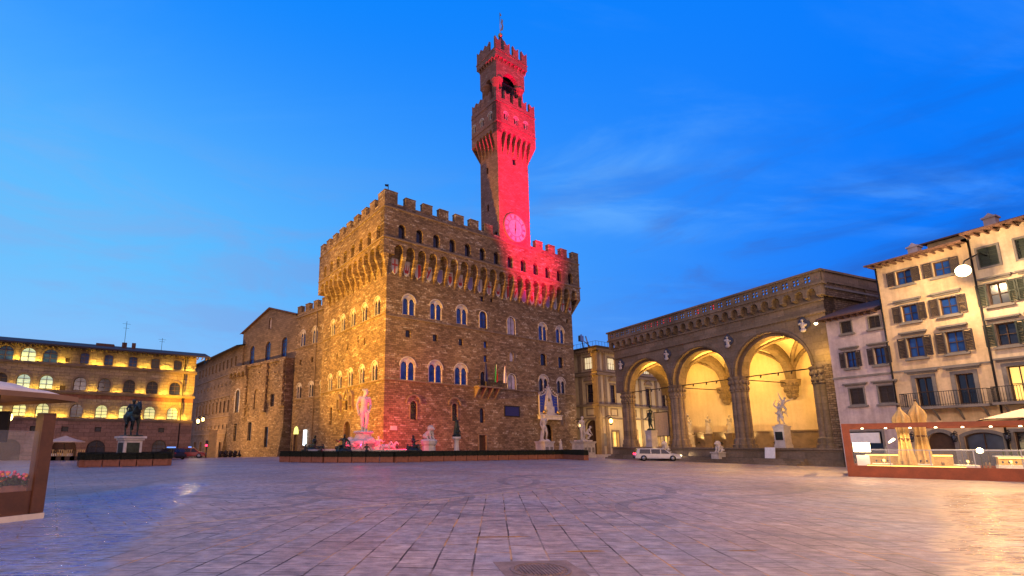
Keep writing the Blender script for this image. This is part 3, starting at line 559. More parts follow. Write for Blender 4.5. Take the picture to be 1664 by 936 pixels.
# tower
TX0, TX1, TY0, TY1, TB = 21.4, 28.9, -G, 3.7, 36.0
tw = Facade(pr, None, TY0 - .03)
tw.win(25.35, 52.7, .75, 1.3)
b = MB(); tw.wall(b, rect(TX0, TX1, 36.9, 57)); b.add([(TX0, TY0 - .03, 36.9), (TX0, TY1, 36.9), (TX0, TY1, 57), (TX0, TY0 - .03, 57), (TX1, TY0 - .03, 36.9), (TX1, TY1, 36.9), (TX1, TY1, 57), (TX1, TY0 - .03, 57)], [(4, 5, 6, 7), (1, 5, 6, 2)])
ts = Facade(pr, lambda u, d, z: (TX0 + d, -u, z))
for u, z in ((-1.7, 51.0), (-1.7, 43.6)): ts.win(u, z, .55, 1.3)
ts.win(.3, 36.95, .9, 2.0, 'round')
b.xf = ts.xf; ts.wall(b, rect(-TY1, G + .03, 36.9, 57)); b.xf = None
tower = b.build('tower', 'tower_brick', pr)
# clock
CZ, CU, CR = 40.2, 25.12, 2.62
def clockxf(r, a, d): return (CU + r * math.sin(a), TY0 - .03 - d, CZ + r * math.cos(a))
b = MB(); n_ = 48
b.add([clockxf(0, 0, .12)] + [clockxf(CR, 2 * PI * i / n_, .12) for i in range(n_)] + [clockxf(CR, 2 * PI * i / n_, -.02) for i in range(n_)], [(0, 1 + i, 1 + (i + 1) % n_) for i in range(n_)] + [(1 + i, 1 + (i + 1) % n_, 1 + n_ + (i + 1) % n_, 1 + n_ + i) for i in range(n_)])
clock = b.build('clock_face', 'marble', pr)
def ring(b, r0, r1, d):
    p = [clockxf(r, 2 * PI * i / n_, dd) for r, dd in ((r0, 0), (r0, d), (r1, d), (r1, 0)) for i in range(n_)]
    b.add(p, [(k_ * n_ + i, k_ * n_ + (i + 1) % n_, (k_ + 1) * n_ + (i + 1) % n_, (k_ + 1) * n_ + i) for k_ in range(3) for i in range(n_)])
b = MB(); ring(b, CR - .02, CR + .16, .22); ring(b, 1.62, 1.70, .15); b.build('dial_ring', 'brown_stone', clock)
b = MB(); ROM = ['XII', 'I', 'II', 'III', 'IIII', 'V', 'VI', 'VII', 'VIII', 'IX', 'X', 'XI']
def stroke(a, x0, y0, x1, y1, w):
    dx_, dy_ = x1 - x0, y1 - y0; l_ = math.hypot(dx_, dy_); nx, ny = -dy_ / l_ * w, dx_ / l_ * w
    b.add([(CU + (2.12 + y) * math.sin(a) + x * math.cos(a), TY0 - .03 - .135, CZ + (2.12 + y) * math.cos(a) - x * math.sin(a)) for x, y in ((x0 - nx, y0 - ny), (x1 - nx, y1 - ny), (x1 + nx, y1 + ny), (x0 + nx, y0 + ny))], [(0, 1, 2, 3)])
for i, s_ in enumerate(ROM):
    a = 2 * PI * i / 12; ws = [.13 if c == 'I' else .26 for c in s_]; x = -sum(ws) / 2
    for c, w_ in zip(s_, ws):
        cx = x + w_ / 2; x += w_
        if c == 'I': stroke(a, cx, -.32, cx, .32, .035)
        elif c == 'V': stroke(a, cx - .1, .32, cx, -.32, .035); stroke(a, cx + .1, .32, cx, -.32, .03)
        else: stroke(a, cx - .1, .32, cx + .1, -.32, .035); stroke(a, cx + .1, .32, cx - .1, -.32, .03)
b.build('numeral_ring', 'iron', clock)
b = MB(); b.add([clockxf(1.55, PI * 1.02, .2), clockxf(.3, PI * .9, .2), clockxf(.5, 0, .2), clockxf(.3, PI * 1.14, .2)], [(0, 1, 2, 3)]); b.add([clockxf(1.5, .05, .19), clockxf(.2, -.5, .19), clockxf(.2, .6, .19)], [(0, 1, 2)]); b.build('hand', 'iron', clock)
# tower gallery
tp = 1.12; hx0, hx1, hy0, hy1 = TX0 - tp, TX1 + tp, TY0 - tp, TY1 + tp
TA = [TX0 + .62 + (TX1 - TX0 - 1.24) / 5 * i for i in range(6)]
def tgal(xf, base, u0, u1, arches, wins):
    fc = Facade(pr, xf); fc.d = base - tp; fc.holes = []
    for u in wins: fc.bifora(u, 60.25, 1.0, 1.55, 'glass_dark')
    b = fc.mb(); aw, zb, sp_ = .78, 57.2, 57.7; outer = [(u1, zb), (u1, 63.4), (u0, 63.4), (u0, zb)]
    for a in arches: outer += [(a - aw / 2, zb)] + [(a - aw / 2 * math.cos(PI * i / 8), sp_ + aw / 2 * 1.2 * math.sin(PI * i / 8)) for i in range(9)] + [(a + aw / 2, zb)]
    b.prism(outer, fc.d, base - .002, fc.holes, hd=.5); st = arches[1] - arches[0]
    for i in range(len(arches) + 1):
        c = arches[0] - st / 2 + st * i; w0 = (st - aw) / 2
        b.add([(c - w0, base - tp + .004, zb), (c + w0, base - tp + .004, zb), (c + w0, base - .002, zb), (c - w0, base - .002, zb), (c - w0 * .4, base - .002, 53.9), (c + w0 * .4, base - .002, 53.9)], [(0, 1, 2, 3), (0, 1, 5, 4), (1, 2, 5), (0, 4, 3)])
    b.build('tower_gallery', 'tower_brick', pr)
tgal(None, TY0 - .03, hx0, hx1, TA, (22.6, 25.07, 27.55))
tgal(lambda u, d, z: (d, -u, z), TX0, -hy1, -hy0 + .03, [-TY1 + .6 + (TY1 - TY0 - 1.2) / 4 * i for i in range(5)], (-4.1, -1.75, .6))
b = MB(); b.add([(hx1, hy0, 57.2), (hx1, hy1, 57.2), (hx1, hy1, 63.4), (hx1, hy0, 63.4), (TX1, TY0, 53.9), (TX1, TY1, 53.9), (hx0, hy1, 63.4), (hx0, hy0, 63.4), (hx0, hy1, 57.2), (TX0, TY1, 53.9)], [(0, 1, 2, 3), (0, 1, 5, 4), (3, 2, 6, 7), (1, 8, 6, 2), (1, 5, 9, 8)])
for (x, y), (tx, ty), dirs in (((hx0, hy0 - .03 + .004), (TX0, TY0 - .03), ((1, 0), (0, 1))), ((hx1, hy0 - .03 + .004), (TX1, TY0 - .03), ((-1, 0),))):
    for ddx, ddy in dirs: b.add([(x, y, 57.2), (x + ddx * 1.25, y + ddy * 1.25, 57.2), (tx, ty, 53.9)], [(0, 1, 2)])
b.build('gallery_soffit', 'tower_brick', pr)
b = MB()
for z in (59.2, 63.3): b.box(hx0 - .1, hx1 + .1, hy0 - .14, hy0 - .032, z, z + .16); b.box(hx0 - .1, hx0 - .002, hy0 - .03, hy1, z, z + .16)
b.box(hx0, hx1, hy0 - .03, hy0 + .45, 63.46, 64.3); b.box(hx0, hx0 + .5, hy0 + .452, hy1, 63.46, 64.3); b.box(hx1 - .5, hx1, hy0 + .452, hy1, 63.46, 64.3); b.build('parapet', 'tower_brick', pr)
def swallow(x0, x1, y, z0, z1, axis='x', t_=.5):
    b = MB() if axis == 'x' else MB(lambda u, d, z: (d, u, z)); xm = (x0 + x1) / 2; h = z1 - z0
    b.prism([(x0, z0), (x1, z0), (x1, z1), (xm + (x1 - x0) * .2, z0 + h * .78), (xm, z0 + h * .70), (xm - (x1 - x0) * .2, z0 + h * .78), (x0, z1)], y, y + t_, back=True); b.build('merlon', 'tower_brick', pr)
w_ = hx1 - hx0
for i in range(5): x = hx0 + i * (w_ - 1.3) / 4; swallow(x, x + 1.3, hy0 - .03, 64.31, 66.2)
for i in range(1, 5): y = hy0 + .5 + i * (hy1 - hy0 - 1.9) / 4; swallow(y, y + 1.2, hx0, 64.31, 66.2, 'y'); swallow(y, y + 1.2, hx1 - .5, 64.31, 66.2, 'y')
# belfry: four round piers, arches, crowning battlements, pyramid and vane
BX0, BX1, BY0, BY1 = TX0 + .15, TX1 - .1, TY0 + .1, TY1 - .1
b = MB()
for x in (BX0 + .95, BX1 - .95):
    for y in (BY0 + .95, BY1 - .95): b.lathe([(1.0, 63.4), (.95, 69.4), (1.2, 69.6), (1.2, 70.0)], 20, (x, y, 0))
b.build('belfry_pier', 'tower_brick', pr)
cxm, hw_ = (BX0 + BX1) / 2, (BX1 - BX0) / 2 - 1.75
fb = Facade(pr, None, BY0); b = MB()
def archside(b, u0, u1):
    um = (u0 + u1) / 2; r = (u1 - u0) / 2 - 1.6
    return [(u1, 69.6), (u1, 74.6), (u0, 74.6), (u0, 69.6), (um - r, 69.6)] + [(um - r * math.cos(PI * i / 12), 69.6 + r * 1.0 * math.sin(PI * i / 12)) for i in range(1, 12)] + [(um + r, 69.6)]
for y0, y1 in ((BY0, BY0 + .9), (BY1 - .9, BY1)): b.prism(archside(b, BX0, BX1), y0, y1, back=True)
b.xf = lambda u, d, z: (d, u, z)
for x0, x1 in ((BX0 + .004, BX0 + .9), (BX1 - .9, BX1 - .004)): b.prism(archside(b, BY0 + .01, BY1 - .01), x0, x1, back=True)
b.xf = None; b.add([(BX0, BY0, 74.59), (BX1, BY0, 74.59), (BX1, BY1, 74.59), (BX0, BY1, 74.59)], [(0, 1, 2, 3)]); b.build('belfry_arch', 'tower_brick', pr)
b = MB(); q = .45
for i in range(9): x = BX0 - q + .1 + i * (BX1 - BX0 + 2 * q - .4) / 8; b.add([(x - .16, BY0 - q, 73.9), (x + .16, BY0 - q, 73.9), (x + .16, BY0, 73.9), (x - .16, BY0, 73.9), (x - .1, BY0, 73.1), (x + .1, BY0, 73.1)], [(0, 1, 2, 3), (0, 1, 5, 4), (1, 2, 5), (0, 4, 3)])
for i in range(7): y = BY0 + .3 + i * (BY1 - BY0 - .4) / 6; b.add([(BX0 - q, y - .16, 73.9), (BX0 - q, y + .16, 73.9), (BX0, y + .16, 73.9), (BX0, y - .16, 73.9), (BX0, y - .1, 73.1), (BX0, y + .1, 73.1)], [(0, 1, 2, 3), (0, 1, 5, 4), (1, 2, 5), (0, 4, 3)])
b.box(BX0 - q, BX1 + q, BY0 - q, BY1 + q, 73.92, 75.6); b.box(BX0 - q - .1, BX1 + q + .1, BY0 - q - .1, BY1 + q + .1, 75.0, 75.14); b.build('belfry_crown', 'tower_brick', pr)
w_ = BX1 - BX0 + 2 * q
for i in range(4): x = BX0 - q + i * (w_ - 1.4) / 3; swallow(x, x + 1.4, BY0 - q, 75.61, 77.9, 'x', .45)
for i in range(1, 4): y = BY0 - q + .6 + i * (BY1 - BY0 + 2 * q - 1.9) / 3; swallow(y, y + 1.2, BX0 - q, 75.61, 77.9, 'y', .45); swallow(y, y + 1.2, BX1 + q - .45, 75.61, 77.9, 'y', .45)
by = (BY0 + BY1) / 2
b = MB(); b.lathe([(2.6, 75.7), (.25, 81.6)], 4, (cxm - .2, by, 0), smooth=False, sq=.5); b.build('spire', 'roof_dark', pr)
b = MB(); b.ell((cxm - .2, by, 82.0), .48); b.tube([(cxm - .2, by, 82), (cxm - .2, by, 87.2)], .06); b.build('finial', 'gilt', pr)
b = MB(); b.prism([(cxm - .1, 83.2), (cxm + .5, 83.6), (cxm + .7, 84.6), (cxm + .5, 85.2), (cxm + .65, 85.9), (cxm + .3, 86.2), (cxm + .1, 85.2), (cxm + .35, 84.5)], by, by + .08, back=True); b.prism([(cxm - .2, 86.4), (cxm + .25, 86.9), (cxm - .2, 87.4)], by, by + .06, back=True); b.build('weather_vane', 'gilt', pr)
b = MB(); b.lathe([(.95, 70.0), (.8, 70.3), (.62, 71.2), (.45, 71.8), (0, 72)], 16, (cxm, by, 0)); b.build('bell', 'bronze', pr)
b = MB(); b.box(BX0 + .5, BX1 - .5, by - .2, by + .2, 72.1, 72.4); b.box(BX0 + 1, BX1 - 1, BY0 + .4, BY0 + .55, 69.3, 69.5); b.box(BX0 + 1, BX1 - 1, BY0 + .4, BY0 + .55, 67.8, 67.95)
for i in range(12): x = BX0 + 1 + i * .42; b.box(x, x + .06, BY0 + .42, BY0 + .5, 67.95, 69.3)
b.build('bell_frame', 'iron', pr)
# roof
b = MB(); b.add([(4, 8, 36.95), (36, 8, 36.95), (36, 24, 36.95), (4, 24, 36.95), (8, 14, 39), (32, 14, 39)], [(0, 1, 5, 4), (1, 2, 5), (2, 3, 4, 5), (3, 0, 4)]); b.build('roof', 'tile', pr)

# ------------------------------------------------------------------ the north wing, the gabled hall and the long palace behind
def facing(P, yaw):                 # a front running away to the left: local x points right along it
    a = Vector((math.sin(R(yaw)), math.cos(R(yaw)), 0)) * -1
    return math.atan2(a.y, a.x), a
END = Vector((-23.0, 92.2, 0)); rzW, aW = facing(END, -45.3)
wg = thing('palace_wing', 'battlemented stone wing with three twin windows beside the lit corner', 'building', END, rzW)
fw = Facade(wg)
for u in (-7.61, -3.05, 1.1 - .25): fw.bifora(u, 21.4, 2.0, 3.3)
for u in (-8.1, -3.55, .6): fw.bifora(u, 10.9, 1.9, 2.95, 'glass_dark')
for u in (-8.1, -3.62, .75): fw.win(u, 17.6, .7, 1.1)
fw.win(-8.3, -1.2, 1.7, 5.0, 'seg', 'wood_dark', 'brown_stone', .12, name='door'); fw.win(.66, 2.1, 1.0, 3.0)
b = MB(); fw.wall(b, rect(-10.5, 1.7, -3, 28.6)); b.add([(-10.5, 0, -3), (-10.5, 14, -3), (-10.5, 14, 28.6), (-10.5, 0, 28.6), (1.7, 0, 28.6), (1.7, 14, 28.6)], [(0, 1, 2, 3), (3, 2, 5, 4)]); b.build('wall', 'rough_rubble', wg)
b = MB(); b.box(-10.6, 1.7, -.14, -.003, 21.1, 21.28); b.box(-10.6, 1.7, -.14, -.003, 10.6, 10.76); b.box(-10.6, 1.7, -.25, -.003, 27.6, 27.85); b.tube([(-2.2, -.15, 27.5), (-2.2, -.15, -1)], .08); b.build('string_course', 'brown_stone', wg)
for i in range(4): merlon(wg, -10.4 + 3.15 * i, -8.8 + 3.15 * i, 0.02, .8, 28.61, 30.0, 'rough_rubble')
b = MB(); b.prism(arch(-8.3, 3.85, 1.8, 1.5, 'point'), -.06, -.01); b.build('lit_lunette', 'lunette_glow', wg)
b = MB(); b.box(-4.95, -3.85, -.35, -.25, 1.7, 4.6); b.box(-4.45, -4.35, -.3, -.01, 4.5, 4.6); b.build('lit_banner', 'lamp_cool', wg)
HP = END + aW * -10.5; rzG, aG = facing(HP, -48)
gh = thing('gabled_hall', 'rough unfinished stone hall with gable and three arched upper windows', 'building', HP, rzG)
fg = Facade(gh)
for u in (-18.3, -11.1, -4.25): fg.win(u, 20.1, 2.2, 4.3, 'round', 'glass_blue', 'brown_stone', .22, 2, 3)
fg.win(-10.9, 27.2, 1.2, 2.6, 'round', 'blind_panel', 'brown_stone', .2)
b = MB(); fg.wall(b, [(-23.4, 19.4), (0, 19.4), (0, 28.3), (-11.0, 31.9), (-23.4, 28.0)]); b.add([(-23.4, 0, -3), (-23.4, 30, -3), (-23.4, 30, 28), (-23.4, 0, 28)], [(0, 1, 2, 3)]); b.build('upper_wall', 'palace_brown', gh)
fl = Facade(gh, None, -1.5)
for u, z, w, h in ((-20.85, 2.6, 1.5, 4.0), (-14.1, 2.7, 1.5, 4.0)): fl.win(u, z, w, h, 'seg', 'glass_dark', 'brown_stone', .2)
fl.win(-6.9, 1.3, 1.4, 4.2, 'rect', 'glass_dark'); fl.win(-5.3, 9.6, 1.5, 2.6, 'rect', 'glass_dark', muntin=1, rows=2); fl.win(-20.9, 9.0, 1.9, 5.2, 'round', 'glass_grey', 'marble_old', .3, 1, 3, .25)
fl.win(-12.1, 9.4, 2.0, 4.4, 'round', 'rough_rubble', 'brown_stone', .0, depth=.25, name='blocked_niche')
for u in (-18.8, -17.3): fl.holes.append(rect(u - .15, u + .15, 9, 14)) if 0 else None
b = MB()
outer = rect(-24.6, -.5, -3, 19.35); fl.wall(b, outer, reveal=.6); b.add([(-24.6, -1.5, 19.35), (-.5, -1.5, 19.35), (-.5, .3, 19.35), (-24.6, .3, 19.35), (-24.6, -1.5, -3), (-24.6, 8, -3), (-24.6, 8, 19.35), (-.5, -1.5, -3), (-.5, .3, -3)], [(0, 1, 2, 3), (0, 4, 5, 6), (1, 7, 8, 2)])
# unfinished toothing, battered foot, blind arches under the ledge
b.add([(-25.2, -2.9, -3), (-.4, -2.9, -3), (-.4, -1.505, 6.2), (-25.2, -1.505, 6.2)], [(0, 1, 2, 3)]) if 0 else None
for i in range(60):
    u = random.uniform(-24, -1); z = random.uniform(7.5, 18.5)
    if any(abs(u - c) < 1.9 and z < 15 for c in (-20.9, -12.1, -5.3)): continue
    w = random.uniform(.25, .8); h = random.uniform(.15, .5); b.box(u, u + w, -1.5 - random.uniform(.06, .25), -1.498, z, z + h)
b.build('lower_wall', 'rough_rubble', gh)
b = MB(); b.prism([(-24.7, 17.0)] + sum([[(c - .75, 17.0)] + [(c - .75 * math.cos(PI * i / 6), 17.4 + .75 * math.sin(PI * i / 6)) for i in range(7)] + [(c + .75, 17.0)] for c in (-23.2, -21.3, -19.4, -17.5)], []) + [(-16.4, 17.0), (-16.4, 19.5), (-24.7, 19.5)], -2.3, -1.5, back=False); b.box(-16.4, -.4, -1.9, -1.5, 18.9, 19.5); b.add([(-24.7, -2.3, 19.5), (-16.4, -2.3, 19.5), (-16.4, .2, 19.5), (-24.7, .2, 19.5)], [(0, 1, 2, 3)]); b.build('corbel_ledge', 'rough_rubble', gh)
for u, z0, z1, w in ((-17.0, 7.5, 17, 1.1), (-8.6, 8.5, 18.8, 2.0), (-1.6, 9.5, 19.2, 1.4)):
    b = MB(); b.box(u - w / 2, u + w / 2, -1.95, -1.502, z0, z1)
    for i in range(8): z = z0 + (z1 - z0) * i / 8; b.box(u + w / 2 - .05, u + w / 2 + random.uniform(.05, .4), -1.85, -1.503, z, z + .6)
    b.build('toothed_pier', 'ashlar', gh)
b = MB(); b.add([(-25, -1.501, 6.2), (-.3, -1.501, 6.2), (-.3, -2.9, -3), (-25, -2.9, -3), (-25, -1.4, -3), (-.3, -1.4, -3)], [(0, 3, 4), (1, 5, 2)]);
b.box(-24.8, -.4, -1.75, -1.502, -3, .6); b.build('plinth', 'rough_rubble', gh)
b = MB(); b.add([(-24.2, -.5, 28.0), (-11.0, -.5, 32.15), (-11, 30, 32.15), (-24.2, 30, 28.0), (.5, -.5, 28.55), (.5, 30, 28.55), (-24.2, -.5, 27.75), (-11, -.5, 31.9), (.5, -.5, 28.3)], [(0, 1, 2, 3), (1, 4, 5, 2), (0, 1, 7, 6), (1, 4, 8, 7)]); b.build('roof', 'tile', gh)
LP = HP + aG * -25.2; rzL, aL = facing(LP, -39.8)
lp = thing('long_palace', 'long receding four storey brown palace with many windows in the side street', 'building', LP, rzL)
fp = Facade(lp)
for i in range(11):
    u = -1.6 - 3.25 * i
    fp.win(u, 20.6, 1.25, 2.4, 'rect', 'glass_dark', 'brown_stone', .18, 1, 2); fp.win(u, 16.2, .75, 1.0, 'rect', 'glass_dark', 'brown_stone', .12)
    fp.win(u, 9.6, 1.3, 3.0, 'rect', 'glass_dark', 'brown_stone', .2, 1, 2, hood=.4); fp.win(u, 5.7, .75, 1.0, 'rect', 'glass_dark', 'brown_stone', .1)
for i in range(6): fp.win(-3 - 6 * i, -1.95, 2.2, 4.4, 'rect', 'wood_dark', 'brown_stone', .2, name='shop_door')
b = MB(); fp.wall(b, rect(-40, 3.2, -3, 24.9)); b.add([(3.2, 0, -3), (3.2, 12, -3), (3.2, 12, 24.9), (3.2, 0, 24.9)], [(0, 1, 2, 3)]); b.build('wall', 'palace_brown', lp)
b = MB()
for z in (13.6, 18.9, 8.6, 4.4): b.box(-40, 3.2, -.22, -.003, z, z + .25)
b.build('string_course', 'brown_stone', lp)
b = MB(); b.add([(-40.5, -1.7, 24.7), (3.6, -1.7, 24.7), (3.6, 8, 27.4), (-40.5, 8, 27.4), (-40.5, 0, 24.9), (3.6, 0, 24.9), (3.6, -1.7, 24.5), (-40.5, -1.7, 24.5)], [(0, 1, 2, 3), (4, 5, 6, 7), (0, 1, 6, 7)]); b.build('roof', 'roof_dark', lp)

# ------------------------------------------------------------------ the uplit merchants' palace on the left
LE = Vector((-37.18, 73.0, 0)); aB = Vector((math.sin(R(58.8)), math.cos(R(58.8)), 0)); rzB = math.atan2(aB.y, aB.x)
lb = thing('merchant_palace', 'long stone palace with yellow uplights along three rows of arched windows', 'building', LE, rzB)
fm = Facade(lb)
for u, w, h, z in ((-21.8, 1.7, 1.9, 12.5), (-19.5, 1.6, 1.85, 12.5), (-17.25, 1.6, 1.85, 12.5)): fm.win(u, z, w, h, 'round', 'glass_lit_teal' if u > -20.5 and u < -19 else 'glass_blue', 'brown_stone', .16, 1, 2)
for u in (-13.55, -10.83, -7.95, -5.19, -2.32): fm.win(u, 12.7, 1.05, 1.5, 'seg', 'glass_grey' if u in (-5.19, -2.32) else 'glass_blue', 'brown_stone', .14, 1, 2)
fm.win(-15.36, 12.75, .5, .6, 'seg', 'wood_dark')
BU = [-24.2, -21.9, -19.61, -17.29, -13.69, -10.95, -8.07, -5.28, -2.41]
for u in BU: fm.win(u, 9.02, 1.45, 1.85, 'round', {-19.61: 'glass_lit_teal', -17.29: 'glass_lit_teal', -13.69: 'glass_grey'}.get(u, 'glass_dark'), 'brown_stone', .22, 1, 2)
fm.win(-15.49, 8.95, .6, .6, 'rect', 'wood_dark')
for u in BU[1:]: fm.win(u if u not in (-8.07,) else -8.3, 5.42, 1.4, 1.8, 'round', 'glass_lit' if u not in (-13.69,) else 'glass_grey', 'brown_stone', .22, 1, 3)
for u in (-21, -17.86, -14.66, -11.07, -3.62): fm.win(u, 3.55, .75, .65)
fm.win(-14.5, -.05, 2.6, 2.75, 'round', 'wood_dark', 'brown_stone', .25, name='arched_door'); fm.win(-11.05, -.05, 2.1, 2.5, 'round', 'glass_dark', 'dark_base_stone', .45, 1, 2, name='shop_window'); fm.win(-3.7, .75, 1.75, 1.75, 'round', 'glass_grey', 'dark_base_stone', .4, 2, 2, name='shop_window')
fm.win(-20, -.05, 2.3, 2.6, 'round', 'wood_dark', 'brown_stone', .25, name='arched_door')
b = MB(); fm.wall(b, rect(-34, .1, -1.5, 14.9)); b.add([(.1, 0, -1.5), (.1, 16, -1.5), (.1, 16, 14.9), (.1, 0, 14.9)], [(0, 1, 2, 3)])
for i, f_ in enumerate(b.f):
    pass
b.build('wall', 'merchant_stone', lb)
b = MB(); hs = [h for h in fm.holes if max(p[1] for p in h) < 4.6]; b.prism(rect(-34, .25, -1.4, 5.1), -.12, -.003, hs, sides=True); b.build('ground_floor_facing', 'dark_base_stone', lb)
b = MB()
for z in (5.12, 8.72, 12.3): b.box(-34, .3, -.34, -.003, z, z + .18); b.box(-34, .3, -.22, -.003, z - .16, z - .004)
b.build('string_course', 'brown_stone', lb)
b = MB(); b.box(-34, .12, -.03, -.002, 7.95, 8.5); b.build('painted_frieze', 'red_frieze', lb)
for i in range(14):
    b = MB(); u = -1 - 1.15 * i; b.prism([(u - .14, 8.38), (u + .14, 8.38), (u + .12, 8.18), (u, 8.06), (u - .12, 8.18)], -.06, -.03); b.build('painted_shield', 'terracotta', lb)
b = MB(); b.add([(-34, -1.7, 14.75), (1.8, -1.7, 14.75), (1.8, 7, 16.6), (-34, 7, 16.6), (-34, -1.7, 14.55), (1.8, -1.7, 14.55), (1.8, 7, 14.7), (-34, .02, 14.9), (.12, .02, 14.9)], [(0, 1, 2, 3), (0, 1, 5, 4), (1, 2, 6, 5), (4, 5, 8, 7)])
b.build('roof', 'roof_dark', lb)
b = MB()
for i in range(60): u = -33.5 + i * .59; b.box(u, u + .12, -1.62, -.02, 14.4, 14.55)
b.build('rafters', 'wood_dark', lb)
b = MB(); b.tube([(-1.35, -.14, 14.5), (-1.35, -.14, .2)], .07); b.build('drain_pipe', 'iron', lb)
b = MB(); b.box(-9.6, -9.0, 2.5, 3.1, 15.4, 16.5); b.box(-8.4, -7.9, 2.8, 3.3, 15.4, 16.6); b.box(-12.8, -10.6, 4, 5.4, 15.4, 16.35); b.build('chimney', 'tile', lb)
for u, h in ((-9.3, 4.2), (-4.6, 2.2)):
    b = MB(); b.tube([(u, 2, 15.4), (u, 2, 15.4 + h)], .03, 6); b.tube([(u - .5, 2, 15.4 + h * .9), (u + .5, 2, 15.4 + h * .9)], .018, 5); b.tube([(u - .35, 2, 15.4 + h * .75), (u + .35, 2, 15.4 + h * .75)], .018, 5); b.build('antenna', 'iron', lb)
for z, us in ((12.62, [-23, -20.6, -18.4, -16.2, -12.2, -9.4, -6.6, -3.75, -1.0]), (9.0, [-23, -20.7, -18.4, -16.3, -12.3, -9.5, -6.7, -3.85, -1.1]), (5.4, [-20.7, -18.4, -15.5, -12.3, -9.6, -6.8, -3.85, -1.1])):
    for u in us:
        lamp('uplight', 'AREA', (u, -.36, z - .02), (70 if z < 6 else (66 if z > 12 else 60)) * random.uniform(.7, 1.2), (1, .63, .085), (u, .30, z + 2.2), 1.5, sy=.08, parent=lb)
        b = MB(); b.box(u - .12, u + .12, -.31, -.20, z - .14 + .02, z - .04); b.build('uplight_box', 'iron', lb)
# ------------------------------------------------------------------ gallery palace at the corner, seen between the tower palace and the arcade
UC = Vector((.31522 * 96, 96, 0)); aU = Vector((math.sin(R(56.6)), math.cos(R(56.6)), 0)); rzU = math.atan2(aU.y, aU.x)
ub = thing('museum_palace', 'pale museum palace with corner pilasters lit by yellow lamps behind the arcade', 'building', UC, rzU)
fu = Facade(ub); KU = 96 / 86
NX = lambda u, d, z: (d, -u, z)
fl_ = Facade(ub, NX)
def uz_(z): return (z - 1.9) * KU + 1.9
def uffizi_face(fc, us, u0, u1, doors):
    for u in us:
        fc.win(u, uz_(9.2), 1.5, 3.6, 'rect', 'glass_dark', 'brown_stone', .28, 1, 3)
        b = fc.mb(); z = uz_(13.0); b.prism([(u - 1.3, z), (u + 1.3, z), (u + 1.1, z + .45), (u, z + 1.0), (u - 1.1, z + .45)], -.35, -.003); b.box(u - 1.2, u + 1.2, -.4, -.003, uz_(8.95), uz_(9.2) - .30); b.build('window_pediment', 'brown_stone', ub)
        fc.win(u, uz_(15.2), 2.4, 2.4, 'rect', 'glass_lit_cream', 'brown_stone', .12, 3, 1)
        b = fc.mb(); b.prism(rect(u - 1.1, u + 1.1, uz_(6.8), uz_(8.2)), -.1, -.003, [rect(u - .85, u + .85, uz_(7.0), uz_(8.0))]); b.build('wall_panel', 'brown_stone', ub)
    for u, w, h, k_ in doors: fc.win(u, 0, w, h, k_, 'glass_lit_warm' if k_ == 'rect' else 'wood_dark', 'brown_stone', .3, 1, 2, .6, name='doorway')
fu2 = [4.6, 10.6, 16.2, 21.8, 27.4]
uffizi_face(fu, fu2, 0, 40, [(4.6, 1.9, 4.4, 'rect'), (10.6, 1.9, 4.6, 'rect'), (16.2, 1.9, 4.6, 'rect'), (21.8, 1.9, 4.6, 'rect')])
uffizi_face(fl_, [-1.9], -9, 0, [(-1.9, 3.2, 6.6, 'round')])
b = MB(); fu.wall(b, rect(0, 45, -1, uz_(18.6)), reveal=.6); b.xf = NX; fl_.wall(b, rect(-9, 0, -1, uz_(18.6)), reveal=.6); b.xf = None; b.build('wall', 'plaster_uffizi', ub)
b = MB()
for xf, a0, a1, sgn in ((None, .0, 45, 1), (NX, -9, .0, -1)):
    b.xf = xf
    for z, h, o_ in ((13.95, .4, .42), (8.5, .4, .42), (14.6, .2, .2), (18.3, .5, .9), (6.3, .25, .2)):
        b.box(a0 - (o_ if sgn > 0 else 0), a1 + (o_ - .003 if sgn < 0 else 0), -o_, -.004, uz_(z), uz_(z) + h)
    ps = [.45, 2.2, 7.5, 13.4, 19, 24.6] if sgn > 0 else [-.45, -4.2, -6]
    for u in ps:
        for z0, z1 in ((-1, 8.45), (8.95, 13.9), (14.85, 18.25)): b.box(u - .42, u + .42, -.16, -.005, uz_(z0) if z0 > 0 else -1, uz_(z1))
    for i in range(int((a1 - a0) / .55)): u = a0 + .2 + i * .55; b.box(u, u + .22, -.8, -.91 + .3, uz_(17.9), uz_(18.3))
b.xf = None; b.build('cornice', 'brown_stone', ub)
b = MB(); b.box(-1.3, 45, -1.3, 12, uz_(18.8), uz_(19.0)); b.add([(-1.2, -1.2, uz_(19.01)), (45, -1.2, uz_(19.01)), (45, 9, uz_(20.6)), (-1.2 + 9, 9, uz_(20.6))], [(0, 1, 2, 3)]); b.build('roof', 'roof_dark', ub)
b = MB()
for i in range(10): b.tube([(-.8 + i * .9, -.8, uz_(19.0)), (-.8 + i * .9, -.8, uz_(19.0) + 1.0)], .03, 5)
b.tube([(-.8, -.8, uz_(19) + 1), (8, -.8, uz_(19) + 1)], .03, 5); b.xf = NX
b.tube([(-8, -.8, uz_(19) + 1), (.8, -.8, uz_(19) + 1)], .03, 5)
for i in range(9): b.tube([(-i, -.8, uz_(19.0)), (-i, -.8, uz_(19.0) + 1)], .03, 5)
b.build('roof_railing', 'iron', ub)
b = MB(); b.tube([(3.5, 6, uz_(20)), (3.0, 6, uz_(22.6))], .14); b.tube([(5.4, 6, uz_(20)), (4.4, 6, uz_(22.4))], .14); b.box(2.4, 3.4, 5.7, 6.3, uz_(21.2), uz_(22.3)); b.tube([(3.4, 6, uz_(21.5)), (6.5, 6, uz_(20.2))], .1); b.build('roof_plant', 'steel', ub)
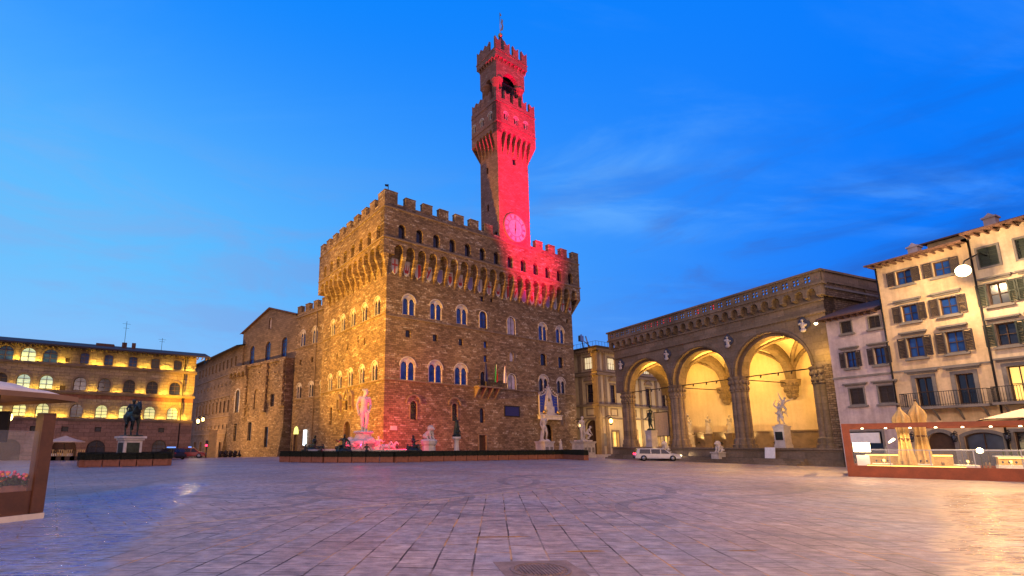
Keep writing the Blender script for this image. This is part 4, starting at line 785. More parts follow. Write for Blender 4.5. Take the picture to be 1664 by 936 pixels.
for u, d in ((1.35, -.5), (9.0, -.5), (18, -.5)):
    b = MB(); b.prism(arch(u, 1.6, .9, 2.4, 'round'), -.08, -.006); b.build('statue_niche', 'grey_stone', ub)
def wall_lantern(name, label, loc, rz, energy, col=(1, .62, .2), s=1., group='wall lanterns', lit=True):
    t = thing(name, label, 'lantern', loc, rz, group)
    b = MB(); b.tube([(0, .8 * s, .5 * s), (0, .35 * s, .7 * s), (0, 0, .55 * s)], .04 * s, 6); b.lathe([(.05 * s, .5 * s), (.34 * s, .32 * s), (.30 * s, .28 * s)], 6, smooth=False); b.lathe([(.1 * s, -.55 * s), (.22 * s, -.45 * s), (.22 * s, -.40 * s)], 6, smooth=False)
    for i in range(6): a = 2 * PI * i / 6; b.tube([(.29 * s * math.cos(a), .29 * s * math.sin(a), .3 * s), (.20 * s * math.cos(a), .20 * s * math.sin(a), -.42 * s)], .02 * s, 4)
    b.build('bracket', 'iron', t); b = MB(); b.ell((0, 0, -.05 * s), (.2 * s, .2 * s, .3 * s)); b.build('glowing_globe' if lit else 'lamp_glass', 'lamp_warm' if lit else 'glass_grey', t)
    if lit: lamp('lantern_light', 'POINT', (0, -.5 * s, -.1 * s), energy, col, size=.25 * s, parent=t); return t
# ------------------------------------------------------------------ the arcade (loggia)
LO = Vector((33.87, 45.10, 0)); rzO, aO = facing(LO, -22.1); nO = Vector((-aO.y, aO.x, 0))
def log(x, y, z): return LO + aO * x + nO * y + Vector((0, 0, z))
lg = thing('arcade', 'three arched open stone loggia glowing yellow inside with pierced parapet', 'loggia', LO, rzO)
PX_ = [-24.25, -15.9, -7.7, .62]; AC = [-20.07, -11.8, -3.55]; AR = 3.84; AR2 = 3.52; SP = 9.1
b = MB(); o = [(2.0, 8.95), (2.0, 15.2), (-25.5, 15.2), (-25.5, 8.95)]
for c in AC: o += [(c - AR, 8.95)] + [(c - AR * math.cos(PI * i / 24), SP + AR * math.sin(PI * i / 24)) for i in range(25)] + [(c + AR, 8.95)]
b.prism(o, 0, .6, back=True)
o = [(2.0, 8.95), (2.0, 15.1), (-25.5, 15.1), (-25.5, 8.95)]
for c in AC: o += [(c - AR2, 8.95)] + [(c - AR2 * math.cos(PI * i / 24), SP + AR2 * math.sin(PI * i / 24)) for i in range(25)] + [(c + AR2, 8.95)]
b.prism(o, .602, 1.6, back=True)
b.xf = lambda u, d, z: (d, u, z); b.prism([(9.9, 8.95), (9.9, 15), (1.6, 15), (1.6, 8.95), (1.7, 8.95)] + [(5.0 - 3.3 * math.cos(PI * i / 24), SP + 3.3 * math.sin(PI * i / 24)) for i in range(25)] + [(8.3, 8.95)], -25.46, -24.0, back=True); b.xf = None
b.build('arcade_wall', 'loggia_stone', lg)
for c in AC:
    b = MB()
    for r0, r1, y0 in ((AR - .03, AR + .1, -.05), (AR + .1, AR + .24, -.14)):
        n_ = 32; p = []
        for r, y in ((r0, 0), (r0, y0), (r1, y0), (r1, 0)): p += [(c + r * math.cos(PI * i / n_), y, SP + r * math.sin(PI * i / n_)) for i in range(n_ + 1)]
        b.add(p, [(k_ * (n_ + 1) + i, k_ * (n_ + 1) + i + 1, (k_ + 1) * (n_ + 1) + i + 1, (k_ + 1) * (n_ + 1) + i) for k_ in range(3) for i in range(n_)])
    b.build('archivolt', 'loggia_stone', lg)
def compound_pier(x, y, z0, cap=True):
    b = MB(); n_ = 48
    def r_(j, s): th = 2 * PI * j / n_ + PI / 8; return s * (.80 + .17 * abs(math.cos(4 * th)) ** .5)
    def ringp(z, s): return [(x + r_(j, s) * math.cos(2 * PI * j / n_), y + r_(j, s) * math.sin(2 * PI * j / n_), z) for j in range(n_)]
    prof = [(z0, 1.2), (z0 + .5, 1.2), (z0 + .55, 1.06), (z0 + 1.0, 1.06), (z0 + 1.15, .90), (4.1, .89), (7.35, .86), (7.4, .95), (7.5, .95), (7.55, .87), (8.0, .93), (8.15, .89), (8.55, .99), (8.65, .95), (8.8, 1.04), (8.98, 1.05)]
    pts = [p for z, s in prof for p in ringp(z, s)]
    b.add(pts, [(i * n_ + j, i * n_ + (j + 1) % n_, (i + 1) * n_ + (j + 1) % n_, (i + 1) * n_ + j) for i in range(len(prof) - 1) for j in range(n_)], 0, False)
    b.build('pier', 'loggia_stone', lg)
    b = MB()
    for k_ in range(16):
        a = 2 * PI * k_ / 16
        for z, rr in ((7.75, .84), (8.35, .91)): b.ell((x + rr * math.cos(a), y + rr * math.sin(a), z), (.13, .13, .22), None, 6, 5)
    b.build('leaf_capital', 'loggia_stone', lg)
for x in PX_: compound_pier(x, .85, 1.4)
compound_pier(-24.3, 9.2, 1.4)
b = MB()
for z, h, o_ in ((13.7, .2, .18), (14.85, .16, .14)): b.box(-25.6, 2.1, -o_, -.002, z, z + h)
b.box(-26.0, 2.5, -.72, -.002, 16.25, 16.45); b.box(-26.05, 2.55, -.8, .4, 17.42, 17.62); b.box(2.1, 2.55, .4, 24, 17.42, 17.62)
b.build('cornice', 'loggia_stone', lg)
b = MB(); o = [(2.3, 15.25), (2.3, 16.24), (-25.8, 16.24), (-25.8, 15.25)]
for i in range(25): c = -25.1 + 1.105 * i; o += [(c - .38, 15.25)] + [(c - .38 * math.cos(PI * j / 6), 15.6 + .42 * math.sin(PI * j / 6)) for j in range(7)] + [(c + .38, 15.25)]
b.prism(o, -.6, 0)
for i in range(26): c = -25.65 + 1.105 * i; b.add([(c - .14, -.596, 15.25), (c + .14, -.596, 15.25), (c + .14, 0, 15.25), (c - .14, 0, 15.25), (c - .08, 0, 14.3 + .75), (c + .08, 0, 15.05)], [(0, 1, 2, 3), (0, 1, 5, 4), (1, 2, 5), (0, 4, 3)])
b.box(-25.4, 1.9, .0, .3, 15.21, 16.2); b.build('corbel_frieze', 'loggia_stone', lg)
b = MB(); hs = []
for i in range(27):
    c = -25.05 + 1.01 * i
    for sx in (-1, 1):
        for sz in (-1, 1): hs.append([(c + sx * .165 + .14 * math.cos(2 * PI * j / 8), 16.93 + sz * .165 + .14 * math.sin(2 * PI * j / 8)) for j in range(8)])
b.prism(rect(-25.9, 2.4, 16.46, 17.41), -.62, -.42, hs, back=True)
b.add([(2.4, -.62, 16.46), (2.4, 24, 16.46), (2.4, 24, 17.41), (2.4, -.62, 17.41)], [(0, 1, 2, 3)]); b.build('pierced_parapet', 'loggia_stone', lg)
# side walls, back wall, terrace
b = MB(); b.add([(2.0, .0, -.5), (2.0, 26, -.5), (2.0, 26, 16.46), (2.0, 0, 16.46)], [(0, 1, 2, 3)])
b.add([(1.25, .02, -.5), (2.0, .02, -.5), (2.0, .02, 8.95), (1.25, .02, 8.95), (1.25, 1.6, 8.95), (1.25, 1.6, -.5)], [(0, 1, 2, 3), (0, 3, 4, 5)]); b.box(2.002, 2.35, 6, 26, 14.8, 16.46)
for y in (1.2, 3.4): b.box(2.002, 2.25, y, y + .5, 0, 14)
b.box(1.5, 2.28, .05, 26, 15.21, 17.40); b.build('side_wall', 'loggia_brick', lg)
b = MB(); b.add([(-24.9, 9.6, 1.4), (2, 9.6, 1.4), (2, 9.6, 15), (-24.9, 9.6, 15), (1.24, 1.5, 1.4), (1.24, 9.6, 1.4), (1.24, 9.6, 15), (1.24, 1.5, 15)], [(0, 1, 2, 3), (4, 5, 6, 7)]); b.build('back_wall', 'plaster_loggia', lg)
b = MB(); b.box(-24.2, 1.2, 9.3, 9.598, 1.5, 3.3); b.box(-24.2, 1.2, 9.2, 9.597, 3.302, 3.48); b.box(-24.2, 1.2, 8.7, 9.29, 1.5, 2.0); b.box(-24.2, 1.2, 8.3, 8.69, 1.5, 1.75); b.build('wainscot_bench', 'wood_dark' if 0 else 'brown_stone', lg)
b = MB(); b.box(-26, 2.4, -.1, 22, 15.9, 16.1); b.build('terrace', 'grey_stone', lg)
# groin vaults and ribs
for ci, c in enumerate(AC):
    b = MB(); n_ = 28; h_ = 4.14; y0, y1 = 1.55, 9.6; yc, hy = (y0 + y1) / 2, (y1 - y0) / 2
    def hz(u, v): return 9.15 + h_ * max(math.sqrt(max(0, 1 - u * u)), math.sqrt(max(0, 1 - v * v))) * .98
    pts = []
    for j in range(n_ + 1):
        for i in range(n_ + 1):
            u, v = -math.cos(PI * i / n_), -math.cos(PI * j / n_); pts.append((c + u * h_, yc + v * hy, hz(u, v)))
    b.add(pts, [(j * (n_ + 1) + i, j * (n_ + 1) + i + 1, (j + 1) * (n_ + 1) + i + 1, (j + 1) * (n_ + 1) + i) for j in range(n_) for i in range(n_)], 0, True); b.build('vault', 'plaster_loggia', lg)
    for s_ in (-1, 1):
        b = MB(); path = []
        for i in range(25): t_ = -math.cos(PI * i / 24) * .99; path.append((c + t_ * h_, yc + s_ * t_ * hy, hz(t_, t_) - .06))
        b.tube(path, .22, 6); b.build('diagonal_rib', 'loggia_stone', lg)
    b = MB(); b.lathe([(.3, -.12), (.34, -.02), (.2, .05)], 14, (c, yc, hz(0, 0) - .2)); b.build('vault_boss', 'loggia_stone', lg)
    b = MB(); path = [(c + 3.95 * math.cos(PI * i / 24), 9.45, 9.1 + 3.95 * math.sin(PI * i / 24)) for i in range(25)]; b.tube(path, .2, 6); b.build('wall_rib', 'loggia_stone', lg)
for x in (-15.93, -7.67):
    b = MB(); n_ = 24; p = []
    for dx_, r in ((-.5, 3.6), (-.36, 3.35), (.36, 3.35), (.5, 3.6), (.5, 4.2), (-.5, 4.2)): p += [(x + dx_, 5.55 + r * 1.03 * math.cos(PI * i / n_), 9.0 + r * math.sin(PI * i / n_)) for i in range(n_ + 1)]
    b.add(p, [(k_ * (n_ + 1) + i, k_ * (n_ + 1) + i + 1, ((k_ + 1) % 6) * (n_ + 1) + i + 1, ((k_ + 1) % 6) * (n_ + 1) + i) for k_ in range(6) for i in range(n_)]); b.build('transverse_arch', 'loggia_stone', lg)
    b = MB(); b.lathe([(0, 6.9), (.35, 7.0), (.55, 7.25), (.6, 7.5), (.5, 7.55), (.62, 7.6), (.75, 8.3), (1.0, 8.75), (1.05, 9.1)], 10, (x, 9.3, 0), smooth=False)
    for k_ in range(10): a = PI + PI * k_ / 9; b.ell((x + .68 * math.cos(a), 9.3 + .68 * math.sin(a), 7.95), (.13, .13, .25), None, 6, 5); b.ell((x + .9 * math.cos(a), 9.3 + .9 * math.sin(a), 8.6), (.14, .14, .22), None, 6, 5)
    b.build('hanging_capital', 'loggia_stone', lg)
    b = MB(); b.tube([(x, .9, 8.75), (x, 9.2, 8.75)], .05, 6); b.build('tie_rod', 'iron', lg)
for c in AC:
    b = MB(); b.tube([(c - 3.5, .8, 8.9), (c + 3.5, .8, 8.9)], .055, 6)
    for q in (-1.6, .2, 1.5): b.tube([(c + q, .8, 8.9), (c + q, .72, 8.62)], .07, 6)
    b.build('tie_rod', 'iron', lg)
for i, (x, z) in enumerate(((-24.15, 12.8), (-16.1, 12.85), (-7.72, 12.9), (.1, 12.95))):
    b = MB(); b.prism([(x + (.5 + .1 * math.cos(3 * t_)) * math.cos(t_), z + (.68 + .1 * math.cos(4 * t_)) * math.sin(t_)) for t_ in [2 * PI * j / 24 for j in range(24)]], -.12, -.003); sh = b.build('relief_frame', 'slate_blue', lg)
    b = MB(); b.ell((x, -.2, z - .12), (.2, .13, .42)); b.ell((x, -.24, z + .38), .12); b.ell((x - .22, -.2, z + .1), (.2, .1, .12)); b.ell((x + .2, -.2, z - .05), (.2, .1, .12)); b.ell((x, -.22, z - .55), (.3, .12, .2)); b.build('relief_figure', 'marble', sh)
# podium and steps
b = MB(); b.box(-26.0, 2.3, -.75, 10, -1, 1.38); b.box(-26.1, 2.4, -.9, .2, 1.385, 1.55); b.box(-24, 1.2, .2, 9.6, 1.385, 1.49)
for i in range(3): b.box(-25.8, -.6, -1.35 - .5 * (2 - i), -.905 if i == 2 else -1.354 - .5 * (1 - i), -.5, .18 + .2 * i)
b.build('podium', 'loggia_stone', lg)
for i in range(3): y = .2
# shields of light: lamps of the arcade (hung from the tie rods)
for i, c in enumerate(AC):
    lamp('bay_light', 'POINT', (c, 4.6, 8.6), (1200, 1700, 1700)[i], (1, .55, .12), size=.5, parent=lg)
    lamp('vault_spot', 'SPOT', (c - 1.5, 2.3, 8.2), 4800, (1, .55, .10), (c + .5, 5, 13), .15, R(120), 1, parent=lg)
lamp('corner_flood', 'SPOT', (1.6, -2.0, 8.2), 1500, (1, .58, .12), (1.9, .3, 13), .1, R(95), 1, parent=lg); lamp('corner_flood', 'SPOT', (1.5, -2.9, 12.4), 2600, (1, .6, .14), (1.75, .3, 5), .1, R(70), 1, parent=lg)

# ------------------------------------------------------------------ houses on the right
RB = Vector((32.83, 41.5, 0)); rzR, aR = facing(RB, -25)
def kz(z): return (z - 1.9) * .965 + 1.9
ph = thing('pink_house', 'narrow pale pink house with dark shutters beside the loggia', 'house', RB, rzR)
f = Facade(ph)
for u in (1.75, 3.7):
    f.win(u, kz(11.35), .75, .95, 'rect', 'shutter_paint', 'grey_stone', .07, 1, 3, sill=.1, mframe='shutter_paint', depth=.12)
    w = f.win(u, kz(8.35), .72, 1.3, 'rect', 'glass_blue', 'grey_stone', .08, 1, 1, sill=.1, hood=.2); f.shutters(w, u, kz(8.35), .72, 1.3)
    f.win(u + .05, kz(5.2), .95, 1.3, 'rect', 'shutter_paint', 'grey_stone', .10, 1, 4, sill=.1, hood=.22, mframe='shutter_paint', depth=.12)
f.win(1.9, 0, 2.3, 2.9, 'rect', 'glass_dark', 'grey_stone', .15, 1, 0, .3, name='shopfront')
b = MB(); b.box(.9, 2.9, -.14, -.003, 2.0, 2.8); b.build('shop_blind', 'white_paint', ph)
b = MB(); f.wall(b, rect(.3, 4.22, -.5, 12.4)); b.add([(.3, 0, -.5), (.3, 10, -.5), (.3, 10, 12.4), (.3, 0, 12.4)], [(0, 1, 2, 3)]); b.build('wall', 'plaster_pink', ph)
b = MB(); b.box(.25, 4.2, -.08, -.003, kz(7.45), kz(7.6)); b.build('string_course', 'grey_stone', ph)
b = MB(); b.add([(.0, -.9, 12.45), (4.2, -.9, 12.45), (4.2, 5, 14.4), (0, 5, 14.4), (0, -.9, 12.32), (4.2, -.9, 12.32), (4.2, .1, 12.4), (0, .1, 12.4)], [(0, 1, 2, 3), (0, 1, 5, 4), (4, 5, 6, 7)])
for i in range(9): u = .2 + i * .46; b.box(u, u + .1, -.8, -.01, 12.22, 12.31)
b.build('roof', 'tile', ph)
oh = thing('ochre_house', 'tall ochre plastered house with shuttered windows and long iron balcony', 'house', RB, rzR)
f = Facade(oh)
for u in (5.86, 8.05):
    for z, h, hd in ((14.42, 1.1, 0), (11.4, 1.25, .26), (8.55, 1.5, .26)):
        w = f.win(u + .08, kz(z), .95, h, 'rect', 'glass_blue', 'grey_stone', .09, 1, 1, sill=.1, hood=hd); f.shutters(w, u + .08, kz(z), .95, h)
    f.win(u + .2, kz(4.75), .95, 2.1, 'rect', 'glass_dark', 'grey_stone', .22, 1, 1, hood=.26, name='balcony_door')
f.win(6.4, 0, 1.5, 2.75, 'round', 'wood_dark', 'grey_stone', .25, name='arched_door'); f.win(8.6, 0, 1.9, 2.7, 'seg', 'glass_grey', 'grey_stone', .2, 1, 1, name='shopfront')
b = MB(); f.wall(b, rect(4.23, 9.66, -.5, 15.9)); b.add([(4.23, 0, 12), (4.23, 10, 12), (4.23, 10, 15.9), (4.23, 0, 15.9)], [(0, 1, 2, 3)]); b.build('wall', 'plaster_ochre', oh)
b = MB(); b.box(4.2, 9.66, -.06, -.003, kz(7.5), kz(7.62)); b.build('string_course', 'grey_stone', oh)
def balcony(root, u0, u1, z):
    b = MB(); b.box(u0, u1, -1.15, -.003, z - .14, z); b.box(u0 - .03, u1 + .03, -1.2, -1.12, z - .18, z - .02)
    n_ = int((u1 - u0) / 1.1)
    for i in range(n_): u = u0 + .4 + i * (u1 - u0 - .8) / max(1, n_ - 1); b.tube([(u, -1.0, z - .18), (u, -.55, z - .38), (u, -.2, z - .75), (u, -.02, z - .95)], [.05, .07, .06, .04], 6)
    s_ = b.build('balcony', 'grey_stone', root)
    b = MB(); b.box(u0, u1, -1.14, -1.09, z + .98, z + 1.02); b.box(u0, u1, -1.14, -1.09, z + .08, z + .11)
    for i in range(int((u1 - u0) / .13)): u = u0 + i * .13; b.box(u, u + .022, -1.125, -1.105, z, z + .98)
    for u in (u0, u1 - .04):
        b.box(u, u + .04, -1.09, -.01, z + .98, z + 1.02)
        for i in range(7): b.box(u + .01, u + .03, -1.0 + i * .15, -.98 + i * .15, z, z + .98)
    b.build('railing', 'iron', s_)
balcony(oh, 4.95, 9.55, kz(4.65))
b = MB(); b.add([(4.0, -1.1, 15.9), (9.7, -1.1, 15.9), (9.7, 6, 18), (4.0, 6, 18), (4.0, -1.1, 15.78), (9.7, -1.1, 15.78), (9.7, .1, 15.9), (4.0, .1, 15.9)], [(0, 1, 2, 3), (0, 1, 5, 4), (4, 5, 6, 7)])
for i in range(12): u = 4.2 + i * .46; b.box(u, u + .1, -1.0, -.01, 15.66, 15.775)
b.build('roof', 'tile', oh)
b = MB(); b.box(6.7, 14, 2.6, 8, 16.4, kz(17.9)); b.build('penthouse', 'plaster_cream', oh)
b = MB(); b.add([(6.3, 2.0, kz(17.92)), (14.3, 2.0, kz(17.92)), (14.3, 8.3, kz(18.6)), (6.3, 8.3, kz(18.6)), (6.3, 2, kz(17.8)), (14.3, 2, kz(17.8)), (14.3, 2.7, kz(17.9)), (6.3, 2.7, kz(17.9))], [(0, 1, 2, 3), (0, 1, 5, 4), (4, 5, 6, 7)]); b.build('penthouse_roof', 'tile', oh)
for u in (8.2, 11.3, 13.2):
    b = MB(); b.prism(rect(u, u + .9, kz(16.75), kz(17.55)), 2.52, 2.6); b.build('window', 'glass_dark', oh)
for x, y, h in ((6.0, 1.2, 17.0), (10.2, 1.6, 17.7)):
    b = MB(); b.box(x, x + .6, y, y + .7, 15.9, h); b.box(x - .08, x + .68, y - .08, y + .78, h, h + .12); b.prism([(x, h + .12), (x + .6, h + .12), (x + .3, h + .4)], y + .05, y + .65, back=True); b.build('chimney', 'plaster_pink', oh)
b = MB(); b.tube([(4.32, -.1, 15.7), (4.32, -.1, .2)], .06, 8); b.build('drain_pipe', 'iron', oh)
ch = thing('cream_house', 'cream house with green shutters and lit balcony door at the right edge', 'house', RB, rzR)
f = Facade(ch)
for u in (10.55, 12.35, 14.2):
    f.win(u, kz(14.3), .95, 1.35, 'rect', 'shutter_green', 'grey_stone', .12, 1, 4, mframe='shutter_green', depth=.12)
    for z, h in ((11.5, 1.5), (8.6, 1.5)):
        w = f.win(u + .1, kz(z), .95, h, 'rect', 'glass_grey' if z > 10 else 'glass_dark', 'grey_stone', .09, 1, 1, sill=.1, hood=.24); f.shutters(w, u + .1, kz(z), .95, h, 'shutter_green')
    f.win(u + .3, kz(4.75), 1.05, 2.3, 'rect', 'glass_lit_warm' if u < 11 else 'glass_dark', 'grey_stone', .22, 1, 1, hood=.26, name='balcony_door')
f.win(10.9, 0, 1.7, 2.7, 'rect', 'glass_dark', 'grey_stone', .2, 1, 1, name='shopfront'); f.win(13.4, 0, 1.7, 2.7, 'rect', 'glass_dark', 'grey_stone', .2, 1, 1, name='shopfront')
b = MB(); f.wall(b, rect(9.67, 22, -.5, 16.3)); b.add([(9.67, 0, 15), (9.67, 10, 15), (9.67, 10, 16.3), (9.67, 0, 16.3)], [(0, 1, 2, 3)]); b.build('wall', 'plaster_cream', ch)
balcony(ch, 9.75, 18, kz(4.7)); b = MB(); b.tube([(9.75, -.12, 16), (9.75, -.12, .2)], .06, 8); b.build('drain_pipe', 'iron', ch)
b = MB(); b.add([(9.68, -1.1, 16.35), (22, -1.1, 16.35), (22, 6, 18.4), (9.68, 6, 18.4), (9.68, -1.1, 16.2), (22, -1.1, 16.2), (22, .1, 16.3), (9.68, .1, 16.3)], [(0, 1, 2, 3), (0, 1, 5, 4), (4, 5, 6, 7)])
for i in range(24): u = 9.8 + i * .46; b.box(u, u + .1, -1.0, -.01, 16.08, 16.195)
b.build('roof', 'tile', ch)
b = MB(); b.box(-1, 4.2, 9, 18, 8, 15.4); bt = b.build('rear_house', 'palace_brown'); bt.location = RB; bt.rotation_euler = (0, 0, rzR); tag(bt, 'dark roofed brown house rising behind the pink house', 'house')
b = MB(); b.add([(-1.4, 8.6, 15.3), (4.6, 8.6, 15.3), (4.6, 18, 17), (-1.4, 18, 17)], [(0, 1, 2, 3)]); b.build('roof', 'tile', bt)
for u in (.4, 2.2):
    b = MB(); b.prism(rect(u, u + .8, 13.4, 14.5), 8.93, 8.995); b.build('window', 'glass_dark', bt)
# ------------------------------------------------------------------ sculpted figures: joined limbs fused into one skin
def fuse(mb, name, mat, parent, voxel, smooth=1):
    voxel *= .72
    me = bpy.data.meshes.new('tmp'); me.from_pydata(mb.v, [], mb.f); o = bpy.data.objects.new('tmp', me); C.objects.link(o)
    bm = bmesh.new(); bm.from_mesh(me); bmesh.ops.remove_doubles(bm, verts=bm.verts, dist=1e-5); bmesh.ops.recalc_face_normals(bm, faces=bm.faces); bm.to_mesh(me); bm.free()
    r = o.modifiers.new('r', 'REMESH'); r.mode = 'VOXEL'; r.voxel_size = voxel; r.use_smooth_shade = True
    if smooth: s_ = o.modifiers.new('s', 'SMOOTH'); s_.iterations = smooth; s_.factor = .4
    dg = bpy.context.evaluated_depsgraph_get(); m2 = bpy.data.meshes.new_from_object(o.evaluated_get(dg)); m2.name = name
    bpy.data.objects.remove(o); bpy.data.meshes.remove(me)
    m2.materials.clear(); m2.materials.append(M[mat])
    q = bpy.data.objects.new(name, m2); C.objects.link(q)
    if parent: q.parent = parent
    return q
DEF = dict(pel=(0, 0, .505), waist=(0, .0, .60), chest=(0, .005, .725), neck=(0, .0, .825), head=(0, -.015, .915),
           sl=(.112, .0, .785), sr=(-.112, .0, .785), el=(.145, .025, .63), er=(-.145, .025, .63), wl=(.15, -.03, .49), wr=(-.15, -.03, .49),
           hl=(.055, 0, .49), hr=(-.055, 0, .49), kl=(.065, -.02, .275), kr=(-.065, -.02, .275), al=(.07, .02, .05), ar=(-.07, .02, .05), tl=(.085, -.085, .018), tr=(-.085, -.085, .018))
def figure(b, H, at_=(0, 0, 0), rz=0., J=None, robe=0., lean=None, hair=True):
    j = dict(DEF); j.update(J or {}); mat = Matrix.Rotation(rz, 3, 'Z')
    if lean is not None: mat = mat @ lean
    p = {k_: mat @ (Vector(v) * H) + Vector(at_) for k_, v in j.items()}
    def e(c, r, up=None):
        q = mat
        b.ell(c, tuple(x * H for x in r), q, 12, 8)
    up = (p['chest'] - p['pel']).normalized()
    b.cone(p['pel'], p['waist'], .085 * H, .070 * H, 10); b.cone(p['waist'], p['chest'], .070 * H, .088 * H, 10); e(p['chest'] + up * .02 * H, (.112, .072, .085)); e(p['pel'], (.092, .072, .06))
    for s_ in ('l', 'r'):
        b.cone(p['chest'] + up * .05 * H, p['s' + s_], .05 * H, .042 * H); b.cone(p['s' + s_], p['e' + s_], .040 * H, .029 * H); b.cone(p['e' + s_], p['w' + s_], .030 * H, .018 * H)
        d = (p['w' + s_] - p['e' + s_]).normalized(); w = p['w' + s_]; sd = mat @ Vector((0, -1, 0)); sd = (sd - d * sd.dot(d)).normalized(); b.ell(w + d * .03 * H, (.018 * H, .018 * H, .03 * H))
        for q, (ln, of) in enumerate(((.052, -.018), (.06, -.006), (.056, .006), (.045, .017))): a = w + d * .045 * H + sd * of * H; b.tube([a, a + d * ln * .55 * H, a + d * ln * H * .95 - sd.cross(d) * .012 * H], [.0075 * H, .007 * H, .005 * H], 6)
        a = w + d * .02 * H - sd * .02 * H; b.tube([a, a + d * .03 * H - sd * .016 * H], [.009 * H, .006 * H], 6)
        b.cone(p['h' + s_], p['k' + s_], .062 * H, .040 * H, 10); b.cone(p['k' + s_], p['a' + s_], .041 * H, .022 * H, 10); b.ell(p['k' + s_].lerp(p['a' + s_], .3) + mat @ Vector((0, .014 * H, 0)), (.032 * H, .034 * H, .07 * H))
        b.cone(p['a' + s_], p['t' + s_], .026 * H, .016 * H)
    b.cone(p['neck'], p['head'], .040 * H, .036 * H); hd = p['head']; e(hd, (.046, .056, .066)); e(hd + mat @ Vector((0, -.02, -.03)) * H, (.034, .04, .036))
    b.ell(hd + mat @ Vector((0, -.058, -.006)) * H, (.009 * H, .013 * H, .016 * H)); b.ell(hd + mat @ Vector((0, -.048, -.034)) * H, (.016 * H, .01 * H, .006 * H))
    for s_ in (-1, 1): b.ell(hd + mat @ Vector((.046 * s_, .0, -.006)) * H, (.009 * H, .014 * H, .018 * H))
    if hair:
        for q in range(11): a = 2 * PI * q / 11; b.ell(hd + mat @ Vector((.042 * math.cos(a), .012 + .046 * math.sin(a), .034 + .01 * math.sin(3 * a))) * H, .021 * H, None, 6, 5)
        e(hd + mat @ Vector((0, .012, .03)) * H, (.05, .054, .046))
    if robe:
        c = p['pel']; b.lathe([(.16 * H, 0), (.135 * H, .2 * H), (.115 * H, .5 * H), (.10 * H, .62 * H), (.07 * H, .70 * H)], 18, tuple(at_), 0)
        for q in range(14): a = 2 * PI * q / 14 + .2; b.cone((at_[0] + .155 * H * math.cos(a), at_[1] + .155 * H * math.sin(a), at_[2] + .01 * H), (at_[0] + .1 * H * math.cos(a + .3), at_[1] + .1 * H * math.sin(a + .3), at_[2] + .5 * H), .03 * H, .014 * H, 6)
    return p
CONTRA = dict(el=(.16, .05, .64), wl=(.10, -.09, .75), er=(-.155, .03, .62), wr=(-.145, -.02, .475), kl=(.085, -.06, .275), al=(.11, .01, .05), tl=(.135, -.09, .018), head=(.02, -.02, .915), pel=(-.012, 0, .505))
def pedestal(b, w, d, z0, z1, m=0, panel=None):
    b.box(-w / 2 * 1.12, w / 2 * 1.12, -d / 2 * 1.12, d / 2 * 1.12, z0, z0 + (z1 - z0) * .12, m); b.box(-w / 2 * 1.05, w / 2 * 1.05, -d / 2 * 1.05, d / 2 * 1.05, z0 + (z1 - z0) * .121, z0 + (z1 - z0) * .18, m); b.box(-w / 2, w / 2, -d / 2, d / 2, z0 + (z1 - z0) * .181, z1 - (z1 - z0) * .12, m)
    b.box(-w / 2 * 1.06, w / 2 * 1.06, -d / 2 * 1.06, d / 2 * 1.06, z1 - (z1 - z0) * .119, z1 - (z1 - z0) * .06, m); b.box(-w / 2 * 1.14, w / 2 * 1.14, -d / 2 * 1.14, d / 2 * 1.14, z1 - (z1 - z0) * .059, z1, m)
FACE_W = math.atan2(-.82, -.0)     # not used for posing; figures turn by their own angle
# -- marble nude with arm at shoulder, before the portal
p0 = at(885, 79); st = thing('marble_statue', 'white marble nude man, hand raised to shoulder, on pedestal before blue gabled portal', 'statue', p0, R(35), 'large marble statues')
b = MB(); pedestal(b, 2.0, 2.0, -.3, 2.35); pd = b.build('pedestal', 'marble', st)
for x in (-.5, .5):
    b = MB(); b.box(x - .3, x + .3, -1.03, -1.001, .55, 1.5); b.build('relief_panel', 'grey_stone', pd)
b = MB(); b.lathe([(.95, 2.352), (.85, 2.55), (.4, 2.6)], 14); figure(b, 4.15, (0, 0, 2.5), 0, CONTRA); b.cone((-.35, .25, 2.5), (-.28, .2, 3.9), .28, .2); fuse(b, 'figure', 'marble', st, .045)
# -- marble pair: standing man over a crouching one
p0 = at(948, 73); st = thing('marble_statue', 'white marble standing man above a crouching figure on tall carved pedestal at palace corner', 'statue', p0, R(30), 'large marble statues')
b = MB(); pedestal(b, 2.3, 2.3, -.3, 2.3); pd = b.build('pedestal', 'marble_old', st)
for x in (-.75, 0, .75):
    b = MB(); b.box(x - .22, x + .22, -1.18, -1.152, .75, 1.45); b.build('relief_panel', 'grey_stone', pd)
b = MB(); b.box(-1, 1, -.9, .9, 2.302, 2.5); figure(b, 3.5, (-.1, 0, 2.48), 0, dict(CONTRA, wl=(.12, -.02, .5), el=(.16, .04, .63))); figure(b, 2.6, (.55, -.3, 2.2), R(40), dict(kl=(.09, -.16, .42), al=(.08, .0, .22), tl=(.1, -.08, .2), kr=(-.09, -.2, .38), ar=(-.08, -.04, .2), tr=(-.1, -.12, .18), chest=(0, -.1, .66), waist=(0, -.03, .58), neck=(0, -.15, .75), head=(0, -.2, .83), sl=(.11, -.12, .72), sr=(-.11, -.12, .72), el=(.15, -.2, .56), wl=(.06, -.26, .45), er=(-.15, -.2, .56), wr=(-.06, -.26, .45))); b.cone((.3, .3, 2.5), (.2, .3, 3.6), .3, .2); fuse(b, 'figure', 'marble', st, .045)
p0 = at(911, 80); st = thing('garden_statue', 'small pale herm standing on the hedge line right of the portal', 'statue', p0, R(35))
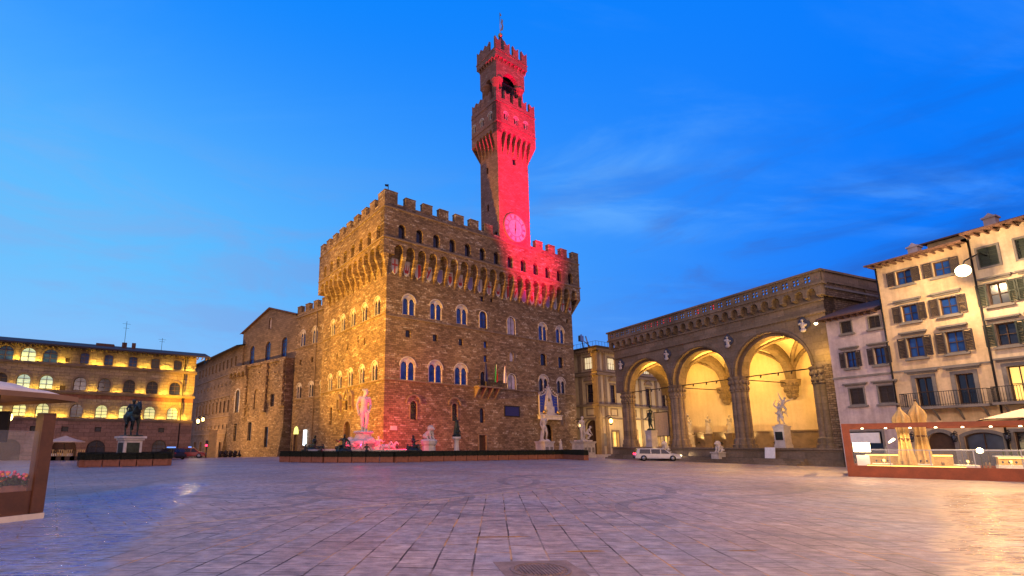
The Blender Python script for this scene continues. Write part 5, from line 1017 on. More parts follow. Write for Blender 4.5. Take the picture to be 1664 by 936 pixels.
b = MB(); pedestal(b, .5, .5, -.2, 1.0); b.lathe([(.16, 1.0), (.24, 1.9)], 8); b.build('pedestal', 'marble', st); b = MB(); figure(b, 1.75, (0, 0, 1.0), 0, dict(wl=(.08, -.1, .62), wr=(-.05, -.1, .55)), robe=.8); fuse(b, 'figure', 'marble', st, .03)
# -- seated lion with shield
p0 = at(697, 62); st = thing('lion_statue', 'grey stone seated lion on squat white pedestal in front of palace wall', 'statue', p0, R(25))
b = MB(); b.lathe([(1.0, 0), (1.0, .7), (.85, .9), (.8, 1.75), (.95, 1.9), (1.05, 2.3), (.9, 2.5), (.5, 2.55)], 8, smooth=False, sq=.5); b.build('pedestal', 'marble', st)
def lion(b, z, s=1., rz=0., lying=False):
    m_ = Matrix.Rotation(rz, 3, 'Z')
    def V(x, y, zz): q = m_ @ Vector((x, y, zz)) * s; return (q.x, q.y, q.z + z)
    if lying: b.cone(V(0, .7, .35), V(0, -.4, .45), .36 * s, .38 * s, 10); hz_ = .75
    else: b.cone(V(0, .45, .35), V(0, -.2, .85), .40 * s, .34 * s, 10); hz_ = 1.2
    hx = -.62 if lying else -.35
    b.ell(V(0, hx, hz_), (.36 * s, .33 * s, .40 * s)); b.ell(V(0, hx - .28, hz_ + .05), (.2 * s, .26 * s, .22 * s)); b.ell(V(0, hx - .5, hz_ - .03), (.12 * s, .12 * s, .1 * s))
    for q in range(10): a = 2 * PI * q / 10; b.ell(V(.33 * math.cos(a), hx + .12, hz_ + .33 * math.sin(a)), .15 * s, None, 6, 5)
    for x in (-.22, .22):
        b.ell(V(x * .9, hx, hz_ + .36), .09 * s)
        if lying: b.cone(V(x, -.5, .35), V(x, -1.15, .12), .15 * s, .11 * s); b.cone(V(x * 1.5, .6, .35), V(x * 1.7, .1, .12), .22 * s, .12 * s)
        else: b.cone(V(x, -.35, .85), V(x, -.5, .1), .16 * s, .11 * s); b.ell(V(x, -.6, .08), (.12 * s, .18 * s, .09 * s)); b.cone(V(x * 1.5, .4, .4), V(x * 1.6, -.05, .2), .26 * s, .15 * s); b.cone(V(x * 1.6, -.05, .2), V(x * 1.6, -.2, .08), .12 * s, .1 * s)
    b.tube([V(0, 1.0 if lying else .8, .25), V(.35, .95, .12), V(.6, .5, .1)], [.07 * s, .06 * s, .09 * s], 6)
b = MB(); lion(b, 2.5, 1.05, R(20)); fuse(b, 'figure', 'marble_old', st, .04)
# -- dark bronze pair on a column
p0 = at(742, 64); st = thing('bronze_statue', 'dark bronze robed woman with raised sword on slim white column by palace', 'statue', p0, R(35))
b = MB(); b.box(-.55, .55, -.55, .55, 0, 1.0); b.lathe([(.42, 1.0), (.32, 1.25), (.28, 2.3), (.36, 2.5), (.55, 2.6), (.55, 2.85)], 14); b.build('column', 'marble', st)
b = MB(); b.lathe([(.55, 2.85), (.6, 3.05), (.4, 3.2)], 8); figure(b, 2.3, (.05, .1, 3.1), 0, dict(er=(-.2, .02, .88), wr=(-.1, .04, 1.02)), robe=.8); figure(b, 1.6, (0, -.28, 2.75), 0, dict(kl=(.1, -.18, .46), kr=(-.1, -.18, .46), al=(.1, -.16, .2), ar=(-.1, -.16, .2), tl=(.1, -.24, .17), tr=(-.1, -.24, .17), head=(.06, -.06, .86))); b.tube([(-.2, .15, 5.45), (.3, .3, 5.75)], .05, 6); fuse(b, 'figure', 'bronze', st, .04)

# -- fountain
FC = at(590, 60.5); fo = thing('fountain', 'red lit marble fountain with giant standing figure and bronze figures round octagonal basin', 'fountain', FC, R(35))
b = MB(); b.lathe([(7.1, -.2), (7.1, .15), (6.8, .15), (6.8, .3), (6.45, .3), (6.3, .5), (6.2, .95), (6.4, 1.15), (6.45, 1.3), (6.1, 1.3), (6.0, 1.0), (6.0, .6)], 8, smooth=False, sq=.5); b.build('basin', 'marble', fo)
b = MB(); b.add([(6.05 * math.cos(PI / 8 + PI / 4 * i), 6.05 * math.sin(PI / 8 + PI / 4 * i), .95) for i in range(8)], [tuple(range(8))]); b.build('basin_water', 'water', fo)
b = MB(); b.lathe([(2.3, .4), (2.2, 1.0), (1.5, 1.2), (1.3, 1.6), (1.9, 2.0), (2.0, 2.3), (1.2, 2.5), (.9, 3.1), (1.3, 3.3), (1.1, 3.5)], 10, smooth=False)
for i in range(9): a = 2 * PI * i / 9; b.ell((1.5 * math.cos(a), 1.5 * math.sin(a), 2.1 + .3 * math.sin(i * 2)), (.5, .45, .4), None, 8, 6)
fuse(b, 'rock_pedestal', 'marble', fo, .07)
b = MB(); figure(b, 5.3, (0, 0, 3.3), R(-12), dict(CONTRA, wl=(.115, -.05, .50), el=(.16, .03, .64), er=(-.165, .03, .64), wr=(-.15, -.04, .47), head=(.03, -.015, .915), kr=(-.045, -.03, .275), kl=(.06, -.05, .275), ar=(-.03, .02, .05), al=(.03, -.02, .05), tl=(.05, -.11, .02), tr=(-.05, -.08, .02))); b.cone((.3, .35, 3.3), (.25, .3, 5.0), .38, .25)
for i in range(9): a = 2 * PI * i / 9; b.cone((.06 + .26 * math.cos(a), .02 + .28 * math.sin(a), 8.4), (.06 + .31 * math.cos(a), .02 + .33 * math.sin(a), 8.62), .07, .04, 6)
fuse(b, 'giant_figure', 'marble', fo, .055)
SIT = dict(kl=(.1, -.2, .52), al=(.1, -.22, .28), tl=(.12, -.3, .25), kr=(-.1, -.22, .5), ar=(-.12, -.3, .3), tr=(-.13, -.38, .27), el=(.22, .05, .66), wl=(.28, -.02, .53), er=(-.2, -.06, .68), wr=(-.22, -.2, .72), chest=(0, .04, .71), neck=(0, .05, .81), head=(.01, .03, .9))
for i in range(4):
    a = -PI / 2 + PI / 4 + PI / 2 * i; b = MB(); b.lathe([(.9, 0), (.8, .8), (.95, 1.2), (.7, 1.45), (.2, 1.6)], 8, (6.3 * math.cos(a), 6.3 * math.sin(a), 0))
    figure(b, 2.7, (6.3 * math.cos(a), 6.3 * math.sin(a), .35), a + PI / 2, SIT); b.cone((6.3 * math.cos(a) + .6, 6.3 * math.sin(a), 1.4), (6.3 * math.cos(a) - .7, 6.3 * math.sin(a) + .3, 1.5), .3, .2); fuse(b, 'bronze_figure', 'marble' if i in (1,) else 'bronze', fo, .05)
for i in range(8):
    a = -PI / 2 + PI / 4 * i + PI / 8; rr = 6.75; b = MB(); figure(b, 1.55, (rr * math.cos(a), rr * math.sin(a), .45), a + PI / 2, SIT); b.ell((rr * math.cos(a), rr * math.sin(a), .75), (.4, .4, .5)); b.tube([(rr * math.cos(a) + .2, rr * math.sin(a), .6), (rr * math.cos(a) + .5, rr * math.sin(a) + .2, 1.1)], .12, 6); fuse(b, 'satyr_figure', 'bronze', fo, .045)
def horse(b, H, at_, rz, J=None, m=0, fore_up=False):
    """standing horse, H = height at the withers; nose along -y"""
    mt = Matrix.Rotation(rz, 3, 'Z'); A = Vector(at_)
    def V(x, y, z): return mt @ (Vector((x, y, z)) * H) + A
    def c(p, q, r0, r1, n=10): b.cone(V(*p), V(*q), r0 * H, r1 * H, n)
    c((0, -.42, .80), (0, .0, .76), .185, .195, 12); c((0, 0, .76), (0, .40, .82), .195, .19, 12); b.ell(V(0, .46, .84), (.17 * H, .19 * H, .19 * H)); b.ell(V(0, -.48, .78), (.16 * H, .15 * H, .2 * H))
    c((0, -.5, .88), (.0, -.70, 1.14), .15, .10); c((0, -.70, 1.14), (0, -.78, 1.24), .10, .085); c((0, -.77, 1.24), (0, -.98, 1.04), .085, .055); b.ell(V(0, -1.0, 1.01), (.055 * H, .06 * H, .055 * H))
    for s_ in (-1, 1): b.cone(V(.045 * s_, -.74, 1.30), V(.055 * s_, -.74, 1.38), .022 * H, .008 * H, 6)
    for i in range(7): t_ = i / 6; b.ell(V(.02, -.50 - .2 * t_, .98 + .27 * t_), (.05 * H, .06 * H, .06 * H), None, 6, 5)
    c((.10, -.45, .70), (.11, -.47, .42), .085, .05); c((.11, -.47, .42), (.11, -.45, .10), .045, .03); c((.11, -.45, .10), (.11, -.49, .03), .035, .045)
    if fore_up: c((-.10, -.47, .70), (-.10, -.66, .56), .085, .05); c((-.10, -.66, .56), (-.10, -.56, .30), .045, .03); c((-.10, -.56, .30), (-.10, -.52, .24), .035, .042)
    else: c((-.10, -.45, .70), (-.10, -.50, .42), .085, .05); c((-.10, -.5, .42), (-.10, -.5, .10), .045, .03); c((-.10, -.5, .1), (-.10, -.54, .03), .035, .045)
    for s_, o_ in ((1, 0), (-1, .12)):
        c((.10 * s_, .42, .76), (.115 * s_, .34 - o_, .52), .13, .065); c((.115 * s_, .34 - o_, .52), (.115 * s_, .52 - o_, .34), .06, .04); c((.115 * s_, .52 - o_, .34), (.115 * s_, .47 - o_, .10), .038, .03); c((.115 * s_, .47 - o_, .1), (.115 * s_, .43 - o_, .03), .035, .045)
    b.tube([V(0, .62, .90), V(0, .74, .80), V(.02, .78, .55), V(.02, .74, .30)], [.04 * H, .06 * H, .07 * H, .03 * H], 8)
for i, (x, y, rz) in enumerate(((-1.5, -2.9, -.3), (1.5, -2.9, .3), (-2.8, -1.6, -.6), (2.8, -1.6, .6))):
    b = MB(); horse(b, 1.15, (x, y, .75), rz, fore_up=True); fuse(b, 'sea_horse', 'marble' if i % 2 else 'marble_old', fo, .05)
for x, y, z, e_ in ((-4, -4, 1.6, 800), (0, -5, 1.5, 800), (4.2, -3.4, 1.6, 800), (-1.6, -2.6, 1.9, 1500), (1.8, -2.8, 1.9, 1500), (0, 4, 1.8, 300)): lamp('fountain_light', 'POINT', (x, y, z), e_ * .17, (1, .012, .09), size=.15, parent=fo)
lamp('fountain_spot', 'SPOT', (-1.0, -5.2, 1.5), 2600, (1, .02, .10), (0, 0, 6.4), .15, R(42), .7, parent=fo); lamp('fountain_spot', 'SPOT', (2.6, -5.0, 1.5), 2200, (1, .02, .10), (.2, 0, 6.0), .15, R(42), .7, parent=fo)

# -- equestrian statue
p0 = at(211, 45.3); es = thing('equestrian_statue', 'dark bronze rider on horse atop white plinth ringed by hedge boxes', 'statue', p0, R(46))
b = MB(); ov = lambda sx, sy: [(sx * (1 if 45 < (math.degrees(2 * PI * j / 24) % 180) < 135 else 1) * math.cos(2 * PI * j / 24), sy * math.sin(2 * PI * j / 24)) for j in range(24)]
b.box(-.9, .9, -1.4, 1.4, -.1, .55); b.box(-.8, .8, -1.25, 1.25, .551, .75); b.box(-.7, .7, -1.1, 1.1, .752, 2.25); b.box(-.82, .82, -1.25, 1.25, 2.252, 2.42); b.box(-.95, .95, -1.4, 1.4, 2.422, 2.62); pl = b.build('plinth', 'marble', es)
for x0, x1, y0, y1 in ((-.5, .5, -1.13, -1.102), (-.73, -.702, -.8, .8), (.702, .73, -.8, .8)):
    b = MB(); b.box(x0, x1, y0, y1, .95, 2.05); b.build('relief_panel', 'bronze', pl)
b = MB(); b.box(-.6, .6, -1.5, 1.4, 2.622, 2.72); horse(b, 2.25, (0, .1, 2.70), 0, fore_up=True); fuse(b, 'horse', 'bronze', es, .04)
b = MB(); figure(b, 2.75, (0, .12, 3.25), 0, dict(kl=(.15, -.14, .40), al=(.16, -.06, .19), tl=(.17, -.15, .16), kr=(-.15, -.14, .40), ar=(-.16, -.06, .19), tr=(-.17, -.15, .16), hl=(.075, 0, .5), hr=(-.075, 0, .5), er=(-.2, -.08, .68), wr=(-.22, -.2, .62), el=(.16, -.02, .64), wl=(.08, -.14, .6)))
b.cone((0, .35, 5.3), (0, .7, 4.5), .27, .38); b.tube([(-.6, -.4, 4.85), (-.66, -.8, 5.15)], .05, 6); fuse(b, 'rider', 'bronze', es, .035)

# -- planters
def planter(L_, h_box=.52, h_hedge=.62, d=.62):
    t = thing('hedge_planter', '', 'planter'); b = MB()
    b.box(-L_ / 2 + .02, L_ / 2 - .02, -d / 2, d / 2, .04, h_box); b.box(-L_ / 2 + .0, L_ / 2 - .0, -d / 2 - .03, d / 2 + .03, h_box + .002, h_box + .08); b.box(-L_ / 2 + .05, -L_ / 2 + .2, -d / 2, d / 2, -.02, .038); b.box(L_ / 2 - .2, L_ / 2 - .05, -d / 2, d / 2, -.02, .038)
    for q in range(3): x = -L_ / 2 + L_ * (q + .5) / 3; b.box(x - L_ * .13, x + L_ * .13, -d / 2 - .02, -d / 2 - .001, .14, h_box - .1)
    b.build('box', 'terracotta', t)
    b = MB(); rnd = random.Random(3); nx, ny, nz_ = 16, 5, 5; x0, x1, y0, y1, z0, z1 = -L_ / 2 + .03, L_ / 2 - .03, -d / 2 - .02, d / 2 + .02, h_box + .06, h_box + h_hedge
    def jit(x, y, z): return (x + rnd.uniform(-.035, .035), y + rnd.uniform(-.035, .035), z + rnd.uniform(-.035, .035))
    for q in range(900):
        fc = rnd.choice('fffbtttlr'); a, c_ = rnd.random(), rnd.random()
        if fc in 'fb': p = (x0 + (x1 - x0) * a, y0 if fc == 'f' else y1, z0 + (z1 - z0) * c_)
        elif fc == 't': p = (x0 + (x1 - x0) * a, y0 + (y1 - y0) * c_, z1)
        else: p = (x0 if fc == 'l' else x1, y0 + (y1 - y0) * a, z0 + (z1 - z0) * c_)
        p = Vector(jit(*p)); s_ = rnd.uniform(.035, .07); n_ = Vector((rnd.uniform(-1, 1), rnd.uniform(-1, 1), rnd.uniform(-.6, 1))).normalized(); u_ = n_.orthogonal().normalized(); v_ = n_.cross(u_)
        b.add([p - u_ * s_, p - v_ * s_ * .5, p + u_ * s_, p + v_ * s_ * .5], [(0, 1, 2, 3)])
    b.box(x0 + .03, x1 - .03, y0 + .03, y1 - .03, z0, z1 - .03); b.build('hedge', 'leaf_dark', t); return t
proto = None
def row(P, Q, L_, label, group, gap=.06, key={}):
    d = Vector(Q) - Vector(P); n_ = max(1, round(d.length / L_)); rz = math.atan2(d.y, d.x)
    for i in range(n_):
        c_ = Vector(P) + d * ((i + .5) / n_); c_.z = hgt(c_.x, c_.y)
        if 'p' not in key: key['p'] = planter(1.5); o = key['p']; o.location = c_; o.rotation_euler = (0, 0, rz)
        else: o = copy_thing(key['p'], c_, rz)
        o.scale = (d.length / n_ / 1.5 * .97, 1, 1); o['label'] = label; o['group'] = group
pA, pB, pC, pD, pE, pF = at(458, 54.8), at(528, 52.6), at(640, 53.0), at(700, 56.2), at(914, 65.8), at(952, 60.5)
lbl = 'terracotta box of dark clipped hedge in the barrier row before fountain and palace'; grp = 'hedge planters before the fountain and palace'
row(pA, pB, 1.5, lbl, grp); row(pB, pC, 1.5, lbl, grp); row(pC, pD, 1.5, lbl, grp); row(pD, pE, 1.5, lbl, grp)
row(pF, pE, 1.5, 'terracotta hedge box in the short angled end of the barrier row', 'angled hedge planters')
pG = at(895, 71); row(pE + Vector((.4, 3, 0)), at(950, 67), 1.5, 'hedge box behind the barrier row at palace corner', 'hedge planters at the palace corner')
ce = at(206, 45.6); ex = Vector((math.cos(R(38)), math.sin(R(38)), 0)); ey = Vector((-ex.y, ex.x, 0))
cs = [ce - ex * 3.1 - ey * 2.2, ce + ex * 3.1 - ey * 2.2, ce + ex * 3.1 + ey * 2.2, ce - ex * 3.1 + ey * 2.2]
for i in range(4): row(cs[i], cs[(i + 1) % 4], 1.35, 'terracotta hedge box in the square around the bronze rider', 'hedge planters round the rider')
# ------------------------------------------------------------------ statues of the arcade
def lgthing(name, label, cat, x, y, rz=0., z=1.55, group=None): p = log(x, y, z); return thing(name, label, cat, p, rzO + rz, group)
st = lgthing('marble_group', 'white marble group of three entwined figures spiralling up on pedestal under the right arch', 'statue', -3.75, .9)
b = MB(); pedestal(b, 1.0, 1.0, 0, 2.1); pd = b.build('pedestal', 'marble', st); b = MB(); b.box(-.36, .36, -.53, -.502, .75, 1.55); b.build('relief_panel', 'bronze', pd)
b = MB(); b.lathe([(.52, 2.1), (.5, 2.25), (.3, 2.3)], 10)
figure(b, 1.9, (0, .15, 2.05), .4, SIT); figure(b, 2.25, (0, 0, 2.2), 0, dict(er=(-.2, -.06, .9), wr=(-.12, -.05, 1.05), el=(.2, -.05, .88), wl=(.1, -.08, 1.02), kl=(.11, -.1, .3), al=(.14, .03, .06)))
figure(b, 1.9, (.1, -.15, 3.15), .8, dict(er=(-.22, .05, .95), wr=(-.3, .12, 1.1), el=(.24, 0, .9), wl=(.34, .06, 1.0), kl=(.16, -.1, .38), al=(.22, .1, .3), tl=(.26, .12, .22), kr=(-.1, -.18, .4), ar=(-.15, .0, .25), tr=(-.17, -.06, .2)), lean=Matrix.Rotation(R(18), 3, 'Y')); fuse(b, 'figure', 'marble', st, .035)
b = MB(); b.box(-.5, .5, -.02, .02, -1.15, -.1); b.box(-.42, -.34, -.02, .3, -1.5, -1.15) ; b.box(.34, .42, -.02, .3, -1.5, -1.15); o = b.build('information_board', 'white_paint'); o.location = log(-3.75, -1.1, 1.7); o.rotation_euler = (R(-8), 0, rzO); tag(o, 'white information board leaning before the entwined marble group', 'board')
st = lgthing('bronze_statue', 'dark bronze nude man holding a head aloft on ornate white pedestal in left arch', 'statue', -20.3, .6)
b = MB(); pedestal(b, 1.0, 1.0, -.2, 2.1); b.ell((0, -.5, 1.1), (.3, .2, .4)); b.build('pedestal', 'marble', st)
b = MB(); b.lathe([(.5, 2.1), (.45, 2.3), (.2, 2.35)], 10); figure(b, 2.6, (0, 0, 2.25), 0, dict(CONTRA, el=(.2, -.08, .86), wl=(.2, -.14, 1.02), er=(-.19, .05, .66), wr=(-.2, -.05, .56))); b.ell((.52, -.4, 5.15), .2); b.tube([(-.52, -.15, 3.68), (-.5, -.7, 3.5)], .05, 6); fuse(b, 'figure', 'bronze', st, .035)
st = lgthing('marble_group', 'pale marble struggling couple on pedestal beside the second pier of the arcade', 'statue', -17.8, 4.0)
b = MB(); pedestal(b, 1.1, 1.1, 0, 1.5); b.build('pedestal', 'marble_old', st); b = MB(); b.lathe([(.6, 1.5), (.5, 1.7)], 8); figure(b, 2.9, (0, 0, 1.6), 0, dict(el=(.2, -.08, .8), wl=(.1, -.1, .95))); figure(b, 2.2, (.2, -.3, 1.6), .7, SIT); fuse(b, 'figure', 'marble', st, .04)
for i, (x, y, dr, lab) in enumerate(((-21.0, 8.2, 0, 'robed pale statue on brown block left of the glowing wall lamp'), (-17.9, 8.0, .25, 'robed marble woman on plain block between two glowing wall patches'), (-14.8, 8.0, 0, 'robed grey statue standing dark beside third pier'), (.3 - 1.2, 7.5, -.5, 'pale statue with outstretched arm on pedestal beside the right pier'))):
    st = lgthing('robed_statue', lab, 'statue', x, y, dr, 1.5, 'robed statues along the back wall'); b = MB(); pedestal(b, .95, .8, 0, 1.75 if i < 3 else 2.3); b.build('pedestal', 'brown_stone' if i < 3 else 'marble_old', st)
    b = MB(); figure(b, 2.35, (0, 0, 1.75 if i < 3 else 2.3), 0, dict(er=(-.2, -.1, .72), wr=(-.32, -.2, .74)) if i == 3 else dict(wl=(.05, -.12, .66)), robe=.8 if i < 3 else 0); fuse(b, 'figure', 'marble_old', st, .035)
for x, lab in ((-16.5, 'pale stone lion crouching on block at left side of the steps'), (-9.3, 'white stone lion on block at right side of the steps')):
    st = lgthing('lion_statue', lab, 'statue', x, -1.0, 0, .0, 'lions flanking the arcade steps'); b = MB(); b.box(-.45, .45, -.8, .65, -.2, .95); b.box(-.52, .52, -.88, .72, .952, 1.1); b.build('pedestal', 'marble_old', st); b = MB(); lion(b, 1.08, .72, 0, False); fuse(b, 'figure', 'marble', st, .04)
for x, z in ((-20.0, 3.3), (-16.6, 3.3), (-13.2, 3.2), (-9.8, 3.0), (.2, 3.2)):
    b = MB(); b.lathe([(.12, 0), (.16, .06), (.1, .2)], 10); o = b.build('uplight', 'iron'); o.location = log(x, 8.5, 2.0); tag(o, 'small black uplight hidden on the bench behind the arcade statues', 'lamp', 'uplights on the arcade bench'); lamp('statue_uplight', 'SPOT', log(x, 8.7, 2.45), 260, (1, .68, .25), log(x, 9.5, 3.9), .1, R(120), 1)
lamp('group_spot', 'SPOT', log(-2.2, -2.2, 1.2), 260, (1, .8, .55), log(-3.75, .9, 5), .1, R(50), .8)
lamp('group_spot', 'SPOT', log(-18.5, -1.5, 1.0), 220, (1, .75, .4), log(-17.8, 4, 4), .1, R(50), .8); lamp('lion_spot', 'SPOT', log(-16.6, -3.2, .8), 60, (1, .62, .2), log(-16.5, -1, 2), .1, R(60), .8)
# framed banner hanging in the passage
b = MB(); b.box(-1.6, 1.6, -.05, .05, 0, .12); b.box(-1.6, 1.6, -.05, .05, 4.0, 4.12); b.box(-1.6, -1.48, -.05, .05, .121, 3.999); b.box(1.48, 1.6, -.05, .05, .121, 3.999); bn = b.build('hanging_banner', 'iron'); b = MB(); n_ = 24
b.add([(-1.47 + 2.94 * i / n_, .04 * math.sin(i * 1.9), z) for z in (.13, 3.99) for i in range(n_ + 1)], [(i, i + 1, n_ + 2 + i, n_ + 1 + i) for i in range(n_)]); b.build('cloth', 'canvas', bn)
bn.location = ptz(1076, 700, 84); bn.location.z = 3.2; bn.rotation_euler = (0, 0, rzO); tag(bn, 'black framed translucent banner hanging in the passage behind the left arch', 'banner')

# ------------------------------------------------------------------ flags on the balcony
def flag(x, cols, label, hgt_=2.6):
    t = thing('flag', label, 'flag', pal(x, -1.35, 11.2), PYAW, 'flags on the palace balcony'); b = MB(); b.tube([(0, 0, 0), (.1, -.35, 3.9)], .035, 6); b.ell((.1, -.35, 3.95), .08); b.build('pole', 'iron', t)
    b = MB(); n_, k_ = 14, 9
    pts = []
    for j in range(k_ + 1):
        for i in range(n_ + 1): w = .24 + .30 * (j / k_) ** .7; a = i / n_; pts.append((.1 - .02 * j + w * (a - .35) , -.33 + .12 * math.sin(a * 9 + j * .3) * (.4 + j / k_), 3.75 - 3.1 * j / k_ - .25 * a * (1 - j / k_)))
    for i in range(n_):
        m_ = min(len(cols) - 1, int(i / n_ * len(cols))); b.add([pts[q * (n_ + 1) + i + o_] for q in range(k_ + 1) for o_ in (0, 1)], [(2 * q, 2 * q + 1, 2 * q + 3, 2 * q + 2) for q in range(k_)], m_, True)
    b.build('cloth', cols, t)
flag(17.4, ['navy'], 'drooping dark blue flag, leftmost on the palace balcony'); flag(19.6, ['flag_green', 'flag_white', 'flag_red'], 'drooping green white and red flag in middle of balcony'); flag(21.5, ['flag_white', 'heraldic_red', 'flag_white'], 'drooping white flag with red emblem, rightmost on the balcony')

# ------------------------------------------------------------------ left cafe shelter
def furn_table(label, loc, rz, grp, cloth='cloth_white'):
    t = thing('cafe_table', label, 'table', loc, rz, grp); b = MB(); b.box(-.42, .42, -.42, .42, .72, .76); b.build('tabletop', 'wood_dark', t); b = MB(); b.lathe([(.26, 0), (.24, .03), (.04, .06), (.035, .7), (.15, .72)], 12); b.build('leg', 'iron', t)
    b = MB(); b.box(-.46, .46, -.46, .46, .762, .772); n_ = 12
    for s_ in ((-.46, -.46, .46, -.46), (.46, -.46, .46, .46), (.46, .46, -.46, .46), (-.46, .46, -.46, -.46)):
        b.add([(s_[0] + (s_[2] - s_[0]) * i / n_ + (.02 * math.sin(i * 2) if z < .7 and s_[0] == s_[2] else 0), s_[1] + (s_[3] - s_[1]) * i / n_ + (.02 * math.sin(i * 2) if z < .7 and s_[1] == s_[3] else 0), z) for z in (.77, .45) for i in range(n_ + 1)], [(i, i + 1, n_ + 2 + i, n_ + 1 + i) for i in range(n_)])
    b.build('tablecloth', cloth, t); return t
def furn_chair(label, loc, rz, grp):
    t = thing('cafe_chair', label, 'chair', loc, rz, grp); b = MB(); b.box(-.22, .22, -.22, .22, .43, .47); b.build('seat', 'chair_rattan', t)
    b = MB(); b.prism(arch(0, .50, .42, .42, 'seg'), .19, .22, [rect(-.15, .15, .55, .82)], back=True)
    for i in range(5): x = -.13 + i * .065; b.box(x - .012, x + .012, .195, .215, .55, .82)
    b.build('backrest', 'chair_rattan', t)
    for x in (-.2, .2):
        for y in (-.2, .2): b = MB(); b.tube([(x, y, .43), (x * 1.1, y * 1.1, 0)], .018, 6); b.build('leg', 'chair_rattan', t)
    return t
LS = Vector((-10.46, 13.4, 0)); LM = Matrix.Rotation(R(68), 3, 'Z'); sh = thing('cafe_shelter', 'rust red cafe enclosure with pale awning at left edge', 'cafe enclosure', LS, R(68))
b = MB(); b.box(-.30, .0, .0, .3, .15, 2.72); b.build('post', 'wood_brown', sh); b = MB(); b.box(-.28, -.02, 3.6, 3.9, 0, 2.72); b.build('post', 'wood_brown', sh)
b = MB(); b.box(-8, -.31, .05, .12, .12, .72); b.box(-.22, -.15, .31, 3.6, .12, .72); b.build('lower_panel', 'wood_brown', sh)
b = MB(); b.box(-8, .02, -.02, .32, -.02, .14); b.box(-.26, .0, .321, 3.9, -.02, .14); b.build('base_rail', 'canvas', sh)
b = MB(); b.add([(-8, .08, .725), (-.305, .08, .725), (-.305, .08, 2.25), (-8, .08, 2.25), (-.18, .31, .725), (-.18, 3.6, .725), (-.18, 3.6, 2.25), (-.18, .31, 2.25)], [(0, 1, 2, 3), (4, 5, 6, 7)]); b.build('glazing', 'clear_glass', sh)
b = MB(); n_ = 16
def canopy(x, y):                   # tented awning, apex inside
    t_ = max(abs(x + 4.2) / 4.9, abs(y - 2.0) / 2.9); return 4.55 - 1.6 * t_ + .10 * t_ * t_ - .12 * math.sin(PI * min(1, t_))
pts = [(-9.1 + 9.3 * i / n_, -.5 + 5.4 * j / n_, canopy(-9.1 + 9.3 * i / n_, -.5 + 5.4 * j / n_)) for j in range(n_ + 1) for i in range(n_ + 1)]
fs = [(j * (n_ + 1) + i, j * (n_ + 1) + i + 1, (j + 1) * (n_ + 1) + i + 1, (j + 1) * (n_ + 1) + i) for j in range(n_) for i in range(n_)]
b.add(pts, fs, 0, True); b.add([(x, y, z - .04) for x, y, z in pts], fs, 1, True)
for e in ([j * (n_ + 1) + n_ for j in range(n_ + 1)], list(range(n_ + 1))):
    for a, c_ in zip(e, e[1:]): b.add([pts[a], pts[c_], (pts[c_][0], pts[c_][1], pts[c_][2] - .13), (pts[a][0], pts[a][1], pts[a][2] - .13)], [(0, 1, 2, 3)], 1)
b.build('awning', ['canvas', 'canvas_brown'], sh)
b = MB()
for x, y in ((.15, -.45), (-8.9, -.45), (.15, 4.8), (-4.2, -.45)): b.tube([(-4.2, 2, 4.1), (x, y, canopy(x, y) - .12)], .035, 6)
b.tube([(-4.2, 2, 0), (-4.2, 2, 4.4)], .07, 8); b.build('awning_frame', 'wood_dark', sh)
t = thing('flower_box', 'terracotta trough of pink and orange flowers behind the glass at left', 'flower box', LS + LM @ Vector((-.45, .46, 0)), R(68))
b = MB(); b.box(-1.2, .45, -.16, .2, .5, .86); b.build('trough', 'terracotta', t)
for nm, mt, cnt, zz, sz in (('leaves', 'leaf', 420, (.84, 1.08), .06), ('blossom', 'petal_pink', 70, (1.0, 1.2), .045), ('blossom', 'petal_orange', 60, (.98, 1.16), .045)):
    b = MB()
    for q in range(cnt):
        p = Vector((random.uniform(-1.25, .5), random.uniform(-.22, .26), random.uniform(*zz)))
        if nm == 'leaves': n0 = Vector((random.uniform(-1, 1), random.uniform(-1, 1), random.uniform(-.3, 1))).normalized(); u_ = n0.orthogonal() * sz; v_ = n0.cross(u_) * .5; b.add([p - u_, p - v_, p + u_, p + v_], [(0, 1, 2, 3)])
        else: b.ell(p, sz, None, 6, 4)
    b.build(nm, mt, t)
for i, (x, y) in enumerate(((.9 - 1.6, 2.3), (-1.2, 3.6))):
    o = furn_table(('white clothed cafe table beside the flower box', 'white clothed cafe table further in under the left awning')[i], LS + LM @ Vector((x, y, 0)), .1, 'tables under the left awning')
    for q in range(2): furn_chair(('rattan chair beside the table nearest the flower box', 'rattan chair beside the inner table under the left awning')[i], LS + LM @ Vector((x, y, 0)) + Vector((-.65 + 1.3 * q, .1, 0)), PI / 2 - PI * q, ('chairs by the flower box', 'chairs at the inner left table')[i])
for i in range(5):
    b = MB(); b.ell((0, 0, .06), (.06, .06, .10)); o = b.build('hanging_bulb', 'lamp_warm'); o.location = LS + LM @ Vector((-.6 - .3 * i, .9 + .8 * i, 2.55)); tag(o, 'small warm bulb hanging under the left awning', 'bulb', 'bulbs under the left awning')
lamp('awning_light', 'POINT', LS + LM @ Vector((-1.5, 2.2, 2.5)), 60, (1, .55, .2), size=.3)
b = MB(); b.box(-.35, .35, -.03, .03, -.4, .4); b.tube([(0, 0, .4), (0, 0, .9)], .02, 5); o = b.build('hanging_sign', 'car_dark'); o.location = LS + LM @ Vector((-.9, .9, 2.35)); tag(o, 'small dark sign hanging from the left awning edge', 'sign')

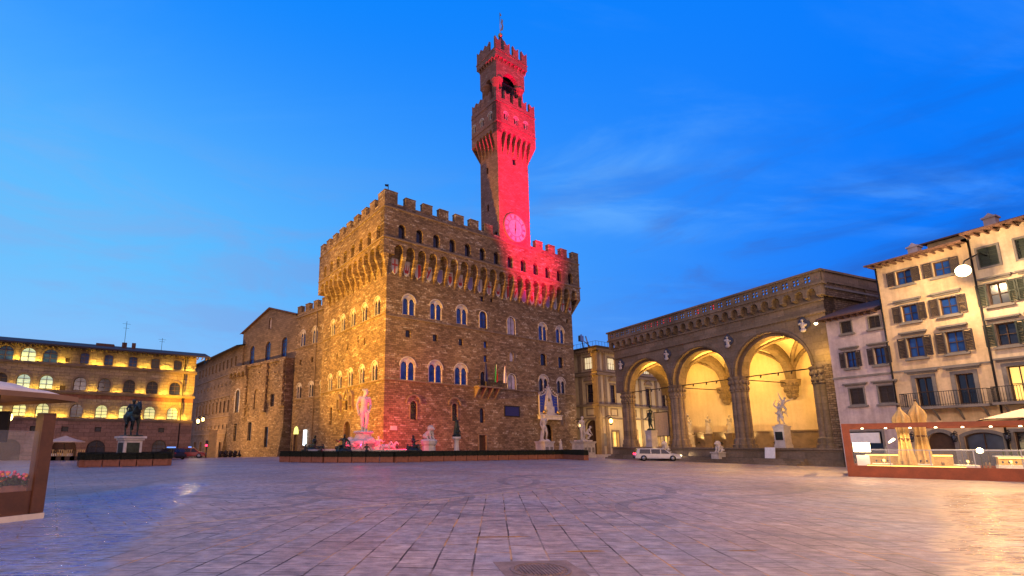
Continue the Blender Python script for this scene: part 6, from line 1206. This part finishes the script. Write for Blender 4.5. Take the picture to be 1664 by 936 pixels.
# ------------------------------------------------------------------ right restaurant enclosure
e0, e1 = Vector((24.35, 30.3, 0)), Vector((31.2, 24.65, 0)); eA = (e1 - e0).normalized(); rzE = math.atan2(eA.y, eA.x); EL = 12.0
en = thing('restaurant_enclosure', 'long rust red framed glass enclosure full of warm lights at right', 'restaurant enclosure', e0, rzE)
D = 4.2
b = MB(); b.box(0, EL, 0, .12, 0, .66); b.box(.0, .12, .121, D, 0, .66); b.box(0, EL, D, D + .12, 0, .66); b.build('lower_panel', 'corten', en)
b = MB()
for y in (0, D): b.box(-.06, .28, y - .03, y + .2, .662 if y else 0.0, 3.05)
b.box(-.06, EL, -.04, .2, 2.86 + .0, 3.12); b.box(-.05, .26, .201, D + .2, 2.87, 3.11); b.box(.27, EL, D, D + .2, 2.87, 3.10); b.build('frame', 'corten', en)
b = MB(); b.add([(.29, .05, .67), (EL, .05, .67), (EL, .05, 1.55), (.29, .05, 1.55), (.29, D + .06, .67), (EL, D + .06, .67), (EL, D + .06, 1.55), (.29, D + .06, 1.55)], [(0, 1, 2, 3), (4, 5, 6, 7)]); b.build('glazing', 'clear_glass', en)
b = MB(); b.box(.29, EL, .03, .09, 1.551, 1.60); b.box(.29, EL, D + .03, D + .1, 1.551, 1.6)
for i in range(7): x = 1.9 + 1.7 * i; b.box(x, x + .04, .03, .08, .67, 1.55)
b.build('glazing_rail', 'steel', en)
for i in range(10): b = MB(); b.lathe([(.06, 0), (.06, .04), (.04, .06)], 12, (.9 + 1.05 * i, .12, 2.80)); b.build('downlight', 'lamp_white', en)
for i in range(6): lamp('downlight_lamp', 'SPOT', (.9 + 1.9 * i, .6, 2.74), 170, (1, .66, .25), (.9 + 1.9 * i, 1.2, 0), .08, R(140), 1, parent=en)
def enl(x, y, z=0.): return e0 + Matrix.Rotation(rzE, 3, 'Z') @ Vector((x, y, z))
def furled(x, y, H, label):
    t = thing('furled_umbrella', label, 'umbrella', enl(x, y), random.random() * 3, 'furled umbrellas in the right enclosure'); b = MB(); b.tube([(0, 0, 0), (0, 0, H)], .045, 8); b.ell((0, 0, H + .03), .07); b.lathe([(.4, 0), (.38, .08), (.06, .1)], 12); b.build('pole', 'wood_dark', t)
    b = MB(); n_, k_ = 70, 18; pts = []
    for j in range(k_ + 1):
        f_ = j / k_; z = H - .05 - (H - .75) * f_; r0 = .05 + .27 * smooth(f_ * 5) - .12 * smooth((f_ - .2) / .25) + .10 * smooth((f_ - .55) / .45)
        for i in range(n_): a = 2 * PI * i / n_ + f_ * .5; pts.append(((r0 * (1 + .42 * math.cos(7 * a + 1.5 * math.sin(3 * f_)) * min(1, f_ * 4))) * math.cos(a), (r0 * (1 + .42 * math.cos(7 * a + 1.5 * math.sin(3 * f_)) * min(1, f_ * 4))) * math.sin(a), z + .06 * math.sin(5 * a) * f_))
    b.add(pts, [(j * n_ + i, j * n_ + (i + 1) % n_, (j + 1) * n_ + (i + 1) % n_, (j + 1) * n_ + i) for j in range(k_) for i in range(n_)], 0, True); b.build('canopy', 'canvas_gold', t)
    b = MB(); b.lathe([(.26, 0), (.27, .05), (.26, .1)], 16, (0, 0, H * .52)); b.build('tie_strap', 'canvas_brown', t)
furled(2.75, 1.5, 4.15, 'furled golden canvas umbrella, left one of the pair in the glass enclosure'); furled(3.55, 2.3, 4.5, 'furled golden canvas umbrella, taller right one of the pair in the glass enclosure')
t = thing('open_umbrella', 'large open cream canvas umbrella spreading over the right enclosure', 'umbrella', enl(9.2, 2.4), rzE)
b = MB(); b.tube([(0, 0, 0), (0, 0, 4.0)], .07, 8); b.build('pole', 'white_paint', t)
b = MB(); n_ = 8; pts = [(0, 0, 4.2)]
for k_, (r_, z) in enumerate(((1.6, 3.78), (3.2, 3.28))): pts += [(r_ * math.cos(PI / 4 * i + PI / 8) * 1.05, r_ * math.sin(PI / 4 * i + PI / 8), z) for i in range(8)]
b.add(pts, [(0, 1 + i, 1 + (i + 1) % 8) for i in range(8)] + [(1 + i, 1 + (i + 1) % 8, 9 + (i + 1) % 8, 9 + i) for i in range(8)]); b.add([(x, y, z - .03) for x, y, z in pts], [(0, 1 + i, 1 + (i + 1) % 8) for i in range(8)] + [(1 + i, 1 + (i + 1) % 8, 9 + (i + 1) % 8, 9 + i) for i in range(8)]); b.build('canopy', 'canvas', t)
for i in range(8): b = MB(); a = PI / 4 * i + PI / 8; b.tube([(0, 0, 4.1), (3.2 * math.cos(a) * 1.04, 3.2 * math.sin(a), 3.22)], .03, 5); b.tube([(0, 0, 2.7), (1.7 * math.cos(a), 1.7 * math.sin(a), 3.62)], .025, 5); b.build('rib', 'wood_dark', t)
names = ('leftmost', 'second', 'third', 'fourth', 'fifth', 'sixth')
for i in range(6):
    x = 1.6 + 1.75 * i; y = 1.1 + .9 * (i % 2)
    furn_table(f'white clothed restaurant table, {names[i]} from the left in the glass enclosure', enl(x, y), rzE, 'tables in the right enclosure')
    for s_ in (-1, 1): furn_chair(f'rattan restaurant chair at the {names[i]} table from the left', enl(x + .68 * s_, y), rzE - s_ * PI / 2, f'chairs at the {names[i]} table')
for i in range(6):
    x = 1.6 + 1.75 * i; y = 1.1 + .9 * (i % 2)
    for q in range(3):
        t = thing('wine_glass', f'clear wine glass on the {names[i]} table from the left', 'glass', enl(x - .25 + .25 * q, y - .1 + .1 * (q % 2), .772), 0, f'wine glasses on the {names[i]} table'); b = MB(); b.lathe([(.035, 0), (.006, .01), (.006, .09)], 10); b.build('stem', 'steel', t); b = MB(); b.lathe([(.006, .09), (.042, .13), (.045, .17), (.035, .22)], 10); b.build('bowl', 'glass_grey', t)
    t = thing('candle_lamp', f'small glowing candle lamp on the {names[i]} table from the left', 'lamp', enl(x + .1, y + .2, .772), 0); b = MB(); b.lathe([(.05, 0), (.05, .02), (.03, .03), (.03, .12)], 10); b.build('base', 'steel', t); b = MB(); b.lathe([(.05, .12), (.055, .22), (.04, .25)], 10); b.build('lamp_shade', 'led_gold', t)
t = thing('floor_lamp', 'glowing white drum lamp on white cabinet at the left end of the enclosure', 'lamp', enl(.75, .8), rzE); b = MB(); b.box(-.3, .3, -.25, .25, 0, 1.25); b.build('cabinet', 'white_paint', t); b = MB(); b.lathe([(.06, 1.25), (.05, 1.4), (.05, 1.5)], 10); b.build('stem', 'iron', t); b = MB(); b.lathe([(.40, 1.45), (.40, 2.0)], 20); b.build('lamp_shade', 'lamp_white', t); lamp('drum_light', 'POINT', (0, -.6, 1.7), 60, (1, .75, .4), size=.3, parent=t)
for i, (x, y, z) in enumerate(((5.8, 1.8, 1.55), (10.9, 1.2, 1.6), (8.2, 2.6, 1.75))):
    t = thing('table_lamp', ('glowing round table lamp near the middle of the glass enclosure', 'bright round table lamp at the right edge of the enclosure', 'round table lamp beside the open umbrella pole')[i], 'lamp', enl(x, y, .775 if 0 else 0), rzE); b = MB(); b.lathe([(.14, 0), (.13, .03), (.03, .06), (.025, z - .1)], 10); b.build('stem', 'iron', t); b = MB(); b.ell((0, 0, z), .15); b.build('glowing_globe', 'lamp_white', t); lamp('globe_light', 'POINT', (0, 0, z + .3), 75, (1, .7, .3), size=.2, parent=t)
t = thing('serving_counter', 'long golden lit serving counter in the right enclosure', 'counter', enl(8.2, 3.3), rzE); b = MB(); b.box(-1.6, 1.6, -.3, .3, 0, 1.2); b.build('cabinet', 'canvas_gold', t); b = MB(); b.box(-1.7, 1.7, -.38, .38, 1.201, 1.26); b.build('top', 'white_paint', t)
for k_ in range(9):
    t = thing('bottle', ('green wine bottle standing on the golden counter', )[0], 'bottle', enl(6.9 + .3 * k_, 3.3, 1.26), 0, 'bottles on the golden counter'); b = MB(); b.lathe([(.04, 0), (.042, .2), (.015, .26), (.015, .33)], 8); b.build('body', 'leaf', t)
    b = MB(); b.lathe([(.017, .33), (.017, .35)], 8); b.build('cap', 'iron', t)
for i in range(4): t = thing('desk_lamp', 'thin angled white reading lamp standing behind the left table' , 'lamp', enl(1.9, 2.2), rzE) if i == 0 else t
b = MB(); b.lathe([(.12, 0), (.12, .03), (.02, .04)], 10); b.tube([(0, 0, 0), (0, 0, 1.7), (.15, 0, 2.0), (.25, 0, 2.1)], .02, 6); b.build('stem', 'steel', t); b = MB(); b.cone((.2, 0, 2.02), (.42, 0, 2.2), .05, .07); b.build('lamp_head', 'lamp_white', t)
# wall lanterns and lamps
bl = Matrix.Rotation(rzR, 3, 'Z')
def rbl(x, y, z): return RB + bl @ Vector((x, y, z))
for x, lab in ((5.0, 'black wall lantern on ochre house left of arched door'), (7.35, 'black wall lantern between arched door and blue shopfront'), (9.9, 'black wall lantern on cream house beside drain pipe')):
    wall_lantern('wall_lantern', lab, rbl(x, -.5, 2.4), rzR, 25, s=.6, group='lanterns on the house fronts', lit=False)
sl_ = thing('street_lamp', 'bright star like street lamp bracketed high on the ochre house', 'street lamp', ptz(1565, 440, 31.6), rzR)
b = MB(); b.tube([(.6, 3.2, 1.2), (.5, 1.4, 1.3), (.1, .2, .7), (0, 0, .3)], .05, 8); b.build('bracket', 'iron', sl_); b = MB(); b.lathe([(.08, .35), (.3, .15), (.34, .08)], 14); b.build('lamp_shade', 'iron', sl_); b = MB(); b.ell((0, 0, 0), .40); b.build('bulb', 'lamp_white', sl_)
lamp('street_light', 'POINT', (0, -.6, -.1), 3000, (1, .66, .32), size=.3, parent=sl_); lamp('street_flood', 'SPOT', (0, -.8, -.2), 20000, (1, .55, .16), (-2, -16, -14.5), .4, R(110), 1, parent=sl_)
sl2 = thing('flood_lamp', 'small bright lamp fixed at corner between loggia and pink house', 'lamp', rbl(-.2, -.5, 12.2), rzR); b = MB(); b.tube([(.5, .5, .1), (0, 0, .1)], .04, 6); b.lathe([(.06, .2), (.18, .05)], 10); b.build('bracket', 'iron', sl2); b = MB(); b.ell((0, 0, 0), .14); b.build('bulb', 'lamp_white', sl2)
q = pal(PW + .2, -1.2, 5.4)
wall_lantern('wall_lantern', 'glowing lantern on palace corner beside the standing marble pair', ptz(942, 690, 88), PYAW, 500, (1, .55, .12), 1.5, 'lanterns at the palace passage')
wall_lantern('wall_lantern', 'glowing lantern on corner of the pale museum palace', UC + Matrix.Rotation(rzU, 3, 'Z') @ Vector((1.6, -1.4, 6.4)), rzU, 900, (1, .58, .14), 1.5, 'lanterns at the palace passage')
for x, y, lab in ((322, 684, 'glowing street lantern at the mouth of the left side street'), (330, 681, 'glowing street lantern deeper in the left side street')):
    wall_lantern('wall_lantern', lab, ptz(x, y, 88 if x < 325 else 96), rzL, 900, (1, .6, .16), 1.3, 'lanterns in the left side street')
for x, y, lab in ((1240, 645, 0),): pass
# small lamps inside the passage of the museum palace
for u, e_ in ((10.6, 500), (18, 400)): lamp('passage_light', 'POINT', UC + Matrix.Rotation(rzU, 3, 'Z') @ Vector((u, -1.5, 2.5)), e_, (1, .62, .16), size=.3)
lamp('facade_flood', 'SPOT', UC + Matrix.Rotation(rzU, 3, 'Z') @ Vector((12, -9, 1)), 9000, (1, .70, .28), UC + Matrix.Rotation(rzU, 3, 'Z') @ Vector((12, 0, 11)), .3, R(110), 1)

# ------------------------------------------------------------------ vehicles, bollards, barriers, signs
def car(name, label, loc, rz, L_, Wd, Hh, paint, group=None, lit=False, roofbar=None):
    t = thing(name, label, 'car', loc, rz, group); hw = Wd / 2
    side = [(-L_ / 2, .30), (-L_ / 2 + .05, .55), (-L_ / 2 + .12, .95 * Hh / 1.6), (-L_ / 2 + .35, Hh * .97), (L_ * .02, Hh), (L_ * .14, Hh * .97), (L_ * .29, Hh * .62), (L_ * .46, Hh * .52), (L_ / 2, Hh * .38), (L_ / 2, .30)]
    b = MB(); n_ = len(side); secs = [(-hw, .94), (-hw * .93, 1.0), (hw * .93, 1.0), (hw, .94)]; pts = []
    for y, s_ in secs:
        for x, z in side: tz = max(0, (z - Hh * .55) / (Hh * .45)); pts.append((x * (1 if s_ == 1 else .985), y * (1 - .16 * tz), .3 + (z - .3) * (1 if s_ == 1 else .97)))
    b.add(pts, [(k_ * n_ + i, k_ * n_ + (i + 1) % n_, (k_ + 1) * n_ + (i + 1) % n_, (k_ + 1) * n_ + i) for k_ in range(3) for i in range(n_)] + [tuple(range(n_)), tuple(range(3 * n_, 4 * n_))], 0, False); b.build('body', paint, t)
    b = MB()
    for s_ in (-1, 1):
        for x0, x1, x2, x3 in ((-L_ * .40, -L_ * .16, -L_ * .16, -L_ * .38), (-L_ * .14, L_ * .05, L_ * .05, -L_ * .14), (L_ * .07, L_ * .25, L_ * .145, L_ * .07)): b.add([(x0, s_ * (hw + .004 - .0), Hh * .58), (x1, s_ * (hw + .004), Hh * .58), (x2, s_ * (hw * .87 + .012), Hh * .92), (x3, s_ * (hw * .87 + .012), Hh * .92)], [(0, 1, 2, 3)])
    b.add([(L_ * .285, -hw * .84, Hh * .64), (L_ * .285, hw * .84, Hh * .64), (L_ * .155, hw * .76, Hh * .95), (L_ * .155, -hw * .76, Hh * .95)], [(0, 1, 2, 3)]); b.v[-4:] = [(x + .03, y, z + .02) for x, y, z in b.v[-4:]]
    b.add([(-L_ / 2 + .13, -hw * .84, Hh * .64), (-L_ / 2 + .13, hw * .84, Hh * .64), (-L_ / 2 + .32, hw * .76, Hh * .93), (-L_ / 2 + .32, -hw * .76, Hh * .93)], [(0, 1, 2, 3)]); b.v[-4:] = [(x - .03, y, z) for x, y, z in b.v[-4:]]
    b.build('window', 'glass_dark', t)
    for x in (-L_ * .31, L_ * .31):
        for s_ in (-1, 1):
            b = MB(); b.lathe([(.2, -.1), (.31, -.1), (.33, -.06), (.33, .06), (.31, .1), (.2, .1)], 18); b.v = [(x + p[0], s_ * (hw - .05) + p[2], .33 + p[1]) for p in b.v]; w = b.build('wheel', 'rubber', t); b = MB(); b.lathe([(0, -.11), (.2, -.105), (.2, .105), (0, .11)], 12); b.v = [(x + p[0], s_ * (hw - .05) + p[2], .33 + p[1]) for p in b.v]; b.build('rim', 'steel', w)
    for s_ in (-1, 1):
        b = MB(); b.ell((L_ / 2 - .03, s_ * hw * .72, Hh * .42), (.08, .2, .09)); b.build('headlight', 'headlight' if lit else 'glass_grey', t)
        b = MB(); b.ell((-L_ / 2 + .05, s_ * hw * .78, .8), (.06, .12, .12)); b.build('tail_light', 'lamp_red' if lit else 'car_red', t)
    b = MB(); b.box(L_ / 2 - .06, L_ / 2 + .05, -hw * .9, hw * .9, .32, .5); b.box(-L_ / 2 - .05, -L_ / 2 + .06, -hw * .9, hw * .9, .32, .5); b.build('bumper', 'rubber', t)
    if roofbar: b = MB(); b.box(-.15, .15, -.5, .5, Hh, Hh + .14); b.build('roof_light', roofbar, t)
    if lit:
        for s_ in (-1, 1): lamp('beam', 'SPOT', (L_ / 2 + .15, s_ * hw * .72, .72), 60, (1, .8, .5), (L_ / 2 + 8, s_ * hw * .8, 0), .08, R(70), .8, parent=t)
    return t
p0 = at(1066, 58.5); car('passing_car', 'white estate car with lit headlights passing before the arcade steps', p0, R(-14), 5.0, 1.75, 1.45, 'car_white', None, True)
for x, Y, pt, lab, rz, rl in ((279, 64, 'car_dark', 'dark parked car with blue roof light, nearer of the two in the side street', R(150), 'blue_glow'), (309, 70, 'car_red', 'red parked car with blue roof light at the mouth of the side street', R(20), 'blue_glow')):
    p = at(x, Y); p.z = hgt(p.x, p.y); car('parked_car', lab, p, rz, 4.2, 1.7, 1.45, pt, 'cars parked by the side street', False, rl)
def scooter(x, Y, rz, lab):
    p = at(x, Y); p.z = hgt(p.x, p.y); t = thing('parked_scooter', lab, 'scooter', p, rz, 'scooters parked at the gabled hall'); b = MB(); b.cone((-.6, 0, .6), (-.1, 0, .65), .2, .16); b.cone((-.1, 0, .3), (.4, 0, .3), .1, .1); b.cone((.45, 0, .35), (.5, 0, .95), .14, .09); b.build('body', 'car_dark', t)
    for xx in (-.55, .65): b = MB(); b.lathe([(.12, -.05), (.24, -.05), (.24, .05), (.12, .05)], 14); b.v = [(xx + q[0], q[2], .25 + q[1]) for q in b.v]; b.build('wheel', 'rubber', t)
    b = MB(); b.tube([(.48, -.32, 1.05), (.5, 0, 1.0), (.48, .32, 1.05)], .025, 6); b.build('handlebar', 'iron', t); b = MB(); b.cone((-.55, 0, .82), (-.05, 0, .82), .14, .12); b.build('saddle', 'rubber', t)
for i, x in enumerate((364, 371, 379, 386)): scooter(x, 74 + i, R(70), 'dark scooter parked in the row at foot of the gabled hall')
p0 = at(336, 72); p0.z = hgt(p0.x, p0.y); t = thing('traffic_light', 'traffic light glowing red at the mouth of the side street', 'traffic light', p0, R(10)); b = MB(); b.tube([(0, 0, 0), (0, 0, 2.3)], .06, 8); b.build('pole', 'iron', t); b = MB(); b.box(-.16, .16, -.12, .12, 1.5, 2.45); b.build('housing', 'car_dark', t); b = MB(); b.ell((0, -.13, 1.75), .16); b.build('red_lamp', 'lamp_red', t)
p0 = at(345, 78); p0.z = hgt(p0.x, p0.y); b = MB(); b.box(-.55, .55, -.1, .1, 0, 4.2); b.box(-.65, .65, -.14, .14, 4.2, 4.35); o = b.build('lit_panel', 'canvas_gold'); o.location = p0; o.rotation_euler = (0, 0, R(35)); tag(o, 'tall ochre board standing at the mouth of the side street', 'panel')
for i, (x, Y, lab) in enumerate(((1250, 53.5, 'dark cylindrical litter bin on paving before right arch'), (1133, 57.5, 'dark litter bin beside the passing white car'), (1272, 53.5, 'low dark litter bin between board and metal barrier'))):
    t = thing('litter_bin', lab, 'litter bin', at(x, Y), 0, 'litter bins before the arcade'); h = (1.0, 1.05, .5)[i]; b = MB(); b.lathe([(.27, 0), (.30, .05), (.30, h * .86), (.33, h * .88)], 14); b.build('body', 'iron', t); b = MB(); b.lathe([(.33, h * .885), (.3, h), (.1, h * 1.05)], 14); b.build('lid', 'car_dark', t)
for i, (x, Y) in enumerate(((1322, 50.0), (1345, 49.0))):
    t = thing('metal_barrier', ('galvanised crowd barrier, left one before the right pier', 'galvanised crowd barrier, right one beside white sack')[i], 'barrier', at(x, Y), R(8 - 25 * i), 'crowd barriers'); b = MB(); b.tube([(-1.1, 0, .12), (-1.1, 0, 1.1), (1.1, 0, 1.1), (1.1, 0, .12), (-1.1, 0, .12)], .03, 6); b.tube([(-1.1, 0, .62), (1.1, 0, .62)], .025, 6)
    b.build('frame', 'steel', t); b = MB()
    for q in range(15): b.tube([(-1.0 + q * .143, 0, .12), (-1.0 + q * .143, 0, 1.1)], .012, 5)
    b.build('bars', 'steel', t)
    for s_ in (-.8, .8): b = MB(); b.tube([(s_, -.3, 0), (s_, 0, .14), (s_, .3, 0)], .025, 6); b.build('foot', 'steel', t)
b = MB(); rnd = random.Random(5)
for q in range(7): b.ell((rnd.uniform(-.25, .25), rnd.uniform(-.2, .2), .3 + .12 * q), (.5 - .05 * q, .4 - .04 * q, .32))
o = fuse(b, 'white_sack', 'cloth_white', None, .05); o.location = at(1360, 46); tag(o, 'pale bulging covered sack beside the restaurant enclosure', 'sack')
# far cafe on the left: umbrella, tables, poles
p0 = at(105, 62); t = thing('cafe_umbrella', 'open pale umbrella before arched door of the far left cafe', 'umbrella', p0, .2); b = MB(); b.tube([(0, 0, 0), (0, 0, 2.9)], .05, 8); b.build('pole', 'iron', t); b = MB(); b.lathe([(2.2, 2.25), (1.2, 2.5), (.05, 2.95)], 8, smooth=False); b.lathe([(2.2, 2.15), (2.2, 2.25)], 8, smooth=False); b.build('canopy', 'canvas', t)
for i, x in enumerate((86, 100, 116, 130)):
    b = MB(); b.box(-.8, .8, -.3, .3, 0, .5); bx = b.build('cafe_barrier', 'wood_dark'); bx.location = at(x, 60); tag(bx, 'dark planter barrier in the row round the far left cafe', 'barrier', 'barriers of the far cafe'); b = MB()
    for q in range(6): b.box(-.7 + q * .26, -.62 + q * .26, -.02, .02, .5, 1.2)
    b.box(-.75, .75, -.03, .03, 1.2, 1.26); b.build('slats', 'canvas_gold', bx)
for i, (x, rz) in enumerate(((94, 0), (112, .4))): furn_table('clothed table under the pale umbrella of far left cafe', at(x, 62.5), rz, 'tables of the far cafe'); furn_chair('rattan chair under the pale umbrella of far left cafe', at(x + 4, 62.8), rz + 1, 'chairs of the far cafe')
lamp('cafe_light', 'POINT', at(108, 63) + Vector((0, 0, 2.1)), 160, (1, .5, .15), size=.3)
# people in the passage
def person(x, Y, rz, lab, coat):
    t = thing('person', lab, 'person', at(x, Y), rz); b = MB(); figure(b, 1.72, (0, 0, 0), 0, dict(wl=(.14, -.06, .5))); fuse(b, 'body', 'skin_tone', t, .022, 2)
    b = MB(); b.lathe([(.20, .45), (.21, .8), (.20, 1.1), (.235, 1.32), (.16, 1.44), (.08, 1.48)], 14); b.v = [(x_, y_ * .62, z_) for x_, y_, z_ in b.v]
    for s_ in (-1, 1): b.cone((.20 * s_, 0, 1.36), (.25 * s_, .04, 1.08), .078, .06); b.cone((.25 * s_, .04, 1.08), (.25 * s_, -.05, .86), .062, .045)
    fuse(b, 'coat', coat, t, .025, 2); b = MB()
    for s_ in (-1, 1): b.cone((.09 * s_, 0, .82), (.11 * s_, -.03, .47), .115, .082); b.cone((.11 * s_, -.03, .47), (.12 * s_, .03, .10), .08, .06)
    fuse(b, 'trousers', 'dark_cloth', t, .025, 2); b = MB(); b.ell((0, .01, 1.625), (.088, .105, .09)); b.build('hair', 'wood_dark', t)
person(1071, 80, .4, 'person in dark blue coat standing in the passage behind the left arch', 'navy'); person(1076, 81, -1.2, 'person in grey coat beside the blue coated one in the passage', 'grey_stone')
# manhole cover
p0 = at(872, 8.0); mh = thing('manhole_cover', 'round ribbed iron manhole cover in a stone collar in the foreground', 'manhole cover', (p0.x, p0.y, 0), R(6)); b = MB(); b.add([(.46 * math.cos(2 * PI * i / 40), .46 * math.sin(2 * PI * i / 40), .004) for i in range(40)] + [(x, y, .004) for x, y in ((.62, -.6), (.62, .6), (-.62, .6), (-.62, -.6))], [tuple([40, 41] + list(range(10, -1, -1))), tuple([41, 42] + list(range(20, 9, -1))), tuple([42, 43] + list(range(30, 19, -1))), tuple([43, 40, 0] + list(range(39, 29, -1)))]); b.build('collar', 'collar_stone', mh)
b = MB(); b.lathe([(.46, .0), (.46, .016), (.41, .016), (.41, .008), (.36, .008), (.36, .016), (.345, .016), (.345, .006), (0, .006)], 40, smooth=False)
for i in range(13): x = -.32 + i * .0533; y = math.sqrt(max(.001, .345 ** 2 - x * x)) * .92; b.box(x - .016, x + .016, -y, y, .006, .02)
for i in range(24): a = 2 * PI * i / 24; b.box(.385 * math.cos(a) - .014, .385 * math.cos(a) + .014, .385 * math.sin(a) - .014, .385 * math.sin(a) + .014, .008, .018)
b.build('lid', 'cast_iron', mh)
# broken slabs with ochre bedding showing
for i, (px_, Yd, w, d) in enumerate(((810, 10.75, 1.15, .10), (900, 12.2, .5, .07), (942, 9.35, .7, .11), (1190, 9.4, .6, .07))):
    o_ = at(px_, Yd); b = MB(); pts = []
    for q in range(24): a = 2 * PI * q / 24; r_ = 1 + random.uniform(-.25, .2); pts.append((w / 2 * r_ * math.copysign(abs(math.cos(a)) ** .5, math.cos(a)), d / 2 * r_ * math.sin(a), .005))
    b.add(pts, [tuple(range(24))]); o = b.build('broken_paving', 'ochre_bed'); o.location = o_; o.rotation_euler = (0, 0, R(4)); o['kind'] = 'structure'

# ------------------------------------------------------------------ floodlights
fl = lambda loc, e, aim, col, ang, lab, blend=.8, soft=.4: lamp('floodlight', 'SPOT', loc, e, col, aim, soft, R(ang), blend)
def flood_box(loc, aim, lab, grp):
    t = thing('floodlight', lab, 'floodlight', loc, math.atan2(aim.y - loc.y, aim.x - loc.x) - PI / 2, grp); b = MB(); b.box(-.25, .25, -.12, .12, .2, .6); b.build('housing', 'iron', t); b = MB(); b.box(-.3, -.26, -.05, .05, 0, .4); b.box(.26, .3, -.05, .05, 0, .4); b.box(-.3, .3, -.05, .05, -.04, 0); b.build('bracket', 'iron', t)
# red: from the arcade terrace on to the tower and gallery
for i, (x, e_) in enumerate(((-19.5, 1), (-16.8, 1), (-14.6, 1))):
    L_ = log(x, 2.0, 17.9); A_ = pal(25.5, -1, (46, 58, 69)[i]); flood_box(log(x, 2.0, 16.1), A_, 'red floodlight on the arcade terrace behind the pierced parapet', 'red floodlights on the terrace'); fl(L_, 330000, A_, (1, .001, .105), (32, 28, 24)[i], '', 1.0, .3)
fl(log(-18, 2.2, 17.9), 260000, pal(30, -1, 36), (1, .002, .09), 34, '', 1., .3)
for x in (): lamp('terrace_glow', 'POINT', log(x, .35, 16.9), 5, (1, .02, .08), size=.1)
# amber: on to the north side and the corner
fl(pal(-46, -8, 12), 410000, pal(0, 7, 21), (1, .47, .012), 62, '', 1., .6)
fl(pal(-30, 16, 5), 60000, pal(0, 17, 22), (1, .48, .02), 75, '', 1., .6)
fl(pal(.5, -7, 1.3), 11000, pal(5, 0, 28), (1, .58, .08), 38, '', 1., .5)
fl(pal(13, -6.5, 1.3), 5000, pal(15, 0, 31), (1, .58, .10), 46, '', 1., .5)
# amber on to the gabled hall, wing and long palace
fl(HP + aG * -12 + Vector((aG.y, -aG.x, 0)) * 26 + Vector((0, 0, 4)), 60000, HP + aG * -12 + Vector((0, 0, 11)), (1, .50, .10), 95, '', 1., .6)
fl(LP + aL * -10 + Vector((aL.y, -aL.x, 0)) * 14 + Vector((0, 0, 3)), 22000, LP + aL * -14 + Vector((0, 0, 8)), (1, .5, .12), 120, '', 1., .5)

# red spill of the fountain lamps on the palace corner
fl(FC + Vector((5.0, .8, 2.0)), 7500, pal(4.5, 0, 4), (1, .012, .10), 125, '', 1., .3)
fl(FC + Vector((-1.5, 5.0, 1.6)), 3800, pal(0, 2, 5), (1, .05, .02), 120, '', 1., .3)
# unseen pair of floods added behind the viewer to brighten the paving
fl(Vector((-6, -22, 17)), 38000, Vector((-1, 20, 0)), (1, .68, .64), 95, '', 1., .8)
fl(Vector((22, -12, 15)), 44000, Vector((13, 14, 0)), (1, .56, .24), 80, '', 1., .8)
fl(UC + Matrix.Rotation(rzU, 3, 'Z') @ Vector((-6, -8, 1)), 2500, UC + Matrix.Rotation(rzU, 3, 'Z') @ Vector((0, 3, 11)), (1, .66, .25), 90, '', 1., .4)
# light strips along the tables and the counter of the right enclosure
for i, (x0, x1, y, z) in enumerate(((.9, 5.0, .5, .73), (6.6, 9.8, 2.88, 1.22), (.9, 4.9, 3.75, 1.3))):
    t = thing('light_bench', ('low timber bench with golden light strip at the front left of the enclosure', 'golden light strip on the front of the serving counter', 'tall rear timber shelf with golden light strip behind the furled umbrellas')[i], 'bench', enl((x0 + x1) / 2, y), rzE); h = (x1 - x0) / 2
    b = MB(); b.box(-h, h, -.02, .22, .0 if i != 1 else z - .06, z - .05); b.box(-h, h, -.05, .25, z - .049, z); b.build('ledge', 'canvas_gold', t)
    b = MB(); b.box(-h, h, -.045, -.021, z - .10, z - .052); b.build('light_strip', 'led_gold', t)

for i in range(7):
    x = (-18.95, -17.95, -16.95, -15.9, -14.9, -10.9, -8.9)[i]; t = thing('terrace_spot', 'red glowing spot bar behind the pierced parapet of the arcade', 'floodlight', log(x, -.1, 16.46), rzO, 'red spot bars behind the parapet')
    b = MB(); b.box(-.32, .32, -.08, .1, .05, .85); b.build('housing', 'iron', t); b = MB(); b.box(-.28, .28, -.10, -.081, .1, .8); b.build('lens', 'red_lens', t)

fl(Vector((12, 12, 13)), 11500, rbl(6, 0, 9), (1, .66, .36), 80, '', 1., .6)  # added warm fill with no fitting, brightens the right hand houses
